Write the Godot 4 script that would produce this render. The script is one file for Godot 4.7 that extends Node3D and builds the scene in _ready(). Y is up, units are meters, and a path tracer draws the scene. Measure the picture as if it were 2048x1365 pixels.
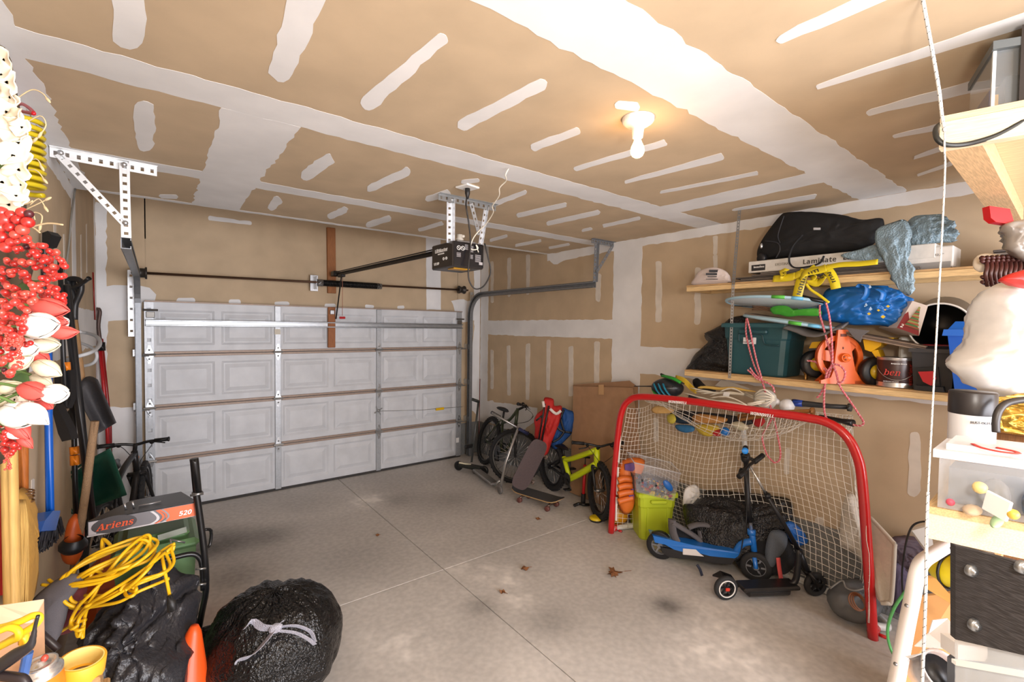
extends Node3D
# The camera stands at x 0, z 0; x runs along the garage door to the right, -z towards the door, y up, metres.
const FOC := 930.0
const EYE := Vector3(0, 1.92, 0)
const HC := 2.841   # ceiling
const DZ := -5.841  # inner face of the garage door
const RX := 3.932   # right wall
const LX := -0.435  # left wall
const SX := 3.56    # front edge of the wall shelves
var fw := Vector3(0.60948, -0.0307, -0.79221)
var rt := Vector3(0.79275, 0.012416, 0.609414)
var up := Vector3(0.008872, 0.999452, -0.031904)
var taken := {}
var org := {}
var mats := {}
var rng := RandomNumberGenerator.new()
var ns := FastNoiseLite.new()
var tex := {}

# ---- from a point of the photograph to the point of the room it shows
func ray(px, py) -> Vector3: return fw + rt * ((px - 1024.0) / FOC) - up * ((py - 682.5) / FOC)
func fl(px, py, y = 0.0) -> Vector3:
	var d = ray(px, py); return EYE + d * ((y - EYE.y) / d.y)
func wx(px, py, x) -> Vector3:
	var d = ray(px, py); return EYE + d * (x / d.x)
func wz(px, py, z) -> Vector3:
	var d = ray(px, py); return EYE + d * (z / d.z)
func dp(px, py, t) -> Vector3: return EYE + ray(px, py) * t
func dps(l, t) -> Array:
	var o = []
	for q in l: o.append(dp(q[0], q[1], q[2] if q.size() > 2 else t))
	return o
func wxs(l, x) -> Array:
	var o = []
	for q in l: o.append(wx(q[0], q[1], q[2] if q.size() > 2 else x))
	return o
func wzs(l, z) -> Array:
	var o = []
	for q in l: o.append(wz(q[0], q[1], q[2] if q.size() > 2 else z))
	return o
func depth(p: Vector3) -> float: return (p - EYE).dot(fw)

# ---- naming and the tree
func numbered(n) -> String:
	if not taken.has(n):
		taken[n] = 0
		return n
	taken[n] += 1
	return "%s_%03d" % [n, taken[n]]
func tag(o, label, cat, group = ""):
	o.set_meta("label", label)
	o.set_meta("category", cat)
	if group: o.set_meta("group", group)
	return o
func thing(n, label, cat, at = Vector3.ZERO, group = "") -> Node3D:   # a thing whose parts are given in the room's own coordinates
	var o = Node3D.new()
	o.name = numbered(n)
	add_child(o)
	o.position = at
	org[o] = at
	return tag(o, label, cat, group)
func local(n, label, cat, xf, group = "") -> Node3D:                  # a thing whose parts are given in its own coordinates
	var o = Node3D.new()
	o.name = numbered(n)
	add_child(o)
	o.transform = xf
	return tag(o, label, cat, group)
func copy(o, xf, label = "", group = "") -> Node3D:
	var c = o.duplicate()
	c.name = numbered(o.name)
	add_child(c)
	c.transform = xf
	if label: c.set_meta("label", label)
	if group: c.set_meta("group", group)
	return c
func obj(n, st, m, parent = null) -> MeshInstance3D:
	var o = MeshInstance3D.new()
	if st is SurfaceTool:
		st.generate_normals()
		o.mesh = st.commit()
	else: o.mesh = st
	o.material_override = m
	if parent == null:
		o.name = numbered(n)
		add_child(o)
	else:
		o.name = n
		parent.add_child(o, true)
		if org.has(parent): o.position = -org[parent]
	return o
func struct(n, st, m) -> MeshInstance3D:
	var o = obj(n, st, m)
	o.set_meta("kind", "structure")
	return o
func stuff(o): 
	o.set_meta("kind", "stuff")
	return o

# ---- materials
func grain(key, kind, freq, lo, hi, oct = 4, normal = 0.0) -> NoiseTexture2D:
	if tex.has(key): return tex[key]
	var n = FastNoiseLite.new()
	n.seed = 7 + tex.size()
	n.noise_type = kind
	n.frequency = freq
	n.fractal_octaves = oct
	var t = NoiseTexture2D.new()
	t.width = 512
	t.height = 512
	t.seamless = true
	t.noise = n
	var g = Gradient.new()
	g.set_color(0, Color(lo, lo, lo))
	g.set_color(1, Color(hi, hi, hi))
	t.color_ramp = g
	tex[key] = t
	return t
func tx(key):
	match key:
		"cloud": return grain("cloud", FastNoiseLite.TYPE_SIMPLEX, 0.008, 0.93, 1.0, 5)
		"speck": return grain("speck", FastNoiseLite.TYPE_SIMPLEX, 0.09, 0.8, 1.0, 4)
		"streak": return grain("streak", FastNoiseLite.TYPE_SIMPLEX, 0.02, 0.8, 1.0, 5)
		"oak": return grain("oak", FastNoiseLite.TYPE_SIMPLEX, 0.03, 0.25, 1.0, 5)
		"bump": return grain("bump", FastNoiseLite.TYPE_SIMPLEX, 0.03, 0.0, 1.0, 5)
		"crinkle": return grain("crinkle", FastNoiseLite.TYPE_CELLULAR, 0.035, 0.0, 1.0, 3)
		"weave": return grain("weave", FastNoiseLite.TYPE_SIMPLEX, 0.2, 0.0, 1.0, 2)
	return null
func M(hex, rough = 0.6, metal = 0.0, pattern = "", scale = 1.0, bump = "", bscale = 1.0, bdepth = 0.0, extra = "") -> StandardMaterial3D:
	var key = "%s|%s|%s|%s|%s|%s|%s|%s|%s" % [hex, rough, metal, pattern, scale, bump, bscale, bdepth, extra]
	if mats.has(key): return mats[key]
	var m = StandardMaterial3D.new()
	m.albedo_color = Color(hex)
	m.roughness = rough
	m.metallic = metal
	m.cull_mode = BaseMaterial3D.CULL_DISABLED
	if pattern or bump:
		m.uv1_triplanar = true
		m.uv1_world_triplanar = extra != "own"
		m.uv1_scale = scale if scale is Vector3 else Vector3.ONE * float(scale)
	if pattern: m.albedo_texture = tx(pattern)
	if bump:
		m.heightmap_enabled = true
		m.heightmap_texture = tx(bump)
		m.heightmap_scale = bdepth
		if not pattern: m.uv1_scale = Vector3.ONE * float(bscale)
	if extra == "coat":
		m.clearcoat_enabled = true
		m.clearcoat = 0.6
		m.clearcoat_roughness = 0.12
	if extra == "cloth":
		m.rim_enabled = true
		m.rim = 0.35
		m.rim_tint = 0.6
	mats[key] = m
	return m
func clear(hex, a, rough = 0.1) -> StandardMaterial3D:
	var m = StandardMaterial3D.new()
	m.albedo_color = Color(Color(hex), a)
	m.transparency = BaseMaterial3D.TRANSPARENCY_ALPHA
	m.roughness = rough
	m.cull_mode = BaseMaterial3D.CULL_DISABLED
	return m
func plastic(hex, rough = 0.35): return M(hex, rough, 0.0)
func metal(hex = "c9cacb", rough = 0.35): return M(hex, rough, 0.85, "cloud", 3.0)
func cloth(hex, b = 0.25): return M(hex, 0.9, 0.0, "speck", 6.0, "weave", 6.0, b, "cloth")
func wood(hex, axis = 0): # grain runs along axis 0 x, 1 y, 2 z
	var s = Vector3(14, 14, 14)
	s[axis] = 0.8
	return M(hex, 0.65, 0.0, "streak", s)

# ---- shapes; every face is given anticlockwise as seen from outside
func S(smooth = true) -> SurfaceTool:
	var st = SurfaceTool.new()
	st.begin(Mesh.PRIMITIVE_TRIANGLES)
	st.set_smooth_group(0 if smooth else -1)
	return st
func tri(st, a, b, c):
	st.add_vertex(a); st.add_vertex(c); st.add_vertex(b)
func quad(st, a, b, c, d):
	tri(st, a, b, c); tri(st, a, c, d)
func out(st, pts, ctr):   # a convex face turned away from ctr
	var n = (pts[1] - pts[0]).cross(pts[2] - pts[0])
	if n.dot(pts[0] - ctr) < 0: pts.reverse()
	for i in range(1, pts.size() - 1): tri(st, pts[0], pts[i], pts[i + 1])
func box(st, c: Vector3, s: Vector3, b := Basis(), bev := 0.0):
	var h = s * 0.5
	var e = minf(bev, minf(h.x, minf(h.y, h.z)) * 0.9)
	if e <= 0.0:
		for a in 3:
			for sg in [-1, 1]:
				var p = []
				for k in [[-1, -1], [1, -1], [1, 1], [-1, 1]]:
					var v = Vector3()
					v[a] = h[a] * sg; v[(a + 1) % 3] = h[(a + 1) % 3] * k[0]; v[(a + 2) % 3] = h[(a + 2) % 3] * k[1]
					p.append(c + b * v)
				out(st, p, c)
		return
	var V = func(i, j, k, a):
		var v = Vector3(h.x * i, h.y * j, h.z * k)
		var g = Vector3(i, j, k)
		for q in 3:
			if q != a: v[q] -= e * g[q]
		return c + b * v
	for a in 3:
		var a1 = (a + 1) % 3
		var a2 = (a + 2) % 3
		for sg in [-1, 1]:
			var p = []
			for k in [[-1, -1], [1, -1], [1, 1], [-1, 1]]:
				var g = [0, 0, 0]
				g[a] = sg; g[a1] = k[0]; g[a2] = k[1]
				p.append(V.call(g[0], g[1], g[2], a))
			out(st, p, c)
			for s2 in [-1, 1]:   # the edge along a
				var g = [0, 0, 0]
				g[a1] = sg; g[a2] = s2
				var p2 = []
				for w in [[-1, a1], [1, a1], [1, a2], [-1, a2]]:
					g[a] = w[0]
					p2.append(V.call(g[0], g[1], g[2], w[1]))
				out(st, p2, c)
	for i in [-1, 1]:
		for j in [-1, 1]:
			for k in [-1, 1]:
				out(st, [V.call(i, j, k, 0), V.call(i, j, k, 1), V.call(i, j, k, 2)], c)
func hexa(st, lo: Array, hi: Array):   # a box with free corners: lo, hi are rings of four
	var c = Vector3()
	for p in lo + hi: c += p / 8.0
	out(st, lo.duplicate(), c); out(st, hi.duplicate(), c)
	for i in 4: out(st, [lo[i], lo[(i + 1) % 4], hi[(i + 1) % 4], hi[i]], c)
func path(pts: Array, k = 4, closed = false) -> Array:   # Catmull-Rom
	var o = []
	var n = pts.size()
	for i in (n if closed else n - 1):
		var p0 = pts[(i - 1 + n) % n] if closed else pts[max(i - 1, 0)]
		var p1 = pts[i]
		var p2 = pts[(i + 1) % n]
		var p3 = pts[(i + 2) % n] if closed else pts[min(i + 2, n - 1)]
		for j in k:
			var t = float(j) / k
			o.append(0.5 * (2.0 * p1 + (p2 - p0) * t + (2.0 * p0 - 5.0 * p1 + 4.0 * p2 - p3) * t * t + (3.0 * p1 - p0 - 3.0 * p2 + p3) * t * t * t))
	if not closed: o.append(pts[n - 1])
	return o
func tube(st, pts: Array, r, n = 8, closed = false, flat = 1.0):   # r a number or one per point; flat squeezes the section
	var c = pts.size()
	var u = Vector3.UP
	var rings = []
	for i in c:
		var a = pts[(i - 1 + c) % c] if closed else pts[max(i - 1, 0)]
		var b = pts[(i + 1) % c] if closed else pts[min(i + 1, c - 1)]
		var t = (b - a).normalized()
		if t.length() < 0.5: t = Vector3.UP
		if i == 0: u = Vector3.UP if absf(t.y) < 0.9 else Vector3.RIGHT
		u = (u - t * u.dot(t)).normalized()
		var w = t.cross(u)
		var rr = r[i] if r is Array else r
		var ring = []
		for k in n:
			var th = TAU * k / n
			ring.append(pts[i] + (w * cos(th) + u * sin(th) * flat) * rr)
		rings.append(ring)
	for i in (c if closed else c - 1):
		var A = rings[i]
		var B = rings[(i + 1) % c]
		for k in n: quad(st, A[k], B[k], B[(k + 1) % n], A[(k + 1) % n])
	if not closed:
		for k in range(1, n - 1):
			tri(st, rings[0][0], rings[0][k], rings[0][k + 1])
			tri(st, rings[c - 1][0], rings[c - 1][k + 1], rings[c - 1][k])
func ring(ctr, nrm, r, n = 32) -> Array:
	var a = nrm.normalized()
	var u = a.cross(Vector3.UP if absf(a.y) < 0.9 else Vector3.RIGHT).normalized()
	var w = a.cross(u)
	var o = []
	for i in n: o.append(ctr + (u * cos(TAU * i / n) + w * sin(TAU * i / n)) * r)
	return o
func aim(at: Vector3, y: Vector3, hint := Vector3(0, 0, 1)) -> Transform3D:   # a frame whose y axis is given
	var yy = y.normalized()
	var x = yy.cross(hint)
	if x.length() < 0.01: x = yy.cross(Vector3.RIGHT)
	x = x.normalized()
	return Transform3D(Basis(x, yy, x.cross(yy)), at)
func lathe(st, prof: Array, xf := Transform3D(), n = 24):   # prof: [radius, height] from bottom to top, outer side
	for i in prof.size() - 1:
		for k in n:
			var p = []
			for q in [[i, k], [i, k + 1], [i + 1, k + 1], [i + 1, k]]:
				var th = -TAU * (q[1] % n) / n
				p.append(xf * Vector3(prof[q[0]][0] * cos(th), prof[q[0]][1], prof[q[0]][0] * sin(th)))
			quad(st, p[0], p[1], p[2], p[3])
func ell(st, xf: Transform3D, nu = 16, nv = 10, amp = 0.0, freq = 1.0):   # a unit ball under xf, dented by noise
	var P = func(i, j):
		var th = PI * j / nv
		var ph = TAU * (i % nu) / nu
		var d = Vector3(sin(th) * cos(ph), cos(th), sin(th) * sin(ph))
		if amp > 0.0: d *= 1.0 + amp * ns.get_noise_3dv((xf.origin * 3.0 + d) * 100.0 * freq)
		return xf * d
	for j in nv:
		for i in nu: quad(st, P.call(i, j), P.call(i + 1, j), P.call(i + 1, j + 1), P.call(i, j + 1))
func bal(c: Vector3, r) -> Transform3D: return Transform3D(Basis().scaled(r if r is Vector3 else Vector3.ONE * float(r)), c)
func plate(st, pts: Array, off: Vector3):   # a flat polygon with thickness off
	var n = Vector3()
	for i in pts.size(): n += (pts[i] - pts[0]).cross(pts[(i + 1) % pts.size()] - pts[0])
	n = n.normalized()
	if off.dot(n) > 0:
		pts = pts.duplicate(); pts.reverse(); n = -n
	var e1 = (pts[1] - pts[0]).normalized()
	var e2 = n.cross(e1)
	var flat = PackedVector2Array()
	for p in pts: flat.append(Vector2((p - pts[0]).dot(e1), (p - pts[0]).dot(e2)))
	var ix = Geometry2D.triangulate_polygon(flat)
	for i in range(0, ix.size(), 3):
		var a = pts[ix[i]]
		var b = pts[ix[i + 1]]
		var c = pts[ix[i + 2]]
		if (b - a).cross(c - a).dot(n) < 0:
			var s = b
			b = c; c = s
		tri(st, a, b, c)
		tri(st, a + off, c + off, b + off)
	for i in pts.size():
		var a = pts[i]
		var b = pts[(i + 1) % pts.size()]
		quad(st, a, a + off, b + off, b)
var stretch := Vector3.ONE   # how far the wrinkles of a cloth run along each axis
func puff(st, pts: Array, dir: Vector3, hf, hb, rings = 8, amp = 0.0, freq = 1.0, ctr = null, pw = 0.5):   # a stuffed shape: outline, swollen towards dir by hf and away by hb
	var n = Vector3()
	for i in pts.size(): n += (pts[i] - pts[0]).cross(pts[(i + 1) % pts.size()] - pts[0])
	dir = dir.normalized()
	if n.dot(dir) < 0:
		pts = pts.duplicate(); pts.reverse()
	var c = Vector3()
	for p in pts: c += p / pts.size()
	if ctr != null: c = ctr
	var N = pts.size()
	for side in [1, -1]:
		var rows = []
		for k in rings + 1:
			var t = float(k) / rings
			var row = []
			for i in N:
				var h = (hf if side > 0 else -hb) * pow(maxf(1.0 - t * t, 0.0), pw)
				var q = c + (pts[i] - c) * t + dir * h
				if amp > 0.0:
					var w = ns.get_noise_3dv(q * stretch * 10000.0 * freq)
					var w2 = ns.get_noise_3dv(q * stretch * 23000.0 * freq + Vector3(40, 9, 3))
					q += dir * amp * (absf(w) * 2.0 - 0.5 + 0.4 * w2) * side * (1.0 if k < rings else 0.0)
				row.append(q)
			rows.append(row)
		for k in rings:
			for i in N:
				var j = (i + 1) % N
				if side > 0: quad(st, rows[k][i], rows[k + 1][i], rows[k + 1][j], rows[k][j])
				else: quad(st, rows[k][i], rows[k][j], rows[k + 1][j], rows[k + 1][i])
func sheet(st, P: Array, thick := 0.0):   # a grid of points [row][column]
	var R = P.size()
	var C = P[0].size()
	var N = []
	for i in R:
		var row = []
		for j in C:
			var a = P[min(i + 1, R - 1)][j] - P[max(i - 1, 0)][j]
			var b = P[i][min(j + 1, C - 1)] - P[i][max(j - 1, 0)]
			row.append(P[i][j] - b.cross(a).normalized() * thick)
		N.append(row)
	for i in R - 1:
		for j in C - 1:
			quad(st, P[i][j], P[i][j + 1], P[i + 1][j + 1], P[i + 1][j])
			if thick > 0.0: quad(st, N[i][j], N[i + 1][j], N[i + 1][j + 1], N[i][j + 1])
	if thick > 0.0:
		for j in C - 1:
			quad(st, P[0][j + 1], P[0][j], N[0][j], N[0][j + 1])
			quad(st, P[R - 1][j], P[R - 1][j + 1], N[R - 1][j + 1], N[R - 1][j])
		for i in R - 1:
			quad(st, P[i][0], P[i + 1][0], N[i + 1][0], N[i][0])
			quad(st, P[i + 1][C - 1], P[i][C - 1], N[i][C - 1], N[i + 1][C - 1])
func strip(st, pts: Array, wdir, w, t):   # a flat band along pts, as wide as w across, t thick
	var P = []
	for i in pts.size():
		var d = (pts[min(i + 1, pts.size() - 1)] - pts[max(i - 1, 0)]).normalized()
		var s0 = wdir[i] if wdir is Array else wdir
		var a = (s0 - d * s0.dot(d)).normalized() * w * 0.5
		P.append([pts[i] - a, pts[i], pts[i] + a])
	sheet(st, P, t)
func rods(st, segs, r, n = 6):
	for s in segs: tube(st, [s[0], s[1]], r, n)
func lerps(a, b, n) -> Array:
	var o = []
	for i in n + 1: o.append(a.lerp(b, float(i) / n))
	return o
func txt(parent, s, at: Vector3, right: Vector3, upv: Vector3, h, m, bold = true, d = 0.0015, family = "Droid Sans", slant = 0.0):
	var t = TextMesh.new()
	var f = SystemFont.new()
	f.font_names = PackedStringArray([family])
	f.font_weight = 700 if bold else 400
	t.font = f
	t.text = s
	t.font_size = 32
	t.pixel_size = h / 24.0
	t.depth = d
	t.curve_step = 2.0
	var x = right.normalized()
	var z = x.cross(upv).normalized()
	var y = z.cross(x)
	var o = obj("lettering", t, m, parent)
	o.transform = Transform3D(Basis(x, y + x * slant, z), at + o.position)
	return o
func perforated(st, a: Vector3, b: Vector3, side: Vector3, w, t, pitch = 0.05, hole = 0.42):   # a slotted steel strip with real holes
	var d = b - a
	var n = maxi(1, roundi(d.length() / pitch))
	var s = (side - d.normalized() * side.dot(d.normalized())).normalized()
	var bs = Basis(d.normalized(), s, d.normalized().cross(s))
	for k in [-1, 1]: box(st, (a + b) * 0.5 + s * k * w * 0.36, Vector3(d.length(), w * 0.28, t), bs)
	for i in n + 1:
		var c = a.lerp(b, float(i) / n)
		var l = d.length() / n * (1.0 - hole)
		if i == 0: c = a + d.normalized() * l * 0.25
		if i == n: c = b - d.normalized() * l * 0.25
		box(st, c, Vector3(l if i > 0 and i < n else l * 0.5, w * 0.46, t), bs)

func _ready():
	rng.seed = 11
	ns.seed = 5
	ns.frequency = 0.01
	var cam = Camera3D.new()
	cam.name = "camera"
	add_child(cam)
	cam.transform = Transform3D(Basis(rt, up, -fw), EYE)
	cam.fov = 72.55
	cam.near = 0.02
	cam.current = true
	var env = Environment.new()
	env.background_mode = Environment.BG_COLOR
	env.background_color = Color(0.02, 0.02, 0.02)
	env.tonemap_mode = Environment.TONE_MAPPER_LINEAR
	env.tonemap_exposure = 2.35
	env.sdfgi_enabled = true
	env.ssao_enabled = true
	env.ssil_enabled = true
	var we = WorldEnvironment.new()
	we.name = "world_environment"
	we.environment = env
	add_child(we)
	# two lights out of view behind the camera: broad room light and flash
	var a = AreaLight3D.new()
	a.name = "unseen_room_light"  # unseen source, sized and placed to light the whole room
	a.area_size = Vector2(4.0, 2.4)
	a.light_color = Color("f1f4ff")
	a.light_energy = 18.5
	a.shadow_enabled = true
	add_child(a)
	a.position = Vector3(1.75, 1.5, 3.1)
	a.rotation = Vector3(deg_to_rad(6), deg_to_rad(0), 0)
	var f = OmniLight3D.new()
	f.name = "unseen_flash"  # out of view, placed to brighten the near right foreground
	f.light_color = Color("fff8f0")
	f.light_energy = 0.8
	f.light_size = 0.12
	f.omni_range = 15.0
	f.omni_attenuation = 2.0
	f.shadow_enabled = true
	add_child(f)
	f.position = Vector3(0.6, 2.15, 0.3)
	room()
	door()
	hardware()
	lamp_and_opener()
	left_wall_tools()
	snow_blower_corner()
	left_front()
	far_corner()
	goal()
	goal_contents()
	goal_pile()
	upper_shelf()
	lower_shelf()
	right_front()

# ---------------------------------------------------------------- the room
var tan_board
var mud_m
var thin_mud
func rough_edge(pts: Array, amp = 0.012, step = 0.05) -> Array:   # a drywall knife leaves an uneven edge
	var o = []
	for i in pts.size():
		var p = pts[i]
		var q = pts[(i + 1) % pts.size()]
		var n = maxi(1, int(p.distance_to(q) / step))
		for k in n:
			var v = p.lerp(q, float(k) / n)
			o.append(v + Vector3(ns.get_noise_3dv(v * 900.0), ns.get_noise_3dv(v * 900.0 + Vector3(77, 0, 0)), ns.get_noise_3dv(v * 900.0 + Vector3(0, 55, 0))) * amp)
	return o
func onto(pl, px, py) -> Vector3:
	match pl:
		"c": return fl(px, py, HC - 0.0008)
		"r": return wx(px, py, RX - 0.0008)
		"l": return wx(px, py, LX + 0.0008)
		"f": return wz(px, py, -5.9192)
	return Vector3()
func flatten(pl, p: Vector3) -> Vector3:
	match pl:
		"c": p.y = HC - 0.0008
		"r": p.x = RX - 0.0008
		"l": p.x = LX + 0.0008
		"f": p.z = -5.9192
	return p
var sink = {"c": Vector3(0, 0.004, 0), "r": Vector3(0.004, 0, 0), "l": Vector3(-0.004, 0, 0), "f": Vector3(0, 0, -0.004)}
var lay := 0
func patch(parent, pl, pts: Array, m, amp = 0.012):
	var p3 = []
	for q in rough_edge(pts, amp): p3.append(flatten(pl, q) - sink[pl] * 0.006 * (lay % 60))
	var st = S(false)
	lay += 1
	plate(st, p3, sink[pl])
	obj("joint_compound", st, m, parent)
func mud(parent, pl, px: Array, m = null, amp = 0.012):
	var pts = []
	for q in px: pts.append(onto(pl, q[0], q[1]))
	patch(parent, pl, pts, m if m else mud_m, amp)
func stroke(parent, pl, q: Array, m = null):   # [x0, y0, w0, x1, y1, w1] in the photograph
	var a = Vector2(q[0], q[1])
	var b = Vector2(q[3], q[4])
	var d = (b - a).normalized()
	var s = Vector2(-d.y, d.x)
	var px = []
	for k in 7:
		var th = PI / 2 + PI * k / 6.0
		var v = a + (d * cos(th) * 0.7 + s * sin(th)) * q[2] * 0.5
		px.append([v.x, v.y])
	for k in 7:
		var th = -PI / 2 + PI * k / 6.0
		var v = b + (d * cos(th) * 0.9 + s * sin(th)) * q[5] * 0.5
		px.append([v.x, v.y])
	mud(parent, pl, px, m if m else mud_m, 0.014)

func room():
	tan_board = M("c8b192", 0.85, 0.0, "cloud", 0.55)
	mud_m = M("ecebea", 0.8, 0.0, "cloud", 0.4)
	thin_mud = M("e0d6c8", 0.8, 0.0, "cloud", 1.3)
	# floor: four slabs of concrete with open control joints between them
	var conc = StandardMaterial3D.new()
	conc.albedo_texture = concrete_texture()
	conc.roughness = 0.75
	conc.cull_mode = BaseMaterial3D.CULL_DISABLED
	conc.heightmap_enabled = true
	conc.heightmap_texture = conc.albedo_texture
	conc.heightmap_scale = 0.06
	var st = S(false)
	box(st, Vector3(1.75, -0.1, -1.35), Vector3(4.8, 0.15, 9.7))
	var floor_o = struct("floor", st, M("8a8178", 0.9))
	var xs = [-0.6, 1.795, 4.1]
	var zs = [-6.1, -3.17, 0.2, 3.4]
	for i in 2:
		for j in 3:
			st = S(false)
			var x0 = xs[i] + 0.003
			var x1 = xs[i + 1] - 0.003
			var z0 = zs[j] + 0.003
			var z1 = zs[j + 1] - 0.003
			var b = 0.004
			var P = func(x, y, z):
				st.set_uv(Vector2((x + 0.6) / 8.2, (z + 6.1) / 8.2))
				return Vector3(x, y, z)
			var grid = [[x0, z0, -0.03], [x0, z0, -b], [x0 + b, z0 + b, 0.0]]
			var lv = []
			for g in [[x0, x1, z0, z1, -0.03], [x0, x1, z0, z1, -b], [x0 + b, x1 - b, z0 + b, z1 - b, 0.0]]:
				lv.append([Vector3(g[0], g[4], g[3]), Vector3(g[1], g[4], g[3]), Vector3(g[1], g[4], g[2]), Vector3(g[0], g[4], g[2])])
			var fc = [[lv[2][0], lv[2][1], lv[2][2], lv[2][3]]]
			for l in 2:
				for k in 4: fc.append([lv[l][k], lv[l][(k + 1) % 4], lv[l + 1][(k + 1) % 4], lv[l + 1][k]])
			for q in fc:
				for v in [q[0], q[2], q[1], q[0], q[3], q[2]]:
					st.set_uv(Vector2((v.x + 0.6) / 8.2, (v.z + 6.1) / 8.2))
					st.add_vertex(v)
			obj("slab", st, conc, floor_o)
	# ceiling, lower over the room and raised by the door
	st = S(false)
	box(st, Vector3(1.75, HC + 0.06, (-4.438 + 3.4) * 0.5), Vector3(4.7, 0.12, 7.838))
	box(st, Vector3(1.75, HC + 0.3, -4.40), Vector3(4.7, 0.4, 0.07))
	box(st, Vector3(1.75, HC + 0.53, -5.2), Vector3(4.7, 0.1, 1.7))
	var ce = struct("ceiling", st, tan_board)
	var rect = func(pl, a, b, m = null):   # a taped joint between two opposite corners
		var p = []
		match pl:
			"c": p = [Vector3(a[0], 0, a[1]), Vector3(b[0], 0, a[1]), Vector3(b[0], 0, b[1]), Vector3(a[0], 0, b[1])]
			"r", "l": p = [Vector3(0, a[1], a[0]), Vector3(0, a[1], b[0]), Vector3(0, b[1], b[0]), Vector3(0, b[1], a[0])]
			"f": p = [Vector3(a[0], a[1], 0), Vector3(b[0], a[1], 0), Vector3(b[0], b[1], 0), Vector3(a[0], b[1], 0)]
		return p
	for b in [[[LX, -1.14], [RX, -0.87]], [[LX, -2.36], [RX, -2.13]], [[LX, -3.60], [RX, -3.42]], [[LX, -4.436], [RX, -4.37]], [[LX, 0.1], [RX, 0.35]],
			[[0.24, -2.36], [0.55, -4.43]], [[3.04, -1.1], [3.30, -2.2]], [[LX, 1.8], [-0.34, -4.43]]]:
		patch(ce, "c", rect.call("c", b[0], b[1]), mud_m, 0.022)
	for q in [[257, -20, 62, 257, 70, 66], [620, -20, 74, 562, 142, 50], [884, 78, 24, 737, 205, 34], [1085, 168, 24, 926, 251, 24], [1156, 262, 15, 1068, 295, 16], [289, 218, 44, 290, 288, 34],
			[658, 318, 24, 612, 350, 24], [815, 343, 18, 740, 377, 14], [322, 393, 8, 353, 394, 8], [556, 401, 20, 542, 415, 14], [690, 420, 14, 660, 433, 12], [778, 437, 12, 737, 450, 12], [895, 386, 14, 857, 398, 12],
			[955, 361, 8, 925, 364, 8], [1050, 385, 9, 985, 410, 9], [1130, 410, 10, 1037, 431, 9], [1196, 425, 10, 1097, 447, 9], [1278, 437, 7, 1208, 452, 7], [1182, 458, 6, 1166, 461, 6], [1328, 286, 13, 1152, 338, 9],
			[1442, 314, 15, 1252, 364, 7], [1513, 347, 8, 1322, 385, 6], [1630, 393, 10, 1467, 420, 5], [1272, 214, 18, 1236, 210, 16], [1775, -18, 30, 1563, 78, 18], [2060, 36, 28, 1637, 173, 10], [2000, 160, 26, 1742, 224, 12],
			[1920, 244, 16, 1790, 273, 7], [1910, 288, 12, 1830, 315, 7], [1900, 328, 8, 1838, 350, 5], [883, 447, 8, 840, 460, 7], [1013, 472, 6, 982, 481, 6], [1080, 482, 6, 1033, 491, 6], [1137, 489, 5, 1100, 496, 5]]:
		stroke(ce, "c", q)
	# walls
	st = S(false)
	box(st, Vector3(RX + 0.06, 1.65, -1.35), Vector3(0.12, 3.5, 9.5))
	var wr = struct("wall_right", st, tan_board)
	for b in [[[-5.84, 1.80], [-3.33, 2.01]], [[-3.33, 0.47], [-2.96, HC]], [[-2.97, 1.46], [1.8, 1.74]], [[-4.4, 2.755], [1.8, HC]], [[-5.9, 0.47], [-5.7, 3.3]]]:
		patch(wr, "r", rect.call("r", b[0], b[1]), mud_m, 0.016)
	mud(wr, "r", [[966, 800], [1074, 817], [1076, 838], [1040, 868], [985, 848], [966, 842]], null, 0.03)
	mud(wr, "r", [[1094, 511], [1150, 505], [1236, 490], [1230, 500], [1140, 519], [1108, 530], [1098, 521]], null, 0.02)
	for q in [[984, 525, 6, 984, 604, 6], [1018, 518, 7, 1018, 591, 6], [1056, 512, 8, 1056, 587, 6], [1196, 552, 12, 1196, 600, 9], [984, 702, 6, 984, 776, 6], [1017, 694, 7, 1018, 789, 7], [1056, 690, 9, 1055, 798, 7], [1097, 682, 8, 1096, 778, 7],
			[1142, 696, 10, 1142, 790, 9], [1194, 686, 11, 1193, 770, 10], [1431, 474, 9, 1431, 506, 8], [1431, 512, 9, 1431, 534, 8], [1396, 540, 13, 1395, 644, 13], [1318, 526, 12, 1317, 640, 12], [1830, 872, 20, 1828, 980, 28], [1575, 902, 13, 1573, 945, 12],
			[1312, 840, 10, 1312, 880, 10], [1640, 1040, 18, 1640, 1052, 12]]:
		stroke(wr, "r", q, thin_mud)
	var curb = M("8f908e", 0.9, 0.0, "speck", 2.0, "bump", 2.0, 0.3)
	st = S(false)
	box(st, Vector3(RX - 0.004, 0.235, -1.3), Vector3(0.04, 0.47, 9.2), Basis(), 0.005)
	struct("trim_1", st, curb)
	st = S(false)
	box(st, Vector3(LX - 0.06, 1.65, -1.35), Vector3(0.12, 3.5, 9.5))
	var wl = struct("wall_left", st, tan_board)
	for b in [[[-4.50, 0], [-4.30, HC]], [[-5.9, 0], [-5.80, 3.2]], [[-5.9, 1.70], [-0.5, 2.02]], [[1.8, 2.74], [-4.4, HC]]]:
		patch(wl, "l", rect.call("l", b[0], b[1]), mud_m, 0.016)
	for q in [[162, 470, 2, 163, 560, 2], [173, 450, 2, 174, 545, 2], [84, 470, 4, 84, 560, 4], [110, 450, 5, 112, 560, 5], [66, 960, 6, 66, 1110, 9], [128, 470, 3, 130, 600, 3]]:
		stroke(wl, "l", q, thin_mud)
	st = S(false)
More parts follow.
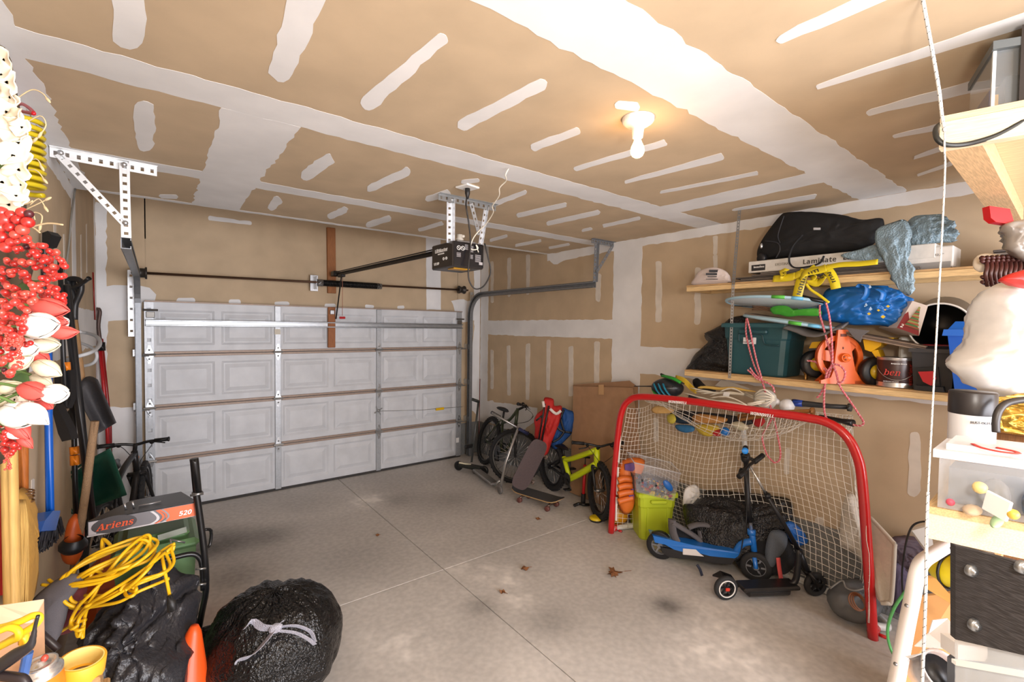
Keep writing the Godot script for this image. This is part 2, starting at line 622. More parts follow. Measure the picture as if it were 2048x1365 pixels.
	box(st, Vector3((LX - 0.1 - 0.06) * 0.5, 1.65, -5.98), Vector3(-LX + 0.1 - 0.06, 3.5, 0.12))
	box(st, Vector3((3.53 + RX + 0.12) * 0.5, 1.65, -5.98), Vector3(RX + 0.12 - 3.53, 3.5, 0.12))
	box(st, Vector3(1.735, 2.75, -5.98), Vector3(3.61, 1.3, 0.12))
	var wf = struct("wall_front", st, tan_board)
	mud(wf, "f", [[190, 404], [214, 410], [213, 572], [280, 572], [300, 577], [312, 590], [308, 604], [284, 606], [282, 640], [215, 642], [213, 815], [282, 815], [284, 1010], [190, 1010]], null, 0.02)
	mud(wf, "f", [[852, 470], [881, 470], [882, 620], [853, 620]], null, 0.01)
	mud(wf, "f", [[948, 480], [968, 480], [968, 915], [954, 915], [952, 830], [942, 820], [944, 700], [948, 660]], null, 0.02)
	mud(wf, "f", [[903, 602], [920, 598], [948, 604], [952, 640], [926, 646], [912, 630]], null, 0.02)
	for q in [[358, 603, 12, 385, 601, 12], [462, 605, 12, 476, 604, 12], [553, 608, 10, 574, 607, 10], [652, 612, 8, 668, 612, 8], [732, 614, 8, 744, 614, 8], [796, 615, 7, 806, 615, 7], [420, 436, 8, 500, 447, 8]]:
		stroke(wf, "f", q)
	st = S(false)
	box(st, Vector3(3.74, 0.235, -5.915), Vector3(0.38, 0.47, 0.02))
	struct("trim_2", st, curb)
	st = S(false)
	box(st, Vector3(1.75, 1.65, 3.3), Vector3(4.7, 3.5, 0.12))
	struct("wall_back", st, M("d8d2c8", 0.85, 0.0, "cloud", 0.6))  # out of view; set far back so the room light falls off gently
	# bits on the floor
	var lm = M("8c5a32", 0.8, 0.0, "speck", 20.0)
	var leaf = func(px, py, r, turn, label, star):
		var c = fl(px, py)
		var st2 = S(false)
		var pts = []
		var n = 22 if star else 12
		for i in n:
			var th = TAU * i / n
			var rr = r * (1.0 if i % 2 == 0 else 0.55) * (1.0 + 0.35 * cos(th * 5.0 / 2.0)) if star else r * (0.55 + 0.45 * absf(cos(th)))
			pts.append(c + Vector3(cos(th + turn) * rr, 0.012 + 0.012 * sin(th * 3.0), sin(th + turn) * rr))
		for i in n:
			tri(st2, c + Vector3(0, 0.02, 0), pts[(i + 1) % n], pts[i])
			tri(st2, c + Vector3(0, 0.004, 0), pts[i] - Vector3(0, 0.002, 0), pts[(i + 1) % n] - Vector3(0, 0.002, 0))
		tube(st2, [pts[0], pts[0] + (pts[0] - c) * 0.7 - Vector3(0, 0.012, 0)], 0.002, 5)
		tag(obj("dry_leaf", st2, lm), label, "leaf")
	leaf.call(1228, 1149, 0.065, 0.4, "brown lobed maple leaf lying on the concrete, largest of the leaves", true)
	leaf.call(1050, 1140, 0.035, 0.2, "small curled brown leaf on the concrete left of the big maple leaf", false)
	leaf.call(1005, 1187, 0.025, 1.2, "small round brown leaf flake near the long floor joint", false)
	leaf.call(1076, 1040, 0.025, 0.9, "tiny brown leaf on the floor in front of the skateboards", false)
	leaf.call(755, 1073, 0.016, 0.3, "tiny dark leaf scrap in the middle of the bare floor", false)

func concrete_texture() -> ImageTexture:
	var n1 = FastNoiseLite.new()
	n1.seed = 3; n1.frequency = 0.006; n1.fractal_octaves = 5
	var n2 = FastNoiseLite.new()
	n2.seed = 9; n2.frequency = 0.15; n2.fractal_octaves = 2
	var Z = 1024
	var im = Image.create(Z, Z, false, Image.FORMAT_RGB8)
	var oil = [[540, 1075, 0.28, 0.16], [800, 1000, 0.22, 0.13], [1335, 1215, 0.16, 0.2], [1330, 1212, 0.10, 0.1], [900, 1000, 0.25, 0.12], [960, 1215, 0.14, 0.14], [430, 1090, 0.35, 0.3], [480, 1150, 0.3, 0.18], [1100, 1240, 0.25, 0.1], [700, 1120, 0.4, 0.1]]
	var pale = [[930, 1130, 0.16, 0.18], [1000, 1150, 0.2, 0.15], [740, 1000, 0.22, 0.14], [1040, 1200, 0.18, 0.1], [800, 1290, 0.3, 0.1], [1450, 1290, 0.5, 0.08]]
	var sp = []
	for q in oil + pale:
		var c = fl(q[0], q[1])
		sp.append([c.x, c.z, q[2], q[3]])
	for y in Z:
		for x in Z:
			var wx0 = x * 8.2 / Z - 0.6
			var wz0 = y * 8.2 / Z - 6.1
			if wx0 > 4.0: continue
			var a = n1.get_noise_2d(x, y)
			var k = 0.82 + 0.08 * a + 0.05 * n2.get_noise_2d(x, y)
			for i in sp.size():
				var s = sp[i]
				var dx = wx0 - s[0]
				var dz = wz0 - s[1]
				var r2 = (dx * dx + dz * dz) / (s[2] * s[2])
				if r2 < 3.0:
					var e = exp(-r2 * 1.6) * s[3] * (1.0 + 1.2 * a)
					k += -e if i < oil.size() else e * (0.6 + 1.6 * maxf(0.0, n2.get_noise_2d(x * 0.35, y * 0.35) + 0.15))
			k = clampf(k, 0.1, 1.0)
			im.set_pixel(x, y, Color(0.935 * k, 0.91 * k, 0.88 * k))
	return ImageTexture.create_from_image(im)

# ---------------------------------------------------------------- garage door and its hardware
func door():
	var paint = M("d3d5d8", 0.5, 0.0, "cloud", 0.8)
	var galv = M("b4b7ba", 0.42, 0.45, "cloud", 5.0)
	var beige = M("a08c7d", 0.5, 0.2, "cloud", 5.0)
	var d = Node3D.new()
	d.name = "door_1"
	add_child(d)
	d.set_meta("kind", "structure")
	tag(d, "white raised-panel sectional garage door with galvanized stiles, closed", "garage door")
	d.position = Vector3(1.735, 0, DZ)
	org[d] = d.position
	var x0 = -0.079
	var x1 = 3.555
	var sx = [[-0.08, -0.005], [1.08, 1.15], [2.27, 2.34], [3.47, 3.556]]
	var hs = 0.5335
	for r in 4:
		var y0 = r * hs + 0.002
		var y1 = (r + 1) * hs - 0.002
		var st = S(false)
		# panels: two between each pair of stiles, each a sunk bevelled frame round a raised field
		var cells = []
		for i in 3:
			var a = sx[i][1] + 0.02
			var b = sx[i + 1][0] - 0.02
			var w = (b - a - 0.06) / 2.0
			cells.append([a, a + w]); cells.append([b - w, b])
		var ya = y0 + 0.085
		var yb = y1 - 0.085
		var F4 = func(xa, xb, za, zb, z): return [Vector3(xa, za, z), Vector3(xb, za, z), Vector3(xb, zb, z), Vector3(xa, zb, z)]
		var Z0 = DZ
		var qd = func(p): quad(st, p[0], p[1], p[2], p[3])
		qd.call(F4.call(x0, x1, y0, ya, Z0)); qd.call(F4.call(x0, x1, yb, y1, Z0))
		var px = x0
		for c in cells:
			qd.call(F4.call(px, c[0], ya, yb, Z0))
			px = c[1]
		qd.call(F4.call(px, x1, ya, yb, Z0))
		qd.call([Vector3(x0, y1, Z0), Vector3(x1, y1, Z0), Vector3(x1, y1, Z0 - 0.045), Vector3(x0, y1, Z0 - 0.045)])
		qd.call([Vector3(x0, y0, Z0 - 0.045), Vector3(x1, y0, Z0 - 0.045), Vector3(x1, y0, Z0), Vector3(x0, y0, Z0)])
		qd.call([Vector3(x1, y0, Z0 - 0.045), Vector3(x0, y0, Z0 - 0.045), Vector3(x0, y1, Z0 - 0.045), Vector3(x1, y1, Z0 - 0.045)])
		var sec = obj("door_section", st, paint, d)
		for c in cells:
			st = S(false)
			var e = [0.0, 0.022, 0.034, 0.075]
			var zz = [0.0, -0.012, -0.012, 0.002]
			for k in 3:
				var o4 = F4.call(c[0] + e[k], c[1] - e[k], ya + e[k], yb - e[k], Z0 + zz[k])
				var i4 = F4.call(c[0] + e[k + 1], c[1] - e[k + 1], ya + e[k + 1], yb - e[k + 1], Z0 + zz[k + 1])
				for j in 4: quad(st, o4[j], o4[(j + 1) % 4], i4[(j + 1) % 4], i4[j])
			var f4 = F4.call(c[0] + e[3], c[1] - e[3], ya + e[3], yb - e[3], Z0 + zz[3])
			quad(st, f4[0], f4[1], f4[2], f4[3])
			var rp = obj("raised_panel", st, paint, sec)
			rp.position = Vector3.ZERO
	for i in 4:   # stiles, the outer ones punched with holes
		var st = S(false)
		if i == 0:
			perforated(st, Vector3(-0.042, 0.02, DZ + 0.012), Vector3(-0.042, 2.12, DZ + 0.012), Vector3.RIGHT, 0.074, 0.02, 0.15, 0.22)
		else:
			box(st, Vector3((sx[i][0] + sx[i][1]) * 0.5, 1.07, DZ + 0.012), Vector3(sx[i][1] - sx[i][0] - 0.008, 2.1, 0.022), Basis(), 0.003)
		obj("stile", st, galv, d)
	for r in [1, 2, 3]:   # rails and hinges at the section joints
		for i in 3:
			var st = S(false)
			for k in [-1, 1]: box(st, Vector3((sx[i][1] + sx[i + 1][0]) * 0.5, r * hs + k * 0.015, DZ + 0.004), Vector3(sx[i + 1][0] - sx[i][1], 0.024, 0.014), Basis(), 0.003)
			obj("joint_rail", st, beige, d)
		for i in 4:
			var st = S(false)
			var cx = (sx[i][0] + sx[i][1]) * 0.5
			for sg in [-1, 1]:
				var y = r * hs
				plate(st, [Vector3(cx - 0.036, y, DZ + 0.03), Vector3(cx + 0.036, y, DZ + 0.03), Vector3(cx + 0.016, y + sg * 0.06, DZ + 0.028), Vector3(cx + 0.010, y + sg * 0.09, DZ + 0.028), Vector3(cx - 0.010, y + sg * 0.09, DZ + 0.028), Vector3(cx - 0.016, y + sg * 0.06, DZ + 0.028)], Vector3(0, 0, -0.005))
				ell(st, bal(Vector3(cx, y + sg * 0.045, DZ + 0.032), 0.009), 8, 6)
			tube(st, [Vector3(cx - 0.05, r * hs, DZ + 0.035), Vector3(cx + 0.05, r * hs, DZ + 0.035)], 0.012, 8)
			if i == 0 or i == 3: tube(st, [Vector3(cx, r * hs - 0.012, DZ + 0.045), Vector3(cx + (-0.12 if i == 0 else 0.1), r * hs - 0.012, DZ + 0.05)], 0.007, 6)
			obj("hinge", st, metal("b9bbbc", 0.3), d)
	var st = S(false)   # the stiffening strut across the top section
	box(st, Vector3(1.74, 1.915, DZ + 0.026), Vector3(3.62, 0.045, 0.014), Basis(), 0.003)
	for k in [-1, 1]: box(st, Vector3(1.74, 1.915 + k * 0.026, DZ + 0.045), Vector3(3.62, 0.014, 0.045), Basis(), 0.004)
	obj("strut", st, metal("a4a7a9", 0.35), d)
	st = S(false)
	box(st, Vector3(1.74, 2.128, DZ + 0.005), Vector3(3.63, 0.012, 0.05))
	obj("top_rail", st, beige, d)
	st = S(false)
	box(st, Vector3(1.74, 0.012, DZ - 0.01), Vector3(3.63, 0.03, 0.05), Basis(), 0.006)
	obj("bottom_seal", st, M("3a3836", 0.8), d)
	st = S(false)
	box(st, wz(663, 657, DZ + 0.035) + Vector3(0, 0.01, 0), Vector3(0.085, 0.49, 0.03), Basis(), 0.004)
	obj("backing_board", st, wood("a8683a", 1), d)
	for y in [2.03, 1.98]:   # top roller brackets
		pass
	for q in [[-0.03, 2.04], [3.51, 2.02]]:
		st = S(false)
		box(st, Vector3(q[0], q[1] - 0.045, DZ + 0.03), Vector3(0.07, 0.06, 0.02), Basis(), 0.004)
		tube(st, [Vector3(q[0] - 0.06, q[1], DZ + 0.05), Vector3(q[0] + 0.06, q[1], DZ + 0.05)], 0.01, 8)
		obj("roller_bracket", st, metal("77746f", 0.4), d)
	st = S(false)   # latch with its release wire and yellow tag
	var lc = wz(757, 822, DZ + 0.035)
	ell(st, bal(lc, Vector3(0.02, 0.02, 0.015)), 10, 8)
	for k in 4:
		var th = 0.5 + TAU * k / 4
		box(st, lc + Vector3(cos(th), sin(th), 0) * 0.03, Vector3(0.06, 0.012, 0.006), Basis(Vector3(0, 0, 1), th), 0.002)
	obj("latch", st, metal("a5a6a6", 0.4), d)
	st = S()
	tube(st, wzs([[760, 823], [840, 821], [925, 814]], DZ + 0.03), 0.0025, 5)
	obj("release_wire", st, metal("9a9a98", 0.4), d)
	st = S(false)
	box(st, wz(880, 818.5, DZ + 0.03), Vector3(0.13, 0.035, 0.006), Basis(Vector3(0, 0, 1), 0.03), 0.002)
	obj("warning_tag", st, plastic("e3b40f"), d)
	st = S(false)
	box(st, wz(915, 881, DZ + 0.028), Vector3(0.05, 0.07, 0.003))
	obj("paper_sticker", st, M("eeeeec", 0.7), d)
	st = S(false)
	box(st, wz(555, 664, DZ + 0.027), Vector3(0.06, 0.06, 0.003))
	obj("paper_sticker", st, M("cfc8b8", 0.7), d)

func angle_iron(st, a, b, side, w, t = 0.004):   # slotted angle: one leg with holes, one plain
	perforated(st, a, b, side, w, t, 0.045, 0.35)
	var d = (b - a).normalized()
	var s = (side - d * side.dot(d)).normalized()
	box(st, (a + b) * 0.5 + s * w * 0.5 + d.cross(s) * w * 0.4, Vector3((b - a).length(), t, w * 0.8), Basis(d, s, d.cross(s)))

func hardware():
	var steel = M("6e6a66", 0.4, 0.75, "cloud", 6.0)
	var dark = M("4a4540", 0.45, 0.6, "cloud", 6.0)
	var galv = M("d3d5d6", 0.35, 0.5, "cloud", 5.0)
	var grey = M("8d9094", 0.4, 0.55, "cloud", 5.0)
	# torsion shaft above the door
	var sp = thing("torsion_shaft", "rusty steel torsion shaft with a black coil spring above the garage door", "torsion shaft", Vector3(1.7, 2.4, -5.74))
	var A = wz(262, 545, -5.74)
	var B = wz(936, 581, -5.74)
	var st = S()
	tube(st, [A, B], 0.0135, 10)
	obj("shaft", st, M("6b5242", 0.4, 0.7, "cloud", 8.0), sp)
	st = S()
	var s0 = wz(640, 566, -5.74)
	var s1 = wz(758, 573, -5.74)
	var pts = []
	for i in 400: pts.append(s0.lerp(s1, i / 399.0) + Vector3(0, cos(i * TAU / 9.0), sin(i * TAU / 9.0)) * 0.032)
	tube(st, pts, 0.0085, 5)
	obj("spring", st, M("1d1c1c", 0.4, 0.4), sp)
	for q in [s0, s1]:
		st = S()
		tube(st, [q - Vector3(0.03, 0, 0), q + Vector3(0.03, 0, 0)], 0.042 if q == s0 else 0.036, 14)
		obj("spring_cone", st, metal("a6a7a8", 0.35), sp)
	st = S(false)
	box(st, s0 + Vector3(-0.04, 0, -0.05), Vector3(0.012, 0.15, 0.12), Basis(), 0.003)
	box(st, s0 + Vector3(-0.04, 0, -0.1), Vector3(0.09, 0.19, 0.006), Basis(), 0.002)
	obj("centre_bracket", st, metal("b4b5b6", 0.35), sp)
	for q in [wz(281, 546, -5.74), wz(923, 580, -5.74)]:
		st = S()
		var l = [[0.02, -0.05], [0.055, -0.05], [0.055, -0.035], [0.045, -0.03], [0.045, 0.03], [0.058, 0.036], [0.058, 0.05], [0.02, 0.05]]
		lathe(st, l, aim(q, Vector3.RIGHT), 20)
		obj("cable_drum", st, dark, sp)
	# overhead tracks
	for sd in [0, 1]:
		var x = -0.125 if sd == 0 else 3.655
		var t = thing("door_track", ["grey steel door track on the left side of the garage door, seen nearly end-on", "grey steel door track curving from the right door jamb to the ceiling hanger"][sd], "door track", Vector3(x, 0, -5.6))
		var prof = func(st2, pts2):   # a C-shaped channel along the path
			for i in pts2.size() - 1:
				var d = (pts2[i + 1] - pts2[i])
				var up2 = Vector3.RIGHT.cross(d.normalized())
				var bs = Basis(Vector3.RIGHT, up2, Vector3.RIGHT.cross(up2))
				var c = (pts2[i] + pts2[i + 1]) * 0.5
				var sg = 1.0 if sd == 0 else -1.0
				box(st2, c - Vector3(0.022 * sg, 0, 0), Vector3(0.004, 0.066, d.length() + 0.006), bs)
				for k in [-1, 1]:
					box(st2, c + up2 * 0.031 * k, Vector3(0.046, 0.004, d.length() + 0.006), bs)
					box(st2, c + up2 * 0.024 * k + Vector3(0.021 * sg, 0, 0), Vector3(0.004, 0.016, d.length() + 0.006), bs)
		st = S(false)
		prof.call(st, [Vector3(x, 0.02, -5.76), Vector3(x, 2.06, -5.76)])
		obj("vertical_track", st, grey, t)
		st = S(false)
		var arc = []
		for k in 11:
			var th = PI / 2 * k / 10.0
			arc.append(Vector3(x, 2.06 + 0.31 * sin(th), -5.76 + 0.31 * (1.0 - cos(th))))
		prof.call(st, arc)
		obj("curved_track", st, grey, t)
		st = S(false)
		prof.call(st, [Vector3(x, 2.37, -5.45), Vector3(x, 2.375, -3.35 if sd == 1 else -3.5)])
		obj("horizontal_track", st, grey, t)
		for y in [0.55, 1.1, 1.62]:
			st = S(false)
			box(st, Vector3(x + (-0.02 if sd == 0 else 0.02), y, -5.85), Vector3(0.05, 0.07, 0.13), Basis(), 0.003)
			obj("track_bracket", st, galv, t)
		st = S(false)
		perforated(st, Vector3(x + (-0.05 if sd == 0 else 0.05), 1.78, -5.8), Vector3(x + (-0.05 if sd == 0 else 0.05), 2.42, -5.8), Vector3.RIGHT, 0.05, 0.006, 0.1, 0.2)
		obj("flag_bracket", st, galv, t)
	# ceiling hangers of the tracks
	var h = thing("track_hanger", "white slotted steel angle hanger on the ceiling at the left wall", "hanger bracket", Vector3(-0.2, HC, -3.48))
	st = S(false)
	angle_iron(st, Vector3(LX + 0.005, HC - 0.03, -3.46), Vector3(0.02, HC - 0.03, -3.50), Vector3.UP, 0.05)
	obj("ceiling_angle", st, M("e6e7e6", 0.35, 0.3), h)
	st = S(false)
	perforated(st, Vector3(-0.127, HC - 0.02, -3.455), Vector3(-0.122, 2.40, -3.455), Vector3.RIGHT, 0.045, 0.004, 0.045, 0.35)
	box(st, Vector3(-0.105, 2.62, -3.475), Vector3(0.004, 0.44, 0.04))
	obj("drop_angle", st, M("e6e7e6", 0.35, 0.3), h)
	st = S(false)
	perforated(st, Vector3(LX + 0.04, HC - 0.035, -3.445), Vector3(-0.127, 2.475, -3.445), Vector3(0.6, 1, 0), 0.036, 0.004, 0.045, 0.35)
	obj("brace", st, M("e6e7e6", 0.35, 0.3), h)
	for q in [Vector3(LX + 0.05, HC - 0.03, -3.44), Vector3(-0.127, HC - 0.035, -3.44), Vector3(-0.125, 2.48, -3.44)]:
		st = S()
		lathe(st, [[0.014, 0], [0.014, 0.008], [0.008, 0.014], [0.0, 0.015]], aim(q, Vector3(0, 0, 1), Vector3.UP), 8)
		obj("bolt", st, metal(), h)
	h = thing("track_hanger", "grey slotted steel angle hanger on the ceiling in front of the right wall", "hanger bracket", Vector3(3.65, HC, -3.32))
	st = S(false)
	angle_iron(st, Vector3(3.58, HC - 0.025, -3.33), Vector3(3.925, HC - 0.025, -3.33), Vector3.UP, 0.045)
	obj("ceiling_angle", st, grey, h)
	st = S(false)
	angle_iron(st, Vector3(3.66, HC - 0.03, -3.34), Vector3(3.655, 2.40, -3.35), Vector3.RIGHT, 0.038)
	obj("drop_angle", st, grey, h)
	st = S(false)
	perforated(st, Vector3(3.90, HC - 0.04, -3.32), Vector3(3.665, 2.50, -3.33), Vector3(1, 0.6, 0), 0.035, 0.004)
	obj("brace", st, grey, h)
	# header board
	st = S(false)
	var h0 = wz(662, 456, -5.90)
	var h1 = wz(663, 587, -5.90)
	box(st, (h0 + h1) * 0.5, Vector3(0.10, h0.y - h1.y, 0.038), Basis(Vector3(0, 0, 1), 0.012), 0.004)
	tag(obj("header_board", st, wood("ad6f3e", 1)), "brown wooden header board screwed upright to the wall above the door", "board")
	# thin wire down the left jamb and outlet box
	st = S(false)
	box(st, wz(277, 838, -5.90), Vector3(0.055, 0.09, 0.03), Basis(), 0.004)
	tag(obj("sensor_bracket", st, M("c9cac8", 0.4, 0.4)), "small galvanized sensor bracket on the wall left of the garage door", "bracket")
	st = S()
	tube(st, path([Vector3(LX + 0.012, HC - 0.01, -4.40), wx(143, 430, LX + 0.02), wx(139, 480, LX + 0.015), wx(131, 540, LX + 0.012), wx(120, 590, LX + 0.012)], 4), 0.006, 5)
	tag(obj("wire", st, M("8b8880", 0.6)), "thin grey wire running down the left wall from the ceiling edge", "wire")

func lamp_and_opener():
	# bare bulb
	var c = Vector3(1.69, HC, -1.31)
	var t = thing("ceiling_lamp", "white porcelain lamp holder on the ceiling with one glowing bare bulb", "lamp", c)
	var st = S()
	lathe(st, [[0.0, -0.085], [0.022, -0.085], [0.026, -0.05], [0.03, -0.04], [0.05, -0.03], [0.064, -0.02], [0.069, -0.012], [0.069, 0.0]], Transform3D(Basis(), c), 28)
	obj("lamp_holder", st, M("f3f0ea", 0.3), t)
	for k in [-1, 1]:
		st = S(false)
		lathe(st, [[0.0, -0.023], [0.006, -0.023], [0.006, -0.014]], Transform3D(Basis(), c + Vector3(0.045 * k, 0, 0.02)), 8)
		obj("screw", st, metal("8c8a86"), t)
	var glow = StandardMaterial3D.new()
	glow.albedo_color = Color("fff2d8")
	glow.emission_enabled = true
	glow.emission = Color("ffd9a0")
	glow.emission_energy_multiplier = 1.2
	st = S()
	lathe(st, [[0.0, -0.172], [0.013, -0.170], [0.023, -0.163], [0.0295, -0.150], [0.0305, -0.138], [0.027, -0.122], [0.019, -0.105], [0.0145, -0.092], [0.0135, -0.08]], Transform3D(Basis(), c), 24)
	obj("bulb", st, glow, t)
	var l = OmniLight3D.new()
	l.name = "bulb_light"
	l.light_color = Color("ffc888")
	l.light_energy = 0.022
	l.light_size = 0.03
	l.omni_range = 12.0
	l.omni_attenuation = 2.0
	l.shadow_enabled = true
	add_child(l)
	l.position = c + Vector3(0, -0.14, 0)
	# opener
	var black = M("2a2727", 0.35, 0.2, "cloud", 4.0)
	var x0 = 1.69
	var x1 = 1.955
	var o = thing("garage_door_opener", "black garage door opener motor box hanging from the ceiling on steel straps", "door opener", Vector3(1.82, 2.34, -3.0))
	var yt = 2.53
	var yb = 2.345
	st = S(false)
	box(st, Vector3(1.8225, (yt + yb) * 0.5, -3.06), Vector3(x1 - x0, yt - yb, 0.32), Basis(), 0.008)
	obj("motor_box", st, M("3a3634", 0.35, 0.35), o)
	st = S(false)
	box(st, Vector3(1.8225, (yt + yb) * 0.5 + 0.002, -2.898), Vector3(x1 - x0 - 0.012, yt - yb - 0.016, 0.004))
	var back = obj("rear_panel", st, M("161416", 0.25), o)
	st = S(false)
	box(st, Vector3(1.80, yb - 0.003, -3.0), Vector3(0.14, 0.006, 0.09), Basis(), 0.002)
	obj("lamp_lens", st, plastic("d29a1c"), o)
	st = S()
	lathe(st, [[0.03, 0.0], [0.03, 0.03], [0.022, 0.034], [0.022, 0.06], [0.0, 0.06]], Transform3D(Basis(), Vector3(1.78, yt, -2.96)), 14)
	ell(st, bal(Vector3(1.805, yt + 0.05, -2.95), Vector3(0.014, 0.012, 0.012)), 8, 6)
	obj("sprocket_cover", st, M("cfc9bd", 0.5), o)
	st = S(false)
	box(st, Vector3(1.82, yt + 0.008, -2.95), Vector3(0.16, 0.016, 0.05), Basis(), 0.003)
	obj("top_bracket", st, metal("9d9a98"), o)
	var wt = M("f2f0ec", 0.6)
	var RX3 = Vector3(0, 0, 1)
	txt(o, "LiftMaster", Vector3(x0 - 0.002, yt - 0.052, -3.07), RX3, Vector3.UP, 0.028, wt, true, 0.002)
	txt(o, "PROFESSIONAL", Vector3(x0 - 0.002, yt - 0.077, -3.07), RX3, Vector3.UP, 0.010, wt, true, 0.002)
	txt(o, "1/2 HP", Vector3(x0 - 0.002, yb + 0.04, -3.14), RX3, Vector3.UP, 0.02, wt, true, 0.002)
	st = S()
	for k in [0, 1]:
		tube(st, ring(Vector3(1.735 + k * 0.034, yt - 0.048, -2.894), Vector3(0, 0, 1), 0.0145, 18), 0.002, 5, true)
		tube(st, [Vector3(1.727 + k * 0.034, yt - 0.04, -2.894), Vector3(1.743 + k * 0.034, yt - 0.056, -2.894)], 0.002, 5)
	for k in 2: tube(st, ring(Vector3(x0 - 0.003, yb + 0.068, -3.03 + k * 0.04), Vector3(1, 0, 0), 0.009, 12), 0.003, 5, true)
	stuff(obj("warning_mark", st, wt, back))
	st = S(false)
	for q in [[1.80, 0.045, 0.028, 5], [1.845, 0.05, 0.026, 6], [1.845, 0.115, 0.022, 4], [1.90, 0.11, 0.05, 7], [1.735, 0.11, 0.034, 4]]:
		for k in q[3]: box(st, Vector3(q[0], yt - q[1] + 0.024 - k * 0.008, -2.8945), Vector3(q[2], 0.0032, 0.003))
	box(st, Vector3(1.925, yt - 0.145, -2.8945), Vector3(0.03, 0.02, 0.003))
	stuff(obj("small_print", st, M("a8a3a3", 0.6), back))
	st = S(false)
	angle_iron(st, Vector3(1.57, HC - 0.025, -2.90), Vector3(2.06, HC - 0.025, -2.90), Vector3.UP, 0.045)
	obj("ceiling_strap", st, metal("aeb1b2", 0.35), o)
	for q in [[1.655, 1.665, 0.045], [1.965, 1.925, 0.028]]:
		st = S(false)
		angle_iron(st, Vector3(q[0] + 0.01, HC - 0.02, -2.91), Vector3(q[1] + 0.03, yt - 0.01, -2.96), Vector3.RIGHT, q[2])
		obj("hanging_strap", st, metal("c9ccd0", 0.35), o)
	st = S(false)
	perforated(st, Vector3(1.83, HC - 0.03, -2.885), Vector3(1.945, yt + 0.08, -2.95), Vector3.RIGHT, 0.03, 0.004)
	obj("brace", st, metal("aeb1b2", 0.35), o)
	# rail, trolley arm, pull cord
	var r0 = Vector3(1.80, 2.515, -3.2)
	var r1 = Vector3(1.715, 2.525, -5.72)
	st = S(false)
	var rd = (r1 - r0)
	var bs = Basis.looking_at(rd.normalized(), Vector3.UP)
	box(st, (r0 + r1) * 0.5, Vector3(0.045, 0.006, rd.length()), bs)
	box(st, (r0 + r1) * 0.5 - Vector3(0, 0.016, 0), Vector3(0.008, 0.032, rd.length()), bs)
	obj("rail", st, M("201d1c", 0.4, 0.4), o)
	st = S()
	for k in [-1, 1]: tube(st, [r0 + Vector3(0.025 * k, 0.012, 0), r1 + Vector3(0.025 * k, 0.012, 0)], 0.006, 5)
	obj("chain", st, M("3b3733", 0.4, 0.6), o)
	st = S(false)
	box(st, r1 + Vector3(0, 0, 0.02), Vector3(0.07, 0.06, 0.12), Basis(), 0.006)
	obj("header_bracket", st, M("2b2826", 0.4, 0.5), o)
	st = S(false)
	var tr = wz(683, 552, -5.45)
	box(st, tr, Vector3(0.05, 0.03, 0.12), bs, 0.005)
	rods(st, [[tr, wz(672, 638, DZ + 0.07)]], 0.008, 6)
	obj("trolley_arm", st, M("242120", 0.45, 0.4), o)
	st = S(false)
	box(st, wz(664, 625, DZ + 0.06), Vector3(0.05, 0.05, 0.03), Basis(), 0.004)
	obj("arm_bracket", st, metal("b0b2b4"), o)
	st = S()
	tube(st, [wz(685, 556, -5.5), wz(684.5, 632, -5.5)], 0.0035, 5)
	obj("release_cord", st, M("a9705c", 0.8), o)
	st = S(false)
	tube(st, [wz(679, 636, -5.5), wz(690, 636, -5.5)], 0.014, 8)
	obj("release_handle", st, plastic("b8262c"), o)
	# outlet and plug on the ceiling with the cord to the opener
	st = S(false)
	var oc = fl(935, 375, HC - 0.006)
	box(st, oc, Vector3(0.115, 0.012, 0.115), Basis(Vector3.UP, 0.2), 0.004)
	tag(obj("ceiling_outlet", st, M("eceae6", 0.4)), "white outlet plate on the ceiling above the door opener", "outlet")
	st = S()
	var pc = thing("power_cable", "black power cord plugged into the ceiling outlet and looping below the opener", "cord", oc)
	var ob = Vector3(1.9, yt, -2.88)
	tube(st, path([oc + Vector3(0, -0.05, 0), wz(932, 410, -2.8), wz(938, 450, -2.82), wz(941, 490, -2.86), wz(937, 530, -2.85), wz(938, 560, -2.85), wz(950, 578, -2.85), wz(968, 572, -2.85), wz(981, 545, -2.85), wz(976, 515, -2.85), wz(970, 490, -2.86), Vector3(1.955, yt - 0.0, -2.885)], 5), 0.0055, 6)
	obj("cable", st, M("2a2725", 0.5), pc)
	st = S()
	lathe(st, [[0.0, -0.075], [0.008, -0.075], [0.014, -0.05], [0.017, -0.04], [0.017, -0.008], [0.0, -0.008]], Transform3D(Basis(), oc), 12)
	obj("plug", st, M("1c1a19", 0.5), pc)
	st = S()
	var q0 = fl(1017, 338, HC - 0.008)
	tube(st, path([q0, wz(1011, 350, -2.18), wz(1012, 362, -2.26), wz(999, 376, -2.34), wz(998, 392, -2.42), wz(985, 412, -2.55), wz(986, 426, -2.64), wz(972, 448, -2.78), wz(957, 463, -2.86), wz(946, 478, -2.87), wz(941, 496, -2.88), wz(948, 500, -2.885), wz(956, 497, -2.885), wz(952, 490, -2.885), wz(957, 505, -2.885)], 5), 0.004, 5)
	tag(obj("bell_wire", st, M("eee6d4", 0.6)), "thin white bell wire stapled from the ceiling joint down to the opener", "wire")

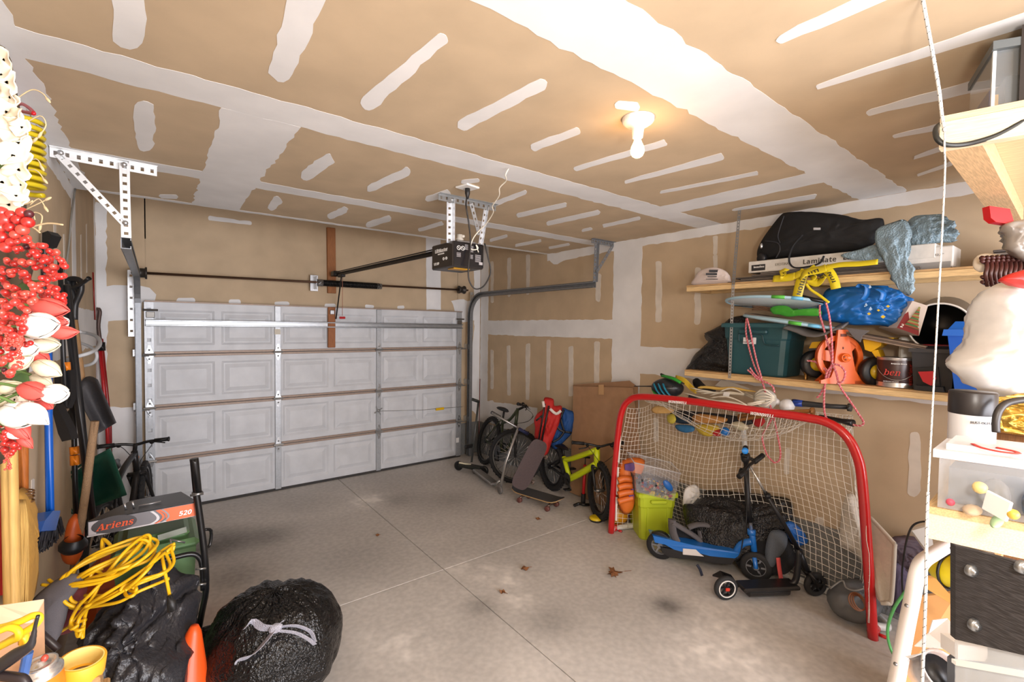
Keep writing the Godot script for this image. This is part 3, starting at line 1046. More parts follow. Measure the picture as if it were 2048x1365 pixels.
# ---------------------------------------------------------------- left wall
func petal(st, base: Vector3, ax: Vector3, side: Vector3, L, R, spread):   # one cupped petal along ax
	var w = ax.cross(side).normalized()
	var P = []
	for i in 7:
		var u = i / 6.0
		var rr = R * (0.25 + 1.05 * sin(PI * minf(0.12 + u * 0.72, 1.0))) * (1.0 - 0.9 * u * u * u) * spread
		var ha = 0.95 * pow(sin(PI * clampf(0.1 + u * 0.9, 0, 1)), 0.7) + 0.06
		var row = []
		for j in 5:
			var th = (j - 2) / 2.0 * ha
			row.append(base + ax * (L * u) + (side * cos(th) + w * sin(th)) * rr)
		P.append(row)
	sheet(st, P, 0.0012)
func tulip(parent, q: Array, d, m, fat = 0.34):
	var a = dp(q[0], q[1], d)
	var b = dp(q[2], q[3], d + (q[4] if q.size() > 4 else 0.0))
	var ax = (b - a).normalized()
	var L = a.distance_to(b)
	var f = aim(a, ax, fw)
	var st = S()
	for k in 6:
		var th = TAU * k / 6.0 + 0.3
		petal(st, a, ax, f.basis.x * cos(th) + f.basis.z * sin(th), L * (1.0 if k % 2 == 0 else 0.93), L * fat * (1.0 if k % 2 == 0 else 0.86), 1.0)
	obj("tulip", st, m, parent)
	st = S()
	tube(st, path([a, a - ax * 0.04 - Vector3(0.02, 0.0, 0), a - ax * 0.05 + Vector3(-0.06, -0.03, 0.02)], 4), 0.0028, 6)
	obj("stem", st, M("5d7a3c", 0.6), parent)

func left_wall_tools():
	# floral wreath hanging on the wall
	var w = thing("flower_wreath", "artificial wreath of red berries, coral and white tulips and cream petals on the left wall", "wreath", dp(10, 560, 1.1))
	var st = S()
	puff(st, path(dps([[-90, 90], [10, 95], [30, 200], [40, 330], [45, 450], [50, 600], [45, 760], [30, 900], [-60, 930], [-120, 700], [-120, 300]], 1.16), 3, true), -fw, 0.03, 0.05, 6, 0.02, 0.14)
	obj("vine_base", st, M("4a3a28", 0.9, 0.0, "speck", 12.0), w)
	var cream = M("ece3cf", 0.75)
	var white = M("f2efe8", 0.7)
	var coral = M("d9544b", 0.65)
	var green = M("4c6b39", 0.6)
	for q in [[8, 120, 26], [2, 150, 30], [14, 165, 30], [6, 185, 26], [20, 195, 24], [28, 215, 26], [14, 225, 30], [32, 235, 22], [6, 255, 30], [26, 262, 28], [44, 255, 22], [12, 285, 28], [36, 285, 26], [48, 275, 18], [6, 310, 28], [26, 312, 30], [46, 318, 22], [14, 340, 30], [38, 340, 26], [50, 345, 18], [4, 365, 28], [24, 368, 28], [42, 370, 22], [10, 392, 28], [32, 392, 24], [42, 400, 16], [18, 410, 26], [2, 420, 24], [10, 805, 26], [30, 800, 24], [50, 812, 28], [20, 835, 26], [5, 780, 22]]:
		st = S()
		var c = dp(q[0], q[1], 1.0 + rng.randf_range(-0.04, 0.05))
		var n = (-fw + Vector3(rng.randf_range(-0.5, 0.8), rng.randf_range(-0.5, 0.6), 0)).normalized()
		var u = n.cross(Vector3.UP).normalized()
		var v = n.cross(u)
		var R = q[2] * 1.0 / FOC * 0.85
		var P = []
		for i in 5:
			var row = []
			for j in 17:
				var th = TAU * j / 16.0
				var r = R * (i / 4.0) * (1.0 + 0.14 * sin(th * 3.0 + q[1]) + 0.04 * sin(th * 7.0))
				row.append(c + u * cos(th) * r + v * sin(th) * r + n * (R * 0.45 * pow(i / 4.0, 2.0) * (0.7 + 0.35 * sin(th * 4.0 + q[0]))))
			P.append(row)
		sheet(st, P, 0.0015)
		obj("cream_petal", st, cream if rng.randf() > 0.25 else M("ddd2b8", 0.75), w)
	for q in [[70, 613, 140, 622, 0.92, 0], [84, 642, 138, 646, 0.97, 0], [50, 654, 120, 648, 0.9, 1], [104, 667, 159, 664, 0.91, 0], [92, 655, 138, 640, 0.98, 1], [68, 690, 122, 690, 0.96, 2], [50, 705, 100, 724, 0.97, 0], [25, 735, 68, 712, 0.93, 2], [20, 700, 80, 695, 0.95, 1], [72, 728, 124, 752, 0.94, 2], [66, 752, 106, 772, 0.96, 2],
			[44, 776, 98, 792, 0.91, 0], [90, 788, 138, 788, 0.92, 1], [76, 800, 106, 818, 0.95, 0], [0, 782, 44, 766, 0.92, 2], [40, 812, 98, 850, 0.89, 1], [8, 825, 80, 838, 0.9, 1], [36, 868, 66, 898, 0.94, 0], [12, 866, 52, 872, 0.92, 1], [-20, 810, 20, 800, 0.92, 2], [20, 840, 60, 880, 0.93, 0]]:
		tulip(w, [q[0], q[1], q[2], q[3], rng.randf_range(-0.015, 0.008)], q[4], [coral, white, M("ddd3b4", 0.7)][q[5]], 0.27 if q[5] else 0.235)
	# berries
	var bm = SphereMesh.new()
	bm.radius = 1.0
	bm.height = 2.0
	bm.radial_segments = 12
	bm.rings = 7
	var reds = [M("c4302a", 0.3, 0, "", 1, "", 1, 0, "coat"), M("b3231f", 0.3, 0, "", 1, "", 1, 0, "coat"), M("d8493c", 0.3, 0, "", 1, "", 1, 0, "coat")]
	var dk = M("4a1c22", 0.3)
	var tally = [0]
	var spare = S()
	var berry = func(px, py, r, d):
		tally[0] += 1
		if tally[0] > 300:   # past three hundred the berries are joined
			ell(spare, bal(dp(px, py, d), r * d / FOC), 12, 7)
			return
		var o = obj("berry", bm, dk if rng.randf() < 0.04 else reds[rng.randi() % 3], w)
		o.transform = Transform3D(Basis().scaled(Vector3.ONE * r * d / FOC), dp(px, py, d) - w.position)
	for q in [[4, 475, 12], [10, 440, 13], [20, 455, 10], [35, 440, 10], [44, 425, 10], [56, 445, 11], [45, 460, 11], [22, 430, 9], [30, 470, 9], [12, 495, 11], [0, 455, 11], [58, 428, 8], [3, 425, 12], [22, 485, 9]]: berry.call(q[0], q[1], q[2], 0.93)
	var arcs = [[[20, 480], [45, 480], [75, 490], [100, 500], [125, 520], [127, 535]], [[30, 500], [60, 500], [85, 520], [105, 535], [108, 555], [128, 550]], [[10, 520], [40, 525], [70, 530], [95, 550], [80, 570], [110, 575]], [[0, 540], [25, 545], [50, 545], [60, 570], [85, 585], [100, 590]],
		[[0, 580], [20, 590], [35, 600], [50, 620], [60, 635], [62, 655]], [[5, 610], [15, 630], [25, 640], [40, 660], [45, 680], [30, 690]], [[0, 640], [10, 650], [20, 665], [35, 670], [40, 690], [20, 700]], [[0, 560], [15, 565], [30, 580], [45, 590], [55, 600], [40, 610]],
		[[0, 850], [15, 840], [25, 850], [20, 865], [5, 870], [10, 885]], [[5, 890], [18, 885], [30, 890], [25, 900], [10, 905], [5, 830]], [[60, 640], [55, 645], [65, 692], [75, 700], [55, 690], [45, 688]], [[90, 585], [115, 590], [120, 598], [60, 520], [75, 510], [95, 520]]]
	for q in [[[2, 600], [20, 612], [38, 606], [52, 622], [48, 640]], [[0, 626], [16, 632], [32, 640], [44, 656], [40, 672]], [[0, 650], [12, 660], [26, 668], [36, 684], [28, 700]], [[0, 676], [10, 690], [22, 700], [18, 716], [6, 722]], [[0, 708], [8, 738], [20, 748], [30, 735]], [[58, 606], [68, 596], [50, 588], [30, 588]]]:
		var p3 = []
		for v in q: p3.append(Vector3(v[0], v[1], 0))
		for v in path(p3, 3): berry.call(v.x + rng.randf_range(-4, 4), v.y + rng.randf_range(-4, 4), rng.randf_range(5.0, 7.4), rng.randf_range(0.84, 0.88))
	for a in arcs:
		var p2 = []
		for q in a: p2.append(Vector3(q[0], q[1], 0))
		for v in path(p2, 4):
			berry.call(v.x + rng.randf_range(-5, 5), v.y + rng.randf_range(-5, 5), rng.randf_range(5.0, 7.2), rng.randf_range(0.91, 1.0))
			if rng.randf() < 0.15: berry.call(v.x + rng.randf_range(-12, 12), v.y + rng.randf_range(-12, 12), rng.randf_range(4.0, 6.0), 1.02)
	if tally[0] > 300: stuff(obj("berry_cluster", spare, reds[1], w))
	st = S()
	for k in 70:   # the sprays of tiny berries are too small to pick apart
		var t = k / 70.0
		ell(st, bal(dp(12 + 32 * t + rng.randf_range(-12, 12) * (1.2 - t), 660 + 62 * t + rng.randf_range(-14, 14), 0.85), 0.0028), 8, 5)
	for k in 30: ell(st, bal(dp(14 + rng.randf_range(-6, 8), 905 + k * 1.2, 0.93), 0.0022), 6, 5)
	stuff(obj("berry_spray", st, reds[2], w))
	st = S()
	for q in [[[30, 200], [62, 180], [84, 186], [96, 200]], [[45, 250], [80, 232], [92, 250], [80, 270]], [[40, 330], [72, 318], [84, 336]], [[60, 410], [78, 398], [92, 418]], [[50, 420], [82, 405], [96, 398]], [[40, 300], [60, 290], [70, 280]], [[70, 440], [68, 425], [84, 432], [80, 455]], [[30, 345], [70, 340], [90, 362]]]:
		tube(st, path(dps(q, 1.05), 4), 0.0014, 5)
		ell(st, Transform3D(aim(dp(q[-1][0], q[-1][1], 1.05), dp(q[-1][0], q[-1][1], 1.05) - dp(q[-2][0], q[-2][1], 1.05)).basis.scaled_local(Vector3(0.003, 0.009, 0.003)), dp(q[-1][0], q[-1][1], 1.05)), 8, 6)
	for q in [[[60, 455], [95, 447], [126, 450]], [[55, 450], [70, 458], [80, 466]], [[30, 410], [50, 408], [66, 402]], [[0, 260], [10, 235], [14, 225]]]: tube(st, path(dps(q, 1.0), 4), 0.002, 5)
	obj("dry_twigs", st, M("c2ad85", 0.8), w)
	for q in [[40, 600, 90, 560], [20, 580, 62, 620], [60, 720, 30, 760], [40, 730, 72, 790], [5, 320, 20, 345], [70, 640, 50, 700], [0, 700, 35, 740]]:
		st = S()
		var a2 = dp(q[0], q[1], 1.05)
		petal(st, a2, (dp(q[2], q[3], 1.02) - a2).normalized(), -fw, dp(q[2], q[3], 1.02).distance_to(a2), 0.02, 1.0)
		obj("leaf", st, green, w)
	st = S()
	var pts = []
	for i in 140: pts.append(wx(34, 240, LX + 0.075) + Vector3(0, -i * 0.0017, 0) + Vector3(cos(i * TAU / 14.0), 0, sin(i * TAU / 14.0)) * 0.062)
	tube(st, pts, 0.0085, 7)
	tag(obj("coiled_cable", st, plastic("c9b31c")), "bright yellow coiled cord hanging high on the left wall behind the wreath", "cord")
	st = S()
	tube(st, path([wx(34, 210, LX + 0.005), wx(44, 208, -0.40), wx(58, 216, -0.36), wx(68, 227, -0.33), wx(60, 226, -0.35), wx(40, 222, -0.41), wx(34, 218, LX + 0.004)], 4), 0.006, 8)
	tag(obj("wall_hook", st, plastic("c9202a")), "red coated utility hook screwed high into the left wall", "hook")
	# pale pole, corn broom
	var V = func(px, py, x): return wx(px, py, x)
	st = S()
	var p0 = wx(17, 840, -0.33)
	tube(st, [p0, Vector3(p0.x, 0.0, p0.z + 0.01)], 0.018, 16)
	tag(obj("wooden_pole", st, wood("dfb56a", 1)), "thick pale wooden pole standing upright under the wreath", "pole")
	st = S()
	p0 = wx(12, 900, -0.40)
	tube(st, [p0, wx(4, 1190, -0.40)], 0.012, 10)
	tag(obj("red_rod", st, plastic("a81f1c")), "thin red rod against the wall behind the pale wooden pole", "rod")
	var b = thing("corn_broom", "corn broom with straw bristles and an orange-brown handle hanging on the wall", "broom", wx(45, 1210, -0.38))
	st = S()
	tube(st, [wx(46, 800, -0.40), wx(45, 990, -0.395)], 0.0165, 12)
	obj("handle", st, wood("b3641f", 1), b)
	st = S()
	puff(st, path(wxs([[36, 982], [54, 980], [58, 1020], [61, 1045], [57, 1080], [50, 1110], [56, 1160], [58, 1215], [30, 1215], [28, 1100], [30, 1030]], -0.385), 3, true), Vector3.RIGHT, 0.035, 0.03, 7, 0.006, 0.9)
	obj("straw_head", st, M("cf9f4c", 0.9, 0.0, "streak", Vector3(40, 2, 40)), b)
	st = S()
	for k in 26:
		var x = rng.randf_range(30, 57)
		tube(st, path([wx(x * 0.5 + 22, 1000, -0.345), wx(x, 1050, -0.335), wx(x + rng.randf_range(-3, 3), 1120, -0.345), wx(x + rng.randf_range(-6, 4), 1213, -0.36)], 3), 0.0016, 4)
	stuff(obj("bristles", st, M("d9b063", 0.9), b))
	for y in [985, 990, 996, 1004]:
		st = S()
		tube(st, ring(wx(45, y, -0.385), Vector3(0.05, 1, 0), 0.03, 16), 0.003, 5, true)
		obj("binding_wire", st, M("6a4a2a", 0.6), b)
	# blue angle broom
	b = thing("angle_broom", "bright blue angled broom with black bristles hanging head-down on the left wall", "broom", wx(100, 1095, -0.38))
	st = S()
	tube(st, [wx(97, 700, -0.40), wx(97, 830, -0.395), wx(100, 1028, -0.38)], 0.0148, 12)
	obj("handle", st, plastic("1257b4", 0.3), b)
	st = S(false)
	var bo = wxs([[90, 1042], [106, 1022], [121, 1022], [119, 1032], [112, 1061], [82, 1063]], -0.36)
	plate(st, bo, Vector3(-0.05, 0, 0))
	obj("broom_head", st, plastic("1c62c2", 0.35), b)
	st = S(false)
	for k in 90:
		var t = rng.randf()
		var x = lerpf(84, 121, t)
		var y = 1061 - 27 * maxf(0, (t - 0.72) / 0.28)
		var e = Vector2(lerpf(70, 128, t) + rng.randf_range(-4, 4), lerpf(1104, 1062, t * t) + rng.randf_range(-6, 4))
		var xx = -0.365 - rng.randf() * 0.04
		tube(st, [wx(x, y, xx), wx((x + e.x) * 0.5, (y + e.y) * 0.5, xx), wx(e.x, e.y, xx + rng.randf_range(-0.02, 0.02))], [0.004, 0.0035, 0.002], 4)
	stuff(obj("bristles", st, M("2b2b30", 0.7), b))
	# black dustpan pair
	var dm = M("1d1d1f", 0.42, 0, "cloud", 4.0)
	b = thing("dustpan", "black plastic long-handled dustpan hanging beside the blue broom", "dustpan", dp(124, 880, 2.4))
	st = S(false)
	plate(st, dps([[104, 822], [112, 810], [136, 858], [143, 880], [124, 884], [116, 868]], 2.35), fw * 0.04)
	plate(st, dps([[108, 750], [122, 740], [141, 741], [141, 800], [134, 818], [112, 812]], 2.45), fw * 0.03)
	obj("pan", st, dm, b)
	st = S()
	tube(st, [dp(120, 520, 2.5), dp(124, 640, 2.48), dp(130, 815, 2.42)], 0.011, 8)
	obj("handle", st, dm, b)
	st = S()
	tube(st, [dp(133, 725, 2.46), dp(134, 742, 2.46)], 0.016, 8)
	obj("collar", st, plastic("d9791c"), b)
	st = S(false)
	plate(st, dps([[84, 466], [95, 462], [103, 470], [93, 492], [84, 494]], 2.2), fw * 0.05)
	tube(st, [dp(89, 490, 2.24), dp(86, 640, 2.28)], 0.010, 8)
	tag(obj("tool_head", st, dm), "black tool end showing above the berries on the left wall", "tool")
	# snow shovel
	b = thing("snow_shovel", "worn dark grey snow shovel with a wooden shaft and black grip hanging on the wall", "shovel", dp(190, 870, 2.8))
	st = S()
	var P = []
	for i in 9:
		var v = i / 8.0
		var row = []
		for j in 9:
			var u = j / 8.0
			var L = Vector2(lerpf(152, 196, v) - 4 * sin(PI * v), lerpf(800, 868, v) + (-20.0 * (1 - v)))
			var R = Vector2(lerpf(196, 233, v), lerpf(760, 846, v))
			var q = L.lerp(R, u) + Vector2(0, -16 * sin(PI * u) * (1 - v))
			row.append(dp(q.x, q.y, 2.78 + 0.10 * sin(PI * u) * (0.5 + 0.5 * v) - 0.06 * v))
		P.append(row)
	sheet(st, P, 0.006)
	obj("blade", st, M("454345", 0.6, 0.0, "streak", Vector3(5, 5, 5)), b)
	st = S()
	tube(st, [dp(148, 640, 2.86), dp(158, 720, 2.85), dp(166, 780, 2.84), dp(176, 800, 2.83)], 0.0185, 12)
	obj("shaft", st, wood("a98258", 1), b)
	st = S()
	tube(st, path(dps([[147, 612], [148, 596], [140, 575], [136, 562], [146, 558], [160, 562], [162, 580], [156, 596], [150, 612], [149, 640]], 2.86), 3), 0.017, 8)
	tube(st, path([dp(140, 577, 2.86), dp(152, 574, 2.84), dp(166, 566, 2.82), dp(178, 557, 2.8)], 3), [0.011, 0.011, 0.011, 0.011, 0.011, 0.011, 0.011, 0.011, 0.011, 0.014], 8)
	puff(st, path(dps([[134, 562], [150, 559], [152, 590], [148, 630], [142, 620], [138, 590]], 2.88), 3, true), -fw, 0.02, 0.03, 4)
	obj("grip", st, dm, b)
	st = S()
	tube(st, [dp(131, 570, 2.52), dp(188, 1070, 2.85)], 0.0205, 10)
	tag(obj("black_pole", st, dm), "thick matte black pole leaning behind the snow shovel shaft", "pole")
	# hose hook
	b = thing("bicycle_hook", "grey foam covered double hook curving out from the left wall", "hook", dp(160, 700, 2.9))
	st = S()
	tube(st, path([dp(128, 723, 2.68), dp(150, 715, 2.7), dp(180, 706, 2.75), dp(196, 695, 2.9), dp(200, 684, 3.0), dp(192, 673, 3.1), dp(175, 667, 3.2), dp(158, 664, 3.1)], 4), 0.011, 8)
	obj("upper_arm", st, M("b9bbbd", 0.5), b)
	st = S()
	tube(st, path([dp(160, 686, 3.2), dp(180, 694, 3.15), dp(192, 705, 3.1), dp(193, 718, 3.1), dp(184, 728, 3.1), dp(166, 733, 3.1)], 4), 0.010, 8)
	obj("lower_arm", st, M("b9bbbd", 0.5), b)
	# string trimmer
	b = thing("string_trimmer", "black and orange string trimmer standing against the left wall", "trimmer", dp(150, 1140, 2.75))
	st = S()
	tube(st, [dp(143, 800, 2.75), dp(148, 860, 2.75), dp(150, 960, 2.75), dp(152, 1030, 2.75)], 0.0135, 10)
	obj("shaft", st, M("151516", 0.3), b)
	for q in [[149, 894, 150, 909, 0.024], [150, 911, 150.5, 930, 0.024], [143, 788, 144, 802, 0.018]]:
		st = S()
		tube(st, [dp(q[0], q[1], 2.74), dp(q[2], q[3], 2.74)], q[4], 12)
		obj("orange_collar", st, plastic("d97818", 0.4), b)
	st = S()
	ell(st, bal(dp(141, 836, 2.76), Vector3(0.02, 0.05, 0.02)), 10, 8)
	obj("trigger", st, dm, b)
	st = S()
	puff(st, path(dps([[146, 1030], [160, 1035], [162, 1075], [160, 1110], [150, 1130], [136, 1128], [128, 1110], [132, 1080], [140, 1060]], 2.55), 3, true), -fw, 0.05, 0.05, 7)
	obj("motor_housing", st, plastic("c4561a", 0.45), b)
	st = S()
	lathe(st, [[0.0, -0.02], [0.045, -0.02], [0.06, 0.0], [0.06, 0.02], [0.04, 0.05]], aim(dp(146, 1095, 2.5), Vector3(0.1, 1, 0.2)), 18)
	obj("cutting_head", st, dm, b)
	# red pruner
	b = thing("pole_pruner", "red long-handled lopper standing upright in the corner beside the garage door", "lopper", wx(215, 900, LX + 0.06))
	st = S()
	tube(st, [dp(199, 678, 4.4), dp(208, 780, 4.4), dp(214, 850, 4.4), dp(219, 960, 4.4)], 0.0155, 8)
	obj("handle", st, plastic("b01e24"), b)
	st = S()
	tube(st, [dp(203, 678, 4.45), dp(213, 780, 4.45), dp(220, 850, 4.45), dp(222, 960, 4.45)], 0.0135, 8)
	obj("handle", st, plastic("8f161c"), b)
	st = S()
	tube(st, path(dps([[196, 640], [193, 628], [196, 618], [200, 624], [198, 640], [197, 655], [200, 680]], 4.4), 3), 0.016, 7)
	obj("cutting_jaw", st, M("5b4a44", 0.5, 0.5), b)
	st = S()
	tube(st, [dp(203, 685, 4.38), dp(204, 702, 4.38)], 0.027, 8)
	obj("stop_collar", st, dm, b)
	st = S()
	tube(st, [wx(186, 545, LX + 0.01), wx(190, 640, LX + 0.01)], 0.006, 6)
	tag(obj("red_strip", st, plastic("8c2a24")), "thin dark red strip on the corner of the left wall above the lopper", "strip")
	# green scoop and the wooden stick
	b = thing("snow_scoop", "dark green plastic snow scoop leaning behind the snow blower", "shovel", dp(190, 1020, 3.1))
	st = S()
	P = []
	for i in 11:
		var v = i / 10.0
		var row = []
		for j in 11:
			var u = j / 10.0
			var A = Vector2(222, 898).lerp(Vector2(254, 990), u)
			var m2 = Vector2(160, 932).lerp(Vector2(205, 1010), u)
			var B = Vector2(134, 960).lerp(Vector2(140, 1030), u)
			var q = A.lerp(m2, v).lerp(m2.lerp(B, v), v)
			row.append(dp(q.x, q.y, 3.0 + 0.16 * sin(PI * v) * sin(PI * u) + 0.10 * u))
		P.append(row)
	sheet(st, P, 0.006)
	obj("scoop_blade", st, M("1d4d3c", 0.35, 0.0, "streak", Vector3(3, 9, 3)), b)
	st = S()
	tube(st, path(dps([[222, 898], [190, 915], [160, 932], [140, 948], [134, 960], [130, 985], [138, 1012], [146, 1028]], 3.0), 3), 0.007, 6)
	obj("rolled_edge", st, M("1a4335", 0.4), b)
	st = S()
	tube(st, [dp(182, 935, 3.12), dp(178, 1060, 3.05)], 0.014, 8)
	obj("socket", st, M("4a4d4c", 0.4, 0.6), b)
	st = S()
	tube(st, [dp(190, 843, 2.55), dp(182, 900, 2.55), dp(172, 980, 2.55), dp(160, 1060, 2.56), dp(148, 1140, 2.58)], 0.0185, 12)
	tag(obj("wooden_stick", st, M("a58462", 0.8, 0.0, "speck", 9.0, "bump", 9.0, 0.3)), "weathered round wooden handle leaning upright in front of the green scoop", "handle")

# ---------------------------------------------------------------- snow blower and what lies round it
func rib_tyre(parent, at, axis, R, w, m):
	var st = S(false)
	var f = aim(at, axis)
	lathe(st, [[R * 0.5, -w * 0.5], [R * 0.93, -w * 0.5], [R, -w * 0.3], [R, w * 0.3], [R * 0.93, w * 0.5], [R * 0.5, w * 0.5]], f, 26)
	for k in 26:
		for s in [-1, 1]:
			var th = TAU * (k + 0.25 * s) / 26.0
			var d = Vector3(cos(th), 0, sin(th))
			box(st, f * (d * R + Vector3(0, s * w * 0.22, 0)), Vector3(R * 0.1, w * 0.4, R * 0.14), f.basis * Basis(Vector3.UP, -th) * Basis(Vector3.RIGHT, 0.4 * s))
	obj("tyre", st, m, parent)

func snow_blower_corner():
	var blk = M("161617", 0.32, 0.1, "cloud", 4.0)
	var z = -2.85
	var b = thing("snow_blower", "orange snow blower with its grey control panel facing the room, half under a cover", "snow blower", Vector3(-0.02, 0, -2.9))
	# control panel
	var st = S(false)
	var f0 = [wz(174, 1076, z), wz(394, 1031, z), wz(394, 1003, z), wz(174, 1044, z)]
	var top = [wz(262, 1002, -3.12), wz(362, 984, -3.12)]
	hexa(st, [f0[0], f0[1], f0[2], f0[3]], [top[0] + Vector3(-0.12, -0.1, 0), top[1] + Vector3(0.06, -0.1, 0), top[1], top[0]])
	var box_o = obj("panel_box", st, blk, b)
	var on = func(px, py, l): return wz(px, py, z + 0.002 + l * 0.0012)
	var label = func(n, pts, l, m):
		var s2 = S(false)
		var o = []
		for q in pts: o.append(on.call(q[0], q[1], l))
		plate(s2, o, Vector3(0, 0, -0.001))
		obj(n, s2, m, box_o).position = -b.position - box_o.position
	label.call("label_face", [[176, 1074], [392, 1031], [392, 1006], [176, 1045]], 1, M("6f6e72", 0.4))
	label.call("label_border", [[174, 1076], [394, 1032], [394, 1030], [174, 1073]], 2, M("b9b6b8", 0.4))
	label.call("label_field", [[177, 1073], [192, 1070], [196, 1042], [177, 1046]], 2, M("b4b0b4", 0.4))
	label.call("label_field", [[333, 1044], [391, 1032], [391, 1007], [316, 1021], [330, 1028]], 2, M("df6a3e", 0.4))
	for k in 3:
		var pp = []
		for i in 9:
			var t = i / 8.0
			pp.append([300 + k * 11 + 18 * sin(PI * t * 0.9) + 9 * t * -1.0, 1024 - k * 2 + 26 * t])
		for i in range(8, -1, -1):
			var t = i / 8.0
			pp.append([306 + k * 10 + 18 * sin(PI * t * 0.9) - 9 * t, 1023 - k * 2 + 27 * t])
		label.call("swoosh", pp, 3 + k, M(["c9c7c9", "d8683f", "8f8d90"][k], 0.4))
	var ep = []
	for i in 24:
		var th = TAU * i / 24.0
		var ex = 228 + 46 * cos(th)
		ep.append([ex, 1049 - (ex - 228) * 0.19 + 16.5 * sin(th)])
	label.call("logo_oval", ep, 3, M("454346", 0.4))
	var er = (on.call(240, 1046, 0) - on.call(210, 1052, 0)).normalized()
	txt(b, "Ariens", on.call(231, 1050, 5), er, Vector3.UP, 0.030, M("d8552c", 0.5), true, 0.002, "Droid Serif", 0.28)
	txt(b, "520", on.call(371, 1026, 5), (on.call(388, 1022, 0) - on.call(352, 1029, 0)).normalized(), Vector3.UP, 0.024, M("f4f2ee", 0.5), true, 0.002, "Droid Sans", 0.2)
	st = S()
	for q in [[252, 1020], [268, 1016]]: rods(st, [[wz(q[0], q[1], -2.95), wz(q[0] - 3, q[1] - 12, -2.95)]], 0.005, 6)
	box(st, wz(300, 1008, -2.95), Vector3(0.09, 0.004, 0.01), Basis(Vector3(0, 0, 1), 0.03))
	obj("control_lever", st, metal(), b)
	# handlebars
	for s in [0]:
		var hx = 0.0
		var sh = Vector3(hx, 0, 0)
		st = S()
		tube(st, path([wz(392, 985, -2.82) + sh, wz(396, 1010, -2.82) + sh, wz(403, 1060, -2.82) + sh, wz(410, 1120, -2.82) + sh, wz(412, 1180, -2.85) + sh, wz(404, 1225, -2.95) + sh, wz(392, 1290, -3.05) + sh], 3), 0.0155, 12)
		obj("handlebar", st, blk, b)
		st = S()
		tube(st, [wz(388, 918, -2.80) + sh, wz(389, 925, -2.80) + sh, wz(395, 988, -2.82) + sh], 0.0195, 14)
		obj("grip", st, M("121213", 0.35), b)
		st = S()
		tube(st, ring(wz(395, 986, -2.82) + sh, Vector3(0.1, 1, 0), 0.021, 14), 0.005, 6, true)
		rods(st, [[wz(380, 992, -2.80) + sh, wz(407, 988, -2.80) + sh]], 0.006, 6)
		obj("clamp", st, metal("8d8f90"), b)
	st = S()
	tube(st, path([wz(318, 1126, -2.83), wz(345, 1117, -2.83), wz(382, 1109, -2.83), wz(398, 1116, -2.83), wz(404, 1135, -2.83), wz(406, 1180, -2.84)], 4), 0.0125, 10)
	obj("cross_tube", st, blk, b)
	st = S()
	for y in [1139, 1170]: rods(st, [[wz(391, y, -2.81), wz(412, y - 1, -2.81)]], 0.006, 6)
	rods(st, [[wz(341, 1078, -2.84), wz(346, 1135, -2.84)], [wz(342, 1080, -2.84), wz(370, 1086, -2.84)]], 0.0045, 6)
	obj("bolt", st, metal("a9a9a6"), b)
	st = S()
	tube(st, path([wz(408, 1060, -2.84), wz(422, 1062, -2.86), wz(420, 1090, -2.86), wz(411, 1096, -2.84)], 3), 0.008, 6)
	obj("trigger_lever", st, blk, b)
	st = S(false)
	box(st, Vector3(-0.08, 0.26, -3.62), Vector3(0.5, 0.44, 0.4), Basis(), 0.06)
	obj("auger_housing", st, plastic("cf5a22", 0.4), b)
	rib_tyre(b, Vector3(0.19, 0.15, -2.86), Vector3.RIGHT, 0.15, 0.09, M("222223", 0.8))
	rib_tyre(b, Vector3(-0.33, 0.15, -3.0), Vector3.RIGHT, 0.15, 0.09, M("222223", 0.8))
	# green bin behind it
	b = thing("green_bin", "olive green plastic bin with a ribbed lid standing behind the snow blower handles", "bin", wz(340, 1290, -3.2))
	var g = M("5c7a50", 0.45, 0.0, "cloud", 2.0)
	st = S(false)
	hexa(st, [Vector3(-0.12, 0.02, -2.96), Vector3(0.13, 0.02, -2.96), Vector3(0.13, 0.02, -3.22), Vector3(-0.12, 0.02, -3.22)], [Vector3(-0.17, 0.74, -2.93), Vector3(0.165, 0.74, -2.93), Vector3(0.165, 0.74, -3.26), Vector3(-0.17, 0.74, -3.26)])
	obj("body", st, g, b)
	st = S(false)
	box(st, Vector3(-0.0, 0.765, -3.09), Vector3(0.36, 0.05, 0.36), Basis(), 0.02)
	box(st, Vector3(-0.0, 0.805, -3.10), Vector3(0.28, 0.05, 0.28), Basis(), 0.025)
	obj("lid", st, M("5a7a50", 0.4, 0.0, "cloud", 2.0), b)
	st = S(false)
	box(st, wz(345, 1068, -2.92), Vector3(0.12, 0.03, 0.004), Basis(Vector3(0, 0, 1), 0.12))
	obj("paper_label", st, M("7b8074", 0.5), b)
	# black cover
	st = S()
	stretch = Vector3(1.2, 0.28, 1.2)
	puff(st, path(dps([[248, 1168, 2.2], [292, 1138, 2.2], [328, 1122, 2.25], [362, 1146, 2.25], [394, 1152, 2.3], [392, 1172, 2.3], [396, 1195, 2.25], [390, 1240, 2.2], [384, 1290, 2.1], [372, 1340, 2.0], [350, 1440, 1.95], [250, 1470, 1.9], [150, 1440, 1.9], [160, 1340, 1.95], [178, 1262, 2.05], [215, 1205, 2.15]], 2.0), 4, true), -fw + Vector3(0, 0.35, 0), 0.14, 0.12, 22, 0.05, 0.09, dp(285, 1290, 2.0))
	stretch = Vector3.ONE
	tag(obj("black_cover", st, M("2b2b2f", 0.36, 0.0, "cloud", 3.0, "bump", 3.0, 0.3)), "crumpled black nylon cover draped over the back of the snow blower", "cover")
	# extension cord heaped on the cover
	var cd = thing("extension_cable", "yellow extension cord heaped in loose loops on top of the black cover", "cord", dp(250, 1200, 1.8))
	st = S()
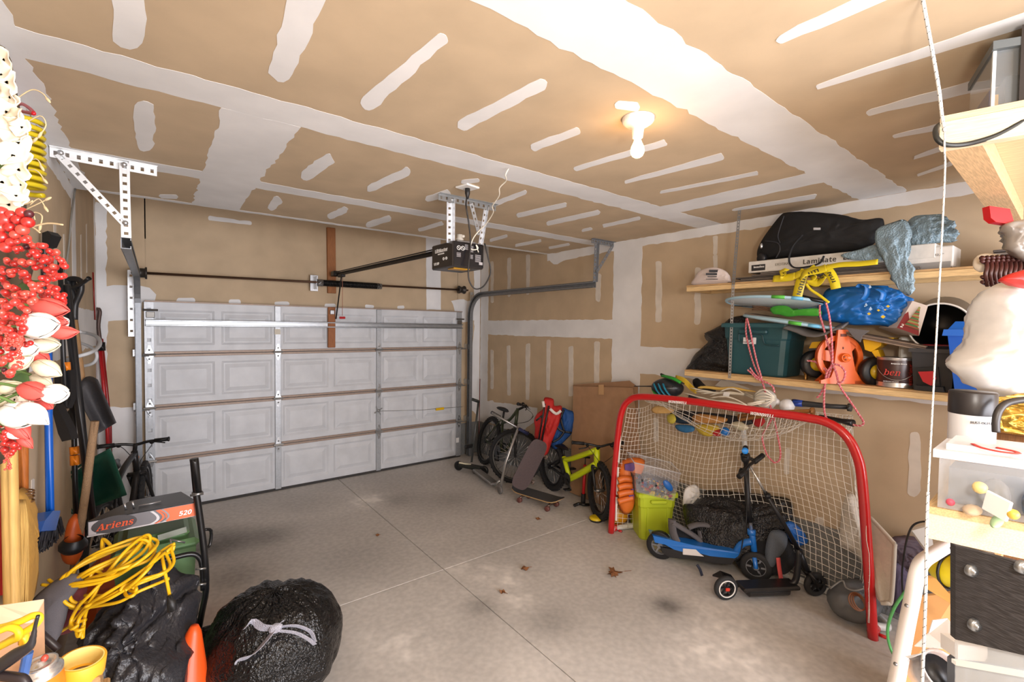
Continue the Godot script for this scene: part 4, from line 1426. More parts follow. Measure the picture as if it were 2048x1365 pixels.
	var loops = [[[205, 1078], [208, 1100], [225, 1098], [206, 1079], [204, 1105]], [[84, 1170], [110, 1173], [150, 1168], [200, 1160], [235, 1150], [262, 1135], [290, 1115], [305, 1095], [280, 1085], [240, 1095], [200, 1108], [165, 1125], [140, 1148], [125, 1180], [130, 1205], [150, 1215]],
		[[125, 1170], [140, 1145], [175, 1122], [215, 1105], [255, 1090], [285, 1080], [300, 1090], [296, 1110], [270, 1128], [235, 1140], [200, 1152], [170, 1160]], [[150, 1160], [180, 1140], [230, 1118], [270, 1098], [284, 1085], [262, 1110], [235, 1140], [205, 1165], [180, 1190], [160, 1210], [146, 1232], [142, 1250], [155, 1262], [168, 1258]],
		[[320, 1105], [300, 1130], [280, 1155], [250, 1180], [215, 1200], [180, 1215], [160, 1235], [153, 1262], [158, 1274], [166, 1252]], [[350, 1088], [335, 1095], [315, 1110], [300, 1135], [270, 1165], [240, 1185], [205, 1200], [170, 1215]], [[348, 1092], [344, 1103], [330, 1108], [340, 1098], [348, 1088]],
		[[330, 1105], [340, 1130], [330, 1145], [300, 1155], [270, 1162], [245, 1178], [215, 1195], [185, 1205], [160, 1205]], [[336, 1140], [318, 1150], [288, 1160], [262, 1172], [250, 1184], [255, 1194], [266, 1192], [272, 1182], [262, 1174], [250, 1182]],
		[[322, 1104], [328, 1135], [334, 1165], [340, 1196]], [[180, 1150], [190, 1142], [204, 1150], [198, 1160], [182, 1158], [186, 1146], [206, 1138]], [[140, 1185], [132, 1205], [150, 1218], [200, 1212], [240, 1204], [275, 1185], [310, 1170], [338, 1158]], [[270, 1090], [255, 1110], [222, 1128], [190, 1140], [160, 1150], [135, 1165], [118, 1195], [120, 1218]],
		[[100, 1278], [125, 1262], [150, 1248], [172, 1240]], [[300, 1085], [310, 1100], [298, 1120], [262, 1135], [222, 1150], [178, 1170], [150, 1175]], [[290, 1082], [276, 1100], [250, 1122], [228, 1142], [222, 1158], [232, 1150], [226, 1138]]]
	for i in loops.size():
		var L = []
		for k in loops[i].size(): L.append(dp(loops[i][k][0], loops[i][k][1], 1.80 + 0.0016 * (i - 8) * 2.0 + 0.015 * sin(k * 1.7 + i) + maxf(0.0, (1140.0 - loops[i][k][1]) * 0.0022) + maxf(0.0, (loops[i][k][0] - 280) * 0.0012)))
		tube(st, path(L, 5), 0.0062, 8)
		if L.size() > 8:
			var L2 = []
			for k in L.size(): L2.append(L[k] + Vector3(0.018 * sin(k * 0.9 + i * 2.0), 0.016 * cos(k * 0.7 + i), -0.012))
			tube(st, path(L2, 5), 0.0062, 8)
	obj("cable", st, M("dfb012", 0.45), cd)
	st = S()
	tube(st, [dp(339, 1192, 1.87), dp(341, 1202, 1.87), dp(343, 1205, 1.87), dp(344, 1222, 1.87)], [0.010, 0.012, 0.017, 0.016], 10)
	obj("plug", st, M("1a1a1b", 0.5), cd)
	# grey and maroon seat
	b = thing("stadium_seat", "folded grey fabric seat with maroon lining beside the yellow extension cord", "seat", dp(110, 1290, 1.75))
	st = S()
	puff(st, path(dps([[62, 1205], [88, 1178], [120, 1156], [150, 1148], [166, 1162], [150, 1180], [128, 1215], [118, 1262], [106, 1290], [72, 1272], [58, 1240]], 1.78), 3, true), -fw, 0.035, 0.05, 8, 0.008, 0.08)
	obj("grey_cover", st, cloth("6d6a70"), b)
	st = S()
	puff(st, path(dps([[122, 1165], [150, 1168], [172, 1176], [165, 1200], [150, 1215], [125, 1212], [118, 1190]], 1.86), 3, true), -fw, 0.04, 0.03, 6)
	obj("maroon_lining", st, cloth("8a3d42"), b)
	st = S()
	puff(st, path(dps([[112, 1225], [150, 1215], [165, 1235], [150, 1262], [110, 1272], [106, 1250]], 1.9), 3, true), -fw, 0.03, 0.03, 6)
	obj("maroon_base", st, cloth("6d2026"), b)
	# cone, fuel can, garbage bag
	st = S()
	lathe(st, [[0.095, 0.0], [0.10, 0.01], [0.082, 0.03], [0.03, 0.27], [0.016, 0.30], [0.0, 0.30]], aim(dp(374, 1382, 2.12), Vector3(0.1, 1, 0.05)), 26)
	tag(obj("safety_cone", st, plastic("e2541a", 0.4)), "bright orange plastic cone beside the black cover at the bottom edge", "cone")
	st = S(false)
	box(st, fl(428, 1362, 0.07) , Vector3(0.12, 0.14, 0.12), Basis(Vector3.UP, 0.4), 0.02)
	tag(obj("red_container", st, plastic("9c1b17")), "small red plastic container between the tyre and the black garbage bag", "container")
	b = thing("garbage_bag", "shiny black garbage bag tied with grey drawstrings on the floor", "garbage bag", Vector3(0.5, 0, -2.5))
	st = S()
	var bc = dp(550, 1352, 2.42)
	bc.y = 0.27
	var BG = func(d: Vector3) -> Vector3:
		var r = 0.315 * (1.0 + 0.10 * ns.get_noise_3dv(d * 90.0) + 0.05 * ns.get_noise_3dv(d * 260.0) + 0.018 * sin(atan2(d.z, d.x) * 22.0 + 3.0 * ns.get_noise_3dv(d * 70.0)) * smoothstep(0.25, 0.9, d.y))
		var q = bc + Vector3(d.x * r * 1.05, d.y * r * 0.92, d.z * r * 1.05)
		q.y = maxf(q.y, 0.004)
		if d.y > 0.8: q.y -= (d.y - 0.8) * 0.12
		return q
	var nu = 96
	var nv = 48
	for j in nv:
		for i in nu:
			var p = []
			for k in [[i, j], [i + 1, j], [i + 1, j + 1], [i, j + 1]]:
				var th = PI * k[1] / nv
				var ph = TAU * (k[0] % nu) / nu
				p.append(BG.call(Vector3(sin(th) * cos(ph), cos(th), sin(th) * sin(ph))))
			quad(st, p[0], p[1], p[2], p[3])
	obj("bag", st, M("121213", 0.22, 0.0, "", 1.0, "crinkle", 3.5, 1.2), b)
	st = S(false)
	var kn = dp(552, 1258, 2.2)
	var kd = ray(552, 1258).normalized()
	var kb = (EYE - bc).dot(kd)
	kn = EYE + kd * (-kb - sqrt(maxf(0.0, kb * kb - (EYE - bc).length_squared() + 0.333 * 0.333)))
	for q in [[[551, 1258], [530, 1285], [505, 1310], [480, 1322], [475, 1325]], [[553, 1256], [580, 1252], [600, 1254], [622, 1265], [630, 1285]], [[548, 1258], [525, 1256], [505, 1246], [488, 1258]], [[556, 1262], [590, 1266], [615, 1278], [630, 1290]], [[549, 1256], [562, 1245], [568, 1242]]]:
		var L = []
		for k in q.size():
				var rd = ray(q[k][0], q[k][1]).normalized()
				var oc2 = EYE - bc
				var bq = oc2.dot(rd)
				var dd = bq * bq - oc2.length_squared() + 0.333 * 0.333
				L.append(EYE + rd * (-bq - sqrt(maxf(dd, 0.0))))
		strip(st, path(L, 4), Vector3(0.4, 0.5, 0.5), 0.045 if q[-1][1] > 1300 or q[-1][0] < 500 else 0.022, 0.002)
	ell(st, bal(kn, Vector3(0.03, 0.022, 0.02)), 10, 8, 0.2, 0.5)
	obj("drawstring", st, M("b9b8c4", 0.4, 0.0, "", 1.0, "bump", 10.0, 0.6), b)

# ---------------------------------------------------------------- things on the bench at the lower left corner
func left_front():
	var st = S(false)
	box(st, Vector3(-0.26, 1.06, -0.96), Vector3(0.34, 0.04, 0.94), Basis(), 0.004)
	for z in [-1.38, -0.55]:
		box(st, Vector3(-0.40, 0.52, z), Vector3(0.05, 1.04, 0.05))
		box(st, Vector3(-0.13, 0.52, z), Vector3(0.05, 1.04, 0.05))
	tag(obj("side_bench", st, wood("b98f5c", 2)), "narrow wooden bench along the left wall under the tape and spray can", "bench")
	var t = thing("cardboard_box", "open cardboard box with a pale flap at the lower left corner", "box", dp(20, 1360, 0.95))
	var card = M("cda27d", 0.8, 0.0, "cloud", 4.0)
	st = S(false)
	plate(st, dps([[-90, 1222, 0.92], [-2, 1212, 0.95], [88, 1199, 1.0], [70, 1232, 0.97], [66, 1242, 0.96], [-90, 1262, 0.9]], 0.95), Vector3(0, -0.004, 0))
	obj("flap", st, M("dcc0a2", 0.8), t)
	st = S(false)
	var tops = [dp(-90, 1240, 0.93), dp(66, 1242, 0.98), dp(88, 1202, 1.01), dp(-60, 1216, 0.97)]
	for k in 4:
		var p = tops[k]
		var q = tops[(k + 1) % 4]
		st = S(false)
		plate(st, [Vector3(p.x, 1.082, p.z), Vector3(q.x, 1.082, q.z), q, p], (Vector3(q.z - p.z, 0, p.x - q.x)).normalized() * 0.004)
		if k < 3: obj("wall_panel", st, card, t)
	obj("wall_panel", st, card, t)
	st = S()
	tube(st, path(dps([[-30, 1300], [0, 1292], [30, 1275], [60, 1258], [76, 1245], [78, 1234], [66, 1232], [40, 1244], [10, 1254], [-30, 1262]], 0.86), 5), 0.0062, 8)
	tube(st, path(dps([[-30, 1275], [0, 1262], [20, 1256], [36, 1262], [36, 1276], [20, 1284], [-30, 1310]], 0.85), 5), 0.006, 8)
	tag(obj("yellow_rope", st, M("f2cf2a", 0.4)), "bright yellow cord looped on the cardboard box at the lower left corner", "cord")
	st = S()
	tube(st, [dp(47, 1262, 0.87), dp(48, 1287, 0.87)], 0.008, 10)
	tag(obj("marker_pen", st, plastic("f0b42a")), "short yellow-orange stick under the yellow cord", "marker")
	st = S()
	tube(st, path(dps([[-30, 1345], [0, 1332], [30, 1312], [58, 1294], [66, 1275], [70, 1255], [76, 1232]], 0.82), 4), [0.012, 0.012, 0.012, 0.012, 0.012, 0.012, 0.012, 0.012, 0.012, 0.011, 0.010, 0.009, 0.008, 0.007, 0.006, 0.005, 0.005, 0.004, 0.004, 0.003, 0.003, 0.003, 0.003, 0.003, 0.003], 10)
	tag(obj("hand_tool", st, M("262629", 0.3)), "black tubular tool handle at the lower left edge", "handle")
	st = S()
	tube(st, path(dps([[0, 1352], [30, 1356], [48, 1362], [60, 1390]], 0.82), 4), 0.008, 8)
	tag(obj("black_hose", st, M("2a2325", 0.4)), "black hose end curling under the black tool handle", "hose")
	st = S()
	tube(st, [dp(74, 1262, 1.04), dp(116, 1300, 1.04)], 0.008, 8)
	tag(obj("black_rod", st, M("2a2325", 0.4)), "short black rod lying behind the orange spray can", "rod")
	st = S(false)
	tube(st, [dp(56, 1306, 0.88), dp(47, 1350, 0.88)], 0.008, 10)
	tag(obj("blue_pen", st, plastic("3c5f9c")), "blue barrel leaning next to the orange spray can", "pen")
	# orange spray can
	t = thing("spray_can", "orange and white spray can with a bare silver rim at the lower left", "spray can", dp(94, 1420, 0.93))
	var ax = Vector3(-0.06, 1, 0.04)
	var cf = aim(Vector3(dp(94, 1330, 0.93).x, 1.08, dp(94, 1330, 0.93).z), ax)
	var hh = dp(94, 1318, 0.93).y - 1.08
	st = S()
	lathe(st, [[0.0, 0.0], [0.0325, 0.0], [0.0335, 0.005], [0.0335, hh - 0.022]], cf, 32)
	obj("can_body", st, M("d9761d", 0.35), t)
	st = S()
	lathe(st, [[0.0345, hh - 0.024], [0.0345, hh - 0.016], [0.031, hh - 0.012], [0.027, hh - 0.006], [0.0275, hh], [0.023, hh], [0.021, hh - 0.006], [0.012, hh - 0.002], [0.008, hh + 0.004], [0.0, hh + 0.004]], cf, 32)
	obj("steel_rim", st, metal("dcdcdc", 0.25), t)
	st = S()
	ell(st, Transform3D(cf.basis, cf * Vector3(0.008, hh + 0.006, 0)) * bal(Vector3.ZERO, Vector3(0.006, 0.007, 0.006)), 10, 8)
	obj("nozzle", st, plastic("b94a3a"), t)
	st = S(false)
	for k in 3:
		var ps = []
		for i in 7:
			var th = 1.2 + k * 0.22 + i * 0.06
			ps.append(cf * Vector3(0.0338 * cos(th), hh - 0.05 - 0.06 * i / 6.0 + k * 0.004, 0.0338 * sin(th)))
		strip(st, ps, Vector3(0.3, 1, 0), 0.012, 0.0006)
	obj("label_flash", st, M("f6e9dc", 0.4), t)
	# tape roll
	st = S(false)
	var tb = dp(160, 1345, 1.0)
	box(st, Vector3(tb.x, 1.08 + 0.04, tb.z), Vector3(0.07, 0.08, 0.07), Basis(), 0.003)
	tag(obj("wooden_block", st, wood("b08a5a")), "small wooden block under the yellow tape roll", "block")
	t = thing("tape_roll", "big roll of yellow masking tape with a pale core standing at the lower left", "tape", tb)
	var tf = aim(Vector3(tb.x, 1.16, tb.z), Vector3(0.12, 1, 0.1))
	var th2 = dp(160, 1316, 1.0).y - 1.16
	st = S()
	lathe(st, [[0.026, 0.0], [0.0405, 0.0], [0.041, 0.002], [0.041, th2 - 0.002], [0.040, th2], [0.0365, th2]], tf, 36)
	obj("tape", st, M("dda12a", 0.45), t)
	st = S()
	lathe(st, [[0.0365, th2], [0.0345, th2 + 0.001], [0.034, th2 - 0.002], [0.034, 0.0]], tf, 36)
	obj("core", st, M("ead07a", 0.7), t)

# ---------------------------------------------------------------- bicycles, scooters and boards in the far corner
func wheel(parent, c: Vector3, axis: Vector3, R, w, spokes, tm, rm):
	var ax = axis.normalized()
	var f = aim(c, ax, Vector3.UP)
	var st = S()
	tube(st, ring(c, ax, R - w * 0.5, 44), w * 0.5, 8, true)
	for k in 40:
		var th = TAU * k / 40.0
		var d = f.basis * Vector3(cos(th), 0, sin(th))
		box(st, c + d * (R - w * 0.02), Vector3(w * 0.18, w * 0.55, w * 0.3), Basis(d, ax, d.cross(ax)))
	var o = obj("tyre", st, tm, parent)
	st = S(false)
	var ri = R - w
	lathe(st, [[ri - 0.016, -w * 0.25], [ri, -w * 0.3], [ri + 0.004, -w * 0.2], [ri + 0.004, w * 0.2], [ri, w * 0.3], [ri - 0.016, w * 0.25], [ri - 0.016, -w * 0.25]], f, 44)
	obj("rim", st, rm, o)
	for k in spokes:
		st = S()
		var th = TAU * k / spokes
		var d = f.basis * Vector3(cos(th), 0, sin(th))
		var d2 = f.basis * Vector3(cos(th + 0.5 * (1 if k % 2 else -1)), 0, sin(th + 0.5 * (1 if k % 2 else -1)))
		tube(st, [c + d2 * 0.022 + ax * w * 0.35 * (1 if k % 4 < 2 else -1), c + d * (ri - 0.012)], 0.0024, 4)
		obj("spoke", st, metal("d6d6d6", 0.25), o)
	st = S()
	tube(st, [c - ax * w * 0.7, c + ax * w * 0.7], 0.018, 12)
	tube(st, [c - ax * w * 1.0, c + ax * w * 1.0], 0.008, 8)
	obj("hub", st, metal("8a8a8a", 0.35), o)

func bicycle(t, rear: Vector3, front: Vector3, R, upv: Vector3, fm, steer = 0.0, thick = 0.019, tw = 0.045, spokes = 20, rim_m = null, hgt = 0.86, setb = 0.25, seat = 0.72, barw = 1.0):
	var dark = M("1a1a1b", 0.4, 0.1)
	upv = upv.normalized()
	var ax = (front - rear).normalized()
	upv = (upv - ax * upv.dot(ax)).normalized()
	var side = ax.cross(upv)
	var s = R / 0.33
	var P = func(o: Vector3, a, u, l = 0.0): return o + ax * (a * s) + upv * (u * s) + side * (l * s)
	var Ar = rear + upv * R
	var Af = front + upv * R
	var hb = Basis(upv, steer)
	var bb = P.call(rear, 0.44, 0.28)
	var st0 = P.call(rear, 0.27, seat)
	var hd = P.call(front, -setb, hgt)
	var hl = P.call(front, -setb * 0.8, hgt - 0.16)
	var rm = rim_m if rim_m else M("2a2a2c", 0.35, 0.4)
	var tyre_m = M("262627", 0.85, 0.0, "speck", 10.0)
	wheel(t, Ar, side, R, tw, spokes, tyre_m, rm)
	wheel(t, Af, hb * side, R, tw, spokes, tyre_m, rm)
	var st = S()
	tube(st, path([bb, P.call(bb, 0.2, 0.12), hl], 3), thick * 1.35, 10)
	tube(st, path([st0 - (st0 - bb) * 0.12, P.call(st0, 0.2, 0.03), hd], 3), thick * 1.1, 10)
	tube(st, [bb, st0], thick, 10)
	tube(st, [hl - upv * 0.02 * s, hd + upv * 0.02 * s], thick * 1.2, 10)
	for k in [-1, 1]:
		if thick > 0.025 and k == -1:
			obj("frame", st, fm, t)
			st = S()
		tube(st, [bb + side * 0.03 * k * s, Ar + side * 0.055 * k * s], thick * 0.6, 8)
		tube(st, [st0 + side * 0.015 * k * s, Ar + side * 0.055 * k * s], thick * 0.5, 8)
	obj("rear_triangle" if thick > 0.025 else "frame", st, dark if thick > 0.025 else fm, t)
	st = S()
	for k in [-1, 1]:
		tube(st, [hl + hb * (side * 0.055 * k * s) - upv * 0.03 * s, Af + hb * (side * 0.055 * k * s)], [0.019 * s, 0.013 * s], 10)
	tube(st, [hl + hb * (side * -0.065 * s) - upv * 0.03 * s, hl + hb * (side * 0.065 * s) - upv * 0.03 * s], 0.021 * s, 8)
	obj("fork", st, dark, t)
	var h0 = hd + upv * 0.06 * s + hb * ax * 0.07 * s
	var HB = func(l, a = 0.0, u = 0.0): return h0 + hb * (side * l * s * barw + ax * a * s) + upv * u * s
	st = S()
	tube(st, path([HB.call(-0.30, -0.05, 0.03), HB.call(-0.12, -0.01, 0.02), HB.call(0, 0.01), HB.call(0.12, -0.01, 0.02), HB.call(0.30, -0.05, 0.03)], 4), 0.012, 8)
	tube(st, [hd, h0], 0.016, 8)
	obj("handlebar", st, dark, t)
	for k in [-1, 1]:
		st = S()
		tube(st, [HB.call(0.18 * k, -0.025, 0.025), HB.call(0.31 * k, -0.052, 0.03)], 0.017, 10)
		tube(st, [HB.call(0.31 * k, -0.052, 0.03), HB.call(0.32 * k, -0.054, 0.03)], 0.021, 10)
		obj("grip", st, M("111112", 0.6), t)
		st = S()
		tube(st, path([HB.call(0.15 * k, 0.0, 0.02), HB.call(0.17 * k, 0.05, 0.0), HB.call(0.27 * k, 0.05, -0.02)], 3), 0.006, 6)
		ell(st, bal(HB.call(0.15 * k, 0.01, 0.01), 0.02 * s), 8, 6)
		obj("brake_lever", st, metal("3a3a3b", 0.4), t)
		st = S()
		tube(st, path([HB.call(0.15 * k, 0.03, 0.0), HB.call(0.12 * k, 0.14, -0.06), HB.call(0.03 * k, 0.10, -0.16), hl + ax * 0.03], 4), 0.003, 5)
		obj("brake_cable", st, dark, t)
	st = S()
	var sc = st0 + upv * 0.12 * s - ax * 0.03 * s
	tube(st, [st0, sc], 0.014, 8)
	obj("seat_post", st, dark, t)
	st = S()
	puff(st, path([sc + ax * 0.15 * s, sc + ax * 0.05 * s + side * 0.03 * s, sc - ax * 0.08 * s + side * 0.075 * s, sc - ax * 0.13 * s + side * 0.05 * s, sc - ax * 0.13 * s - side * 0.05 * s, sc - ax * 0.08 * s - side * 0.075 * s, sc + ax * 0.05 * s - side * 0.03 * s], 3, true), upv, 0.03 * s, 0.025 * s, 5)
	obj("saddle", st, M("151516", 0.45), t)
	for k in [-1, 1]:
		st = S()
		var e = bb + side * 0.06 * k * s + (ax * 0.8 - upv * 0.6) * 0.15 * k * s
		tube(st, [bb + side * 0.05 * k * s, e], 0.010, 8)
		box(st, e + side * 0.05 * k * s, Vector3(0.09, 0.02, 0.07) * s, Basis(side, upv, side.cross(upv)), 0.005)
		obj("crank_and_pedal", st, dark, t)
	st = S(false)
	lathe(st, [[0.02, -0.004], [0.075 * s, -0.003], [0.08 * s, 0.0], [0.075 * s, 0.003], [0.02, 0.004]], aim(bb + side * 0.045 * s, side), 24)
	obj("chain_ring", st, metal("4a4a4a", 0.4), t)
	st = S(false)
	lathe(st, [[0.02, -0.012], [0.05 * s, -0.01], [0.04 * s, 0.012], [0.02, 0.014]], aim(Ar + side * 0.045 * s, side), 20)
	obj("cassette", st, metal("4a4a4a", 0.4), t)

func scooter(t, rear: Vector3, front: Vector3, R, top: Vector3, bar: Vector3, bar_l, frame_m, deck_w, deck_h, wheel_m, hub_m, stem_m, grip_m, tilt = Vector3.UP):
	var ax = (front - rear)
	var L = ax.length()
	ax = ax.normalized()
	var upv = (tilt - ax * tilt.dot(ax)).normalized()
	var side = ax.cross(upv)
	var cr = rear + upv * R
	var cf = front + upv * R
	for c in [cr, cf]:
		var st = S()
		lathe(st, [[R * 0.62, -0.016], [R * 0.9, -0.018], [R, -0.008], [R, 0.008], [R * 0.9, 0.018], [R * 0.62, 0.016]], aim(c, side), 30)
		var o = obj("wheel", st, wheel_m, t)
		st = S(false)
		lathe(st, [[0.0, -0.017], [R * 0.2, -0.017], [R * 0.2, 0.017], [0.0, 0.017]], aim(c, side), 14)
		for k in 6:
			var th = TAU * k / 6.0
			var d = ax * cos(th) + upv * sin(th)
			box(st, c + d * R * 0.4, Vector3(R * 0.5, R * 0.12, 0.02), Basis(d, side.cross(d), side))
		lathe(st, [[R * 0.58, -0.014], [R * 0.66, -0.014], [R * 0.66, 0.014], [R * 0.58, 0.014]], aim(c, side), 30)
		obj("wheel_hub", st, hub_m, o)
	return [ax, upv, side, cr, cf, L]

func far_corner():
	var dark = M("19191a", 0.4, 0.1)
	# grey-green mountain bike with its front wheel turned to the room
	var t = thing("bicycle", "olive mountain bike with silver spokes in the far corner behind the silver kick scooter", "bicycle", Vector3(3.5, 0, -4.9))
	bicycle(t, Vector3(3.62, 0, -5.35), Vector3(3.44, 0, -4.5), 0.335, Vector3(0.28, 1, 0), M("39422c", 0.4, 0.1), 1.0, 0.018, 0.05, 28, M("30302f", 0.35, 0.5), 0.86, 0.25, 0.68)
	# yellow bike
	t = thing("bicycle", "neon yellow kids mountain bike with fat black tyres leaning by the cardboard sheet", "bicycle", Vector3(3.6, 0, -3.5))
	bicycle(t, Vector3(3.70, 0, -4.02), Vector3(3.52, 0, -3.12), 0.285, Vector3(0.05, 1, 0), M("cfe012", 0.35, 0.0), -0.25, 0.026, 0.062, 16, M("2c2c2d", 0.35, 0.4), 0.78, 0.10, 0.52)
	# left bike by the door
	t = thing("bicycle", "black bike with an orange decal parked at the left jamb of the garage door", "bicycle", Vector3(-0.2, 0, -4.9))
	bicycle(t, Vector3(-0.30, 0, -4.35), Vector3(-0.07, 0, -5.3), 0.33, Vector3(-0.02, 1, 0), M("1c1b1c", 0.35, 0.2), 0.15, 0.02, 0.05, 18, null, 0.80, 0.25, 0.72, 0.75)
	var st = S(false)
	box(st, dp(272, 927, 4.05), Vector3(0.035, 0.13, 0.012), Basis(rt, up, -fw) * Basis(Vector3(0, 0, 1), -0.15), 0.004)
	obj("orange_decal", st, plastic("d0701e"), t)
	# silver kick scooter
	t = thing("kick_scooter", "silver folding kick scooter with black grips leaning against the mountain bike", "scooter", fl(970, 960))
	var a = fl(948, 940, 0.05)
	var b = fl(1000, 980, 0.05)
	for q in [a, b]:
		st = S()
		lathe(st, [[0.0, -0.012], [0.03, -0.013], [0.05, -0.011], [0.05, 0.011], [0.03, 0.013], [0.0, 0.012]], aim(q, (b - a).cross(Vector3.UP)), 20)
		obj("wheel", st, M("6f6a66", 0.5), t)
	st = S(false)
	var ax = (b - a).normalized()
	box(st, a.lerp(b, 0.45) + Vector3(0, 0.02, 0), Vector3(a.distance_to(b) * 0.72, 0.03, 0.10), Basis(ax, Vector3.UP, ax.cross(Vector3.UP)), 0.006)
	obj("deck", st, metal("a3a19e", 0.4), t)
	st = S()
	var dh = depth(b) + 0.02
	tube(st, [b, dp(1012, 925, dh), dp(1036, 858, dh + 0.05)], [0.017, 0.017, 0.015], 10)
	tube(st, [a.lerp(b, 0.8), dp(1001, 962, dh)], 0.016, 8)
	obj("stem", st, metal("c4c4c2", 0.3), t)
	st = S()
	tube(st, [dp(984, 826, dh - 0.1), dp(1035, 856, dh + 0.05), dp(1053, 867, dh + 0.08)], 0.012, 8)
	obj("handlebar", st, metal("b5b5b5", 0.3), t)
	for q in [[983, 825, 1000, 835, "1d1d1f"], [1038, 858, 1056, 869, "23284a"]]:
		st = S()
		tube(st, [dp(q[0], q[1], dh - 0.05), dp(q[2], q[3], dh)], 0.019, 10)
		obj("grip", st, M(q[4], 0.6), t)
	# green kick scooter in the corner
	t = thing("kick_scooter", "black and dark green kick scooter standing at the right end of the garage door", "scooter", fl(935, 935))
	a = fl(917, 932, 0.06)
	b = fl(968, 942, 0.06)
	ax = (b - a).normalized()
	for q in [a, b]:
		st = S()
		lathe(st, [[0.0, -0.014], [0.04, -0.015], [0.062, -0.012], [0.062, 0.012], [0.04, 0.015], [0.0, 0.014]], aim(q, ax.cross(Vector3.UP)), 20)
		obj("wheel", st, dark, t)
	st = S(false)
	box(st, a.lerp(b, 0.5) + Vector3(0, 0.02, 0), Vector3(a.distance_to(b) * 0.85, 0.04, 0.12), Basis(ax, Vector3.UP, ax.cross(Vector3.UP)), 0.01)
	obj("deck", st, plastic("22251f", 0.5), t)
	st = S(false)
	box(st, dp(930, 928, depth(a) - 0.08), Vector3(0.16, 0.02, 0.004), Basis(rt, up, -fw) * Basis(Vector3(0, 0, 1), -0.17), 0.0)
	obj("deck_label", st, M("cfc6a8", 0.6), t)
	st = S()
	tube(st, [dp(943, 925, 6.0), dp(950, 865, 6.05), dp(957, 803, 6.1)], 0.014, 8)
	tube(st, [dp(944, 799, 6.05), dp(958, 804, 6.1)], 0.02, 8)
	obj("stem", st, M("4a4c4a", 0.35, 0.5), t)
	st = S(false)
	box(st, dp(938, 893, 6.02), Vector3(0.13, 0.05, 0.05), Basis(), 0.015)
	obj("clamp", st, dark, t)
	st = S()
	tube(st, [wz(960, 758, -5.80), wz(958, 870, -5.74), Vector3(wz(957, 905, -5.7).x, 0.0, -5.68)], 0.006, 6)
	tag(obj("thin_rod", st, plastic("7a3a34")), "thin red-brown rod standing in the far corner behind the kick scooter", "rod")
	# folding camp chairs in their fabric
	stretch = Vector3(1, 0.35, 1)
	t = thing("camp_chair", "folded bright red camp chair with black poles leaning upright against the right wall", "camp chair", fl(1090, 960))
	st = S()
	puff(st, path(dps([[1091, 795], [1107, 799], [1109, 812], [1124, 813], [1121, 840], [1113, 862], [1102, 890], [1096, 908], [1085, 916], [1080, 900], [1076, 880], [1069, 876], [1070, 856], [1068, 842], [1074, 828], [1086, 818], [1087, 802]], 5.32), 3, true), -fw, 0.09, 0.06, 9, 0.05, 0.07)
	obj("red_fabric", st, M("c1251f", 0.7, 0.0, "cloud", 3.0), t)
	for q in [[1090, 808, 1077, 884], [1098, 812, 1082, 890], [1087, 830, 1072, 842]]:
		st = S()
		tube(st, [dp(q[0], q[1], 5.22), dp(q[2], q[3], 5.2)], 0.010, 6)
		obj("pole", st, dark, t)
	st = S()
	for q in [[[1086, 803], [1088, 815]], [[1100, 818], [1112, 828], [1122, 822]]]: strip(st, path(dps(q, 5.2), 3), Vector3.UP, 0.03, 0.004)
	obj("white_strap", st, M("d9d0c8", 0.8), t)
	t = thing("camp_chair", "folded blue camp chair bag with black straps beside the red camp chair", "camp chair", fl(1122, 950))
	st = S()
	puff(st, path(dps([[1117, 824], [1126, 816], [1136, 820], [1148, 826], [1147, 850], [1143, 868], [1128, 884], [1112, 900], [1102, 890], [1104, 868], [1110, 848]], 5.4), 3, true), -fw, 0.09, 0.05, 8, 0.05, 0.08)
	obj("blue_fabric", st, M("1a4f92", 0.7, 0.0, "cloud", 3.0), t)
	for q in [[[1112, 850], [1122, 862], [1143, 866]], [[1104, 885], [1118, 878], [1130, 862]], [[1128, 820], [1122, 840], [1130, 866]]]:
		st = S()
		strip(st, path(dps(q, 5.29), 3), Vector3.UP, 0.022, 0.006)
		obj("strap", st, dark, t)
	stretch = Vector3.ONE
	# skateboards
	var grip = M("4c4b4c", 0.9, 0.0, "speck", 12.0)
	t = thing("skateboard", "worn skateboard with a dark red scuffed deck standing on its tail against the bikes", "skateboard", fl(1040, 985))
	st = S(false)
	var o = []
	for k in 25:
		var th = TAU * k / 24.0
		var c = cos(th)
		var v = signf(c) * pow(absf(c), 0.35)
		var u = signf(sin(th)) * pow(absf(sin(th)), 0.6)
		if k < 24: o.append(dp(1059 + 24 * v + 16.5 * u, 930 - 48 * v + 7.5 * u, 5.0 + 0.05 * v + 0.02 * u))
	plate(st, o, fw * 0.014)
	obj("deck", st, M("4a3532", 0.6, 0.0, "streak", Vector3(4, 4, 4)), t)
	for q in [[1075, 908, 1], [1048, 958, 0]]:
		st = S()
		tube(st, [dp(q[0] - 16, q[1] - 6, 5.08), dp(q[0] + 16, q[1] + 6, 5.08)], 0.012, 8)
		for k in [-1, 1]: tube(st, [dp(q[0] + 15 * k, q[1] + 6 * k, 5.08), dp(q[0] + 20 * k, q[1] + 8 * k, 5.08)], 0.026, 12)
		obj("truck", st, M("6a5a50", 0.5), t)
	t = thing("skateboard", "dark grey skateboard resting on its wheels on the concrete floor", "skateboard", fl(1080, 1000))
	st = S(false)
	var L0 = fl(1026, 975, 0.11)
	var L1 = fl(1128, 1005, 0.11)
	ax = (L1 - L0).normalized()
	var sd = ax.cross(Vector3.UP)
	var len = L0.distance_to(L1)
	var rows = []
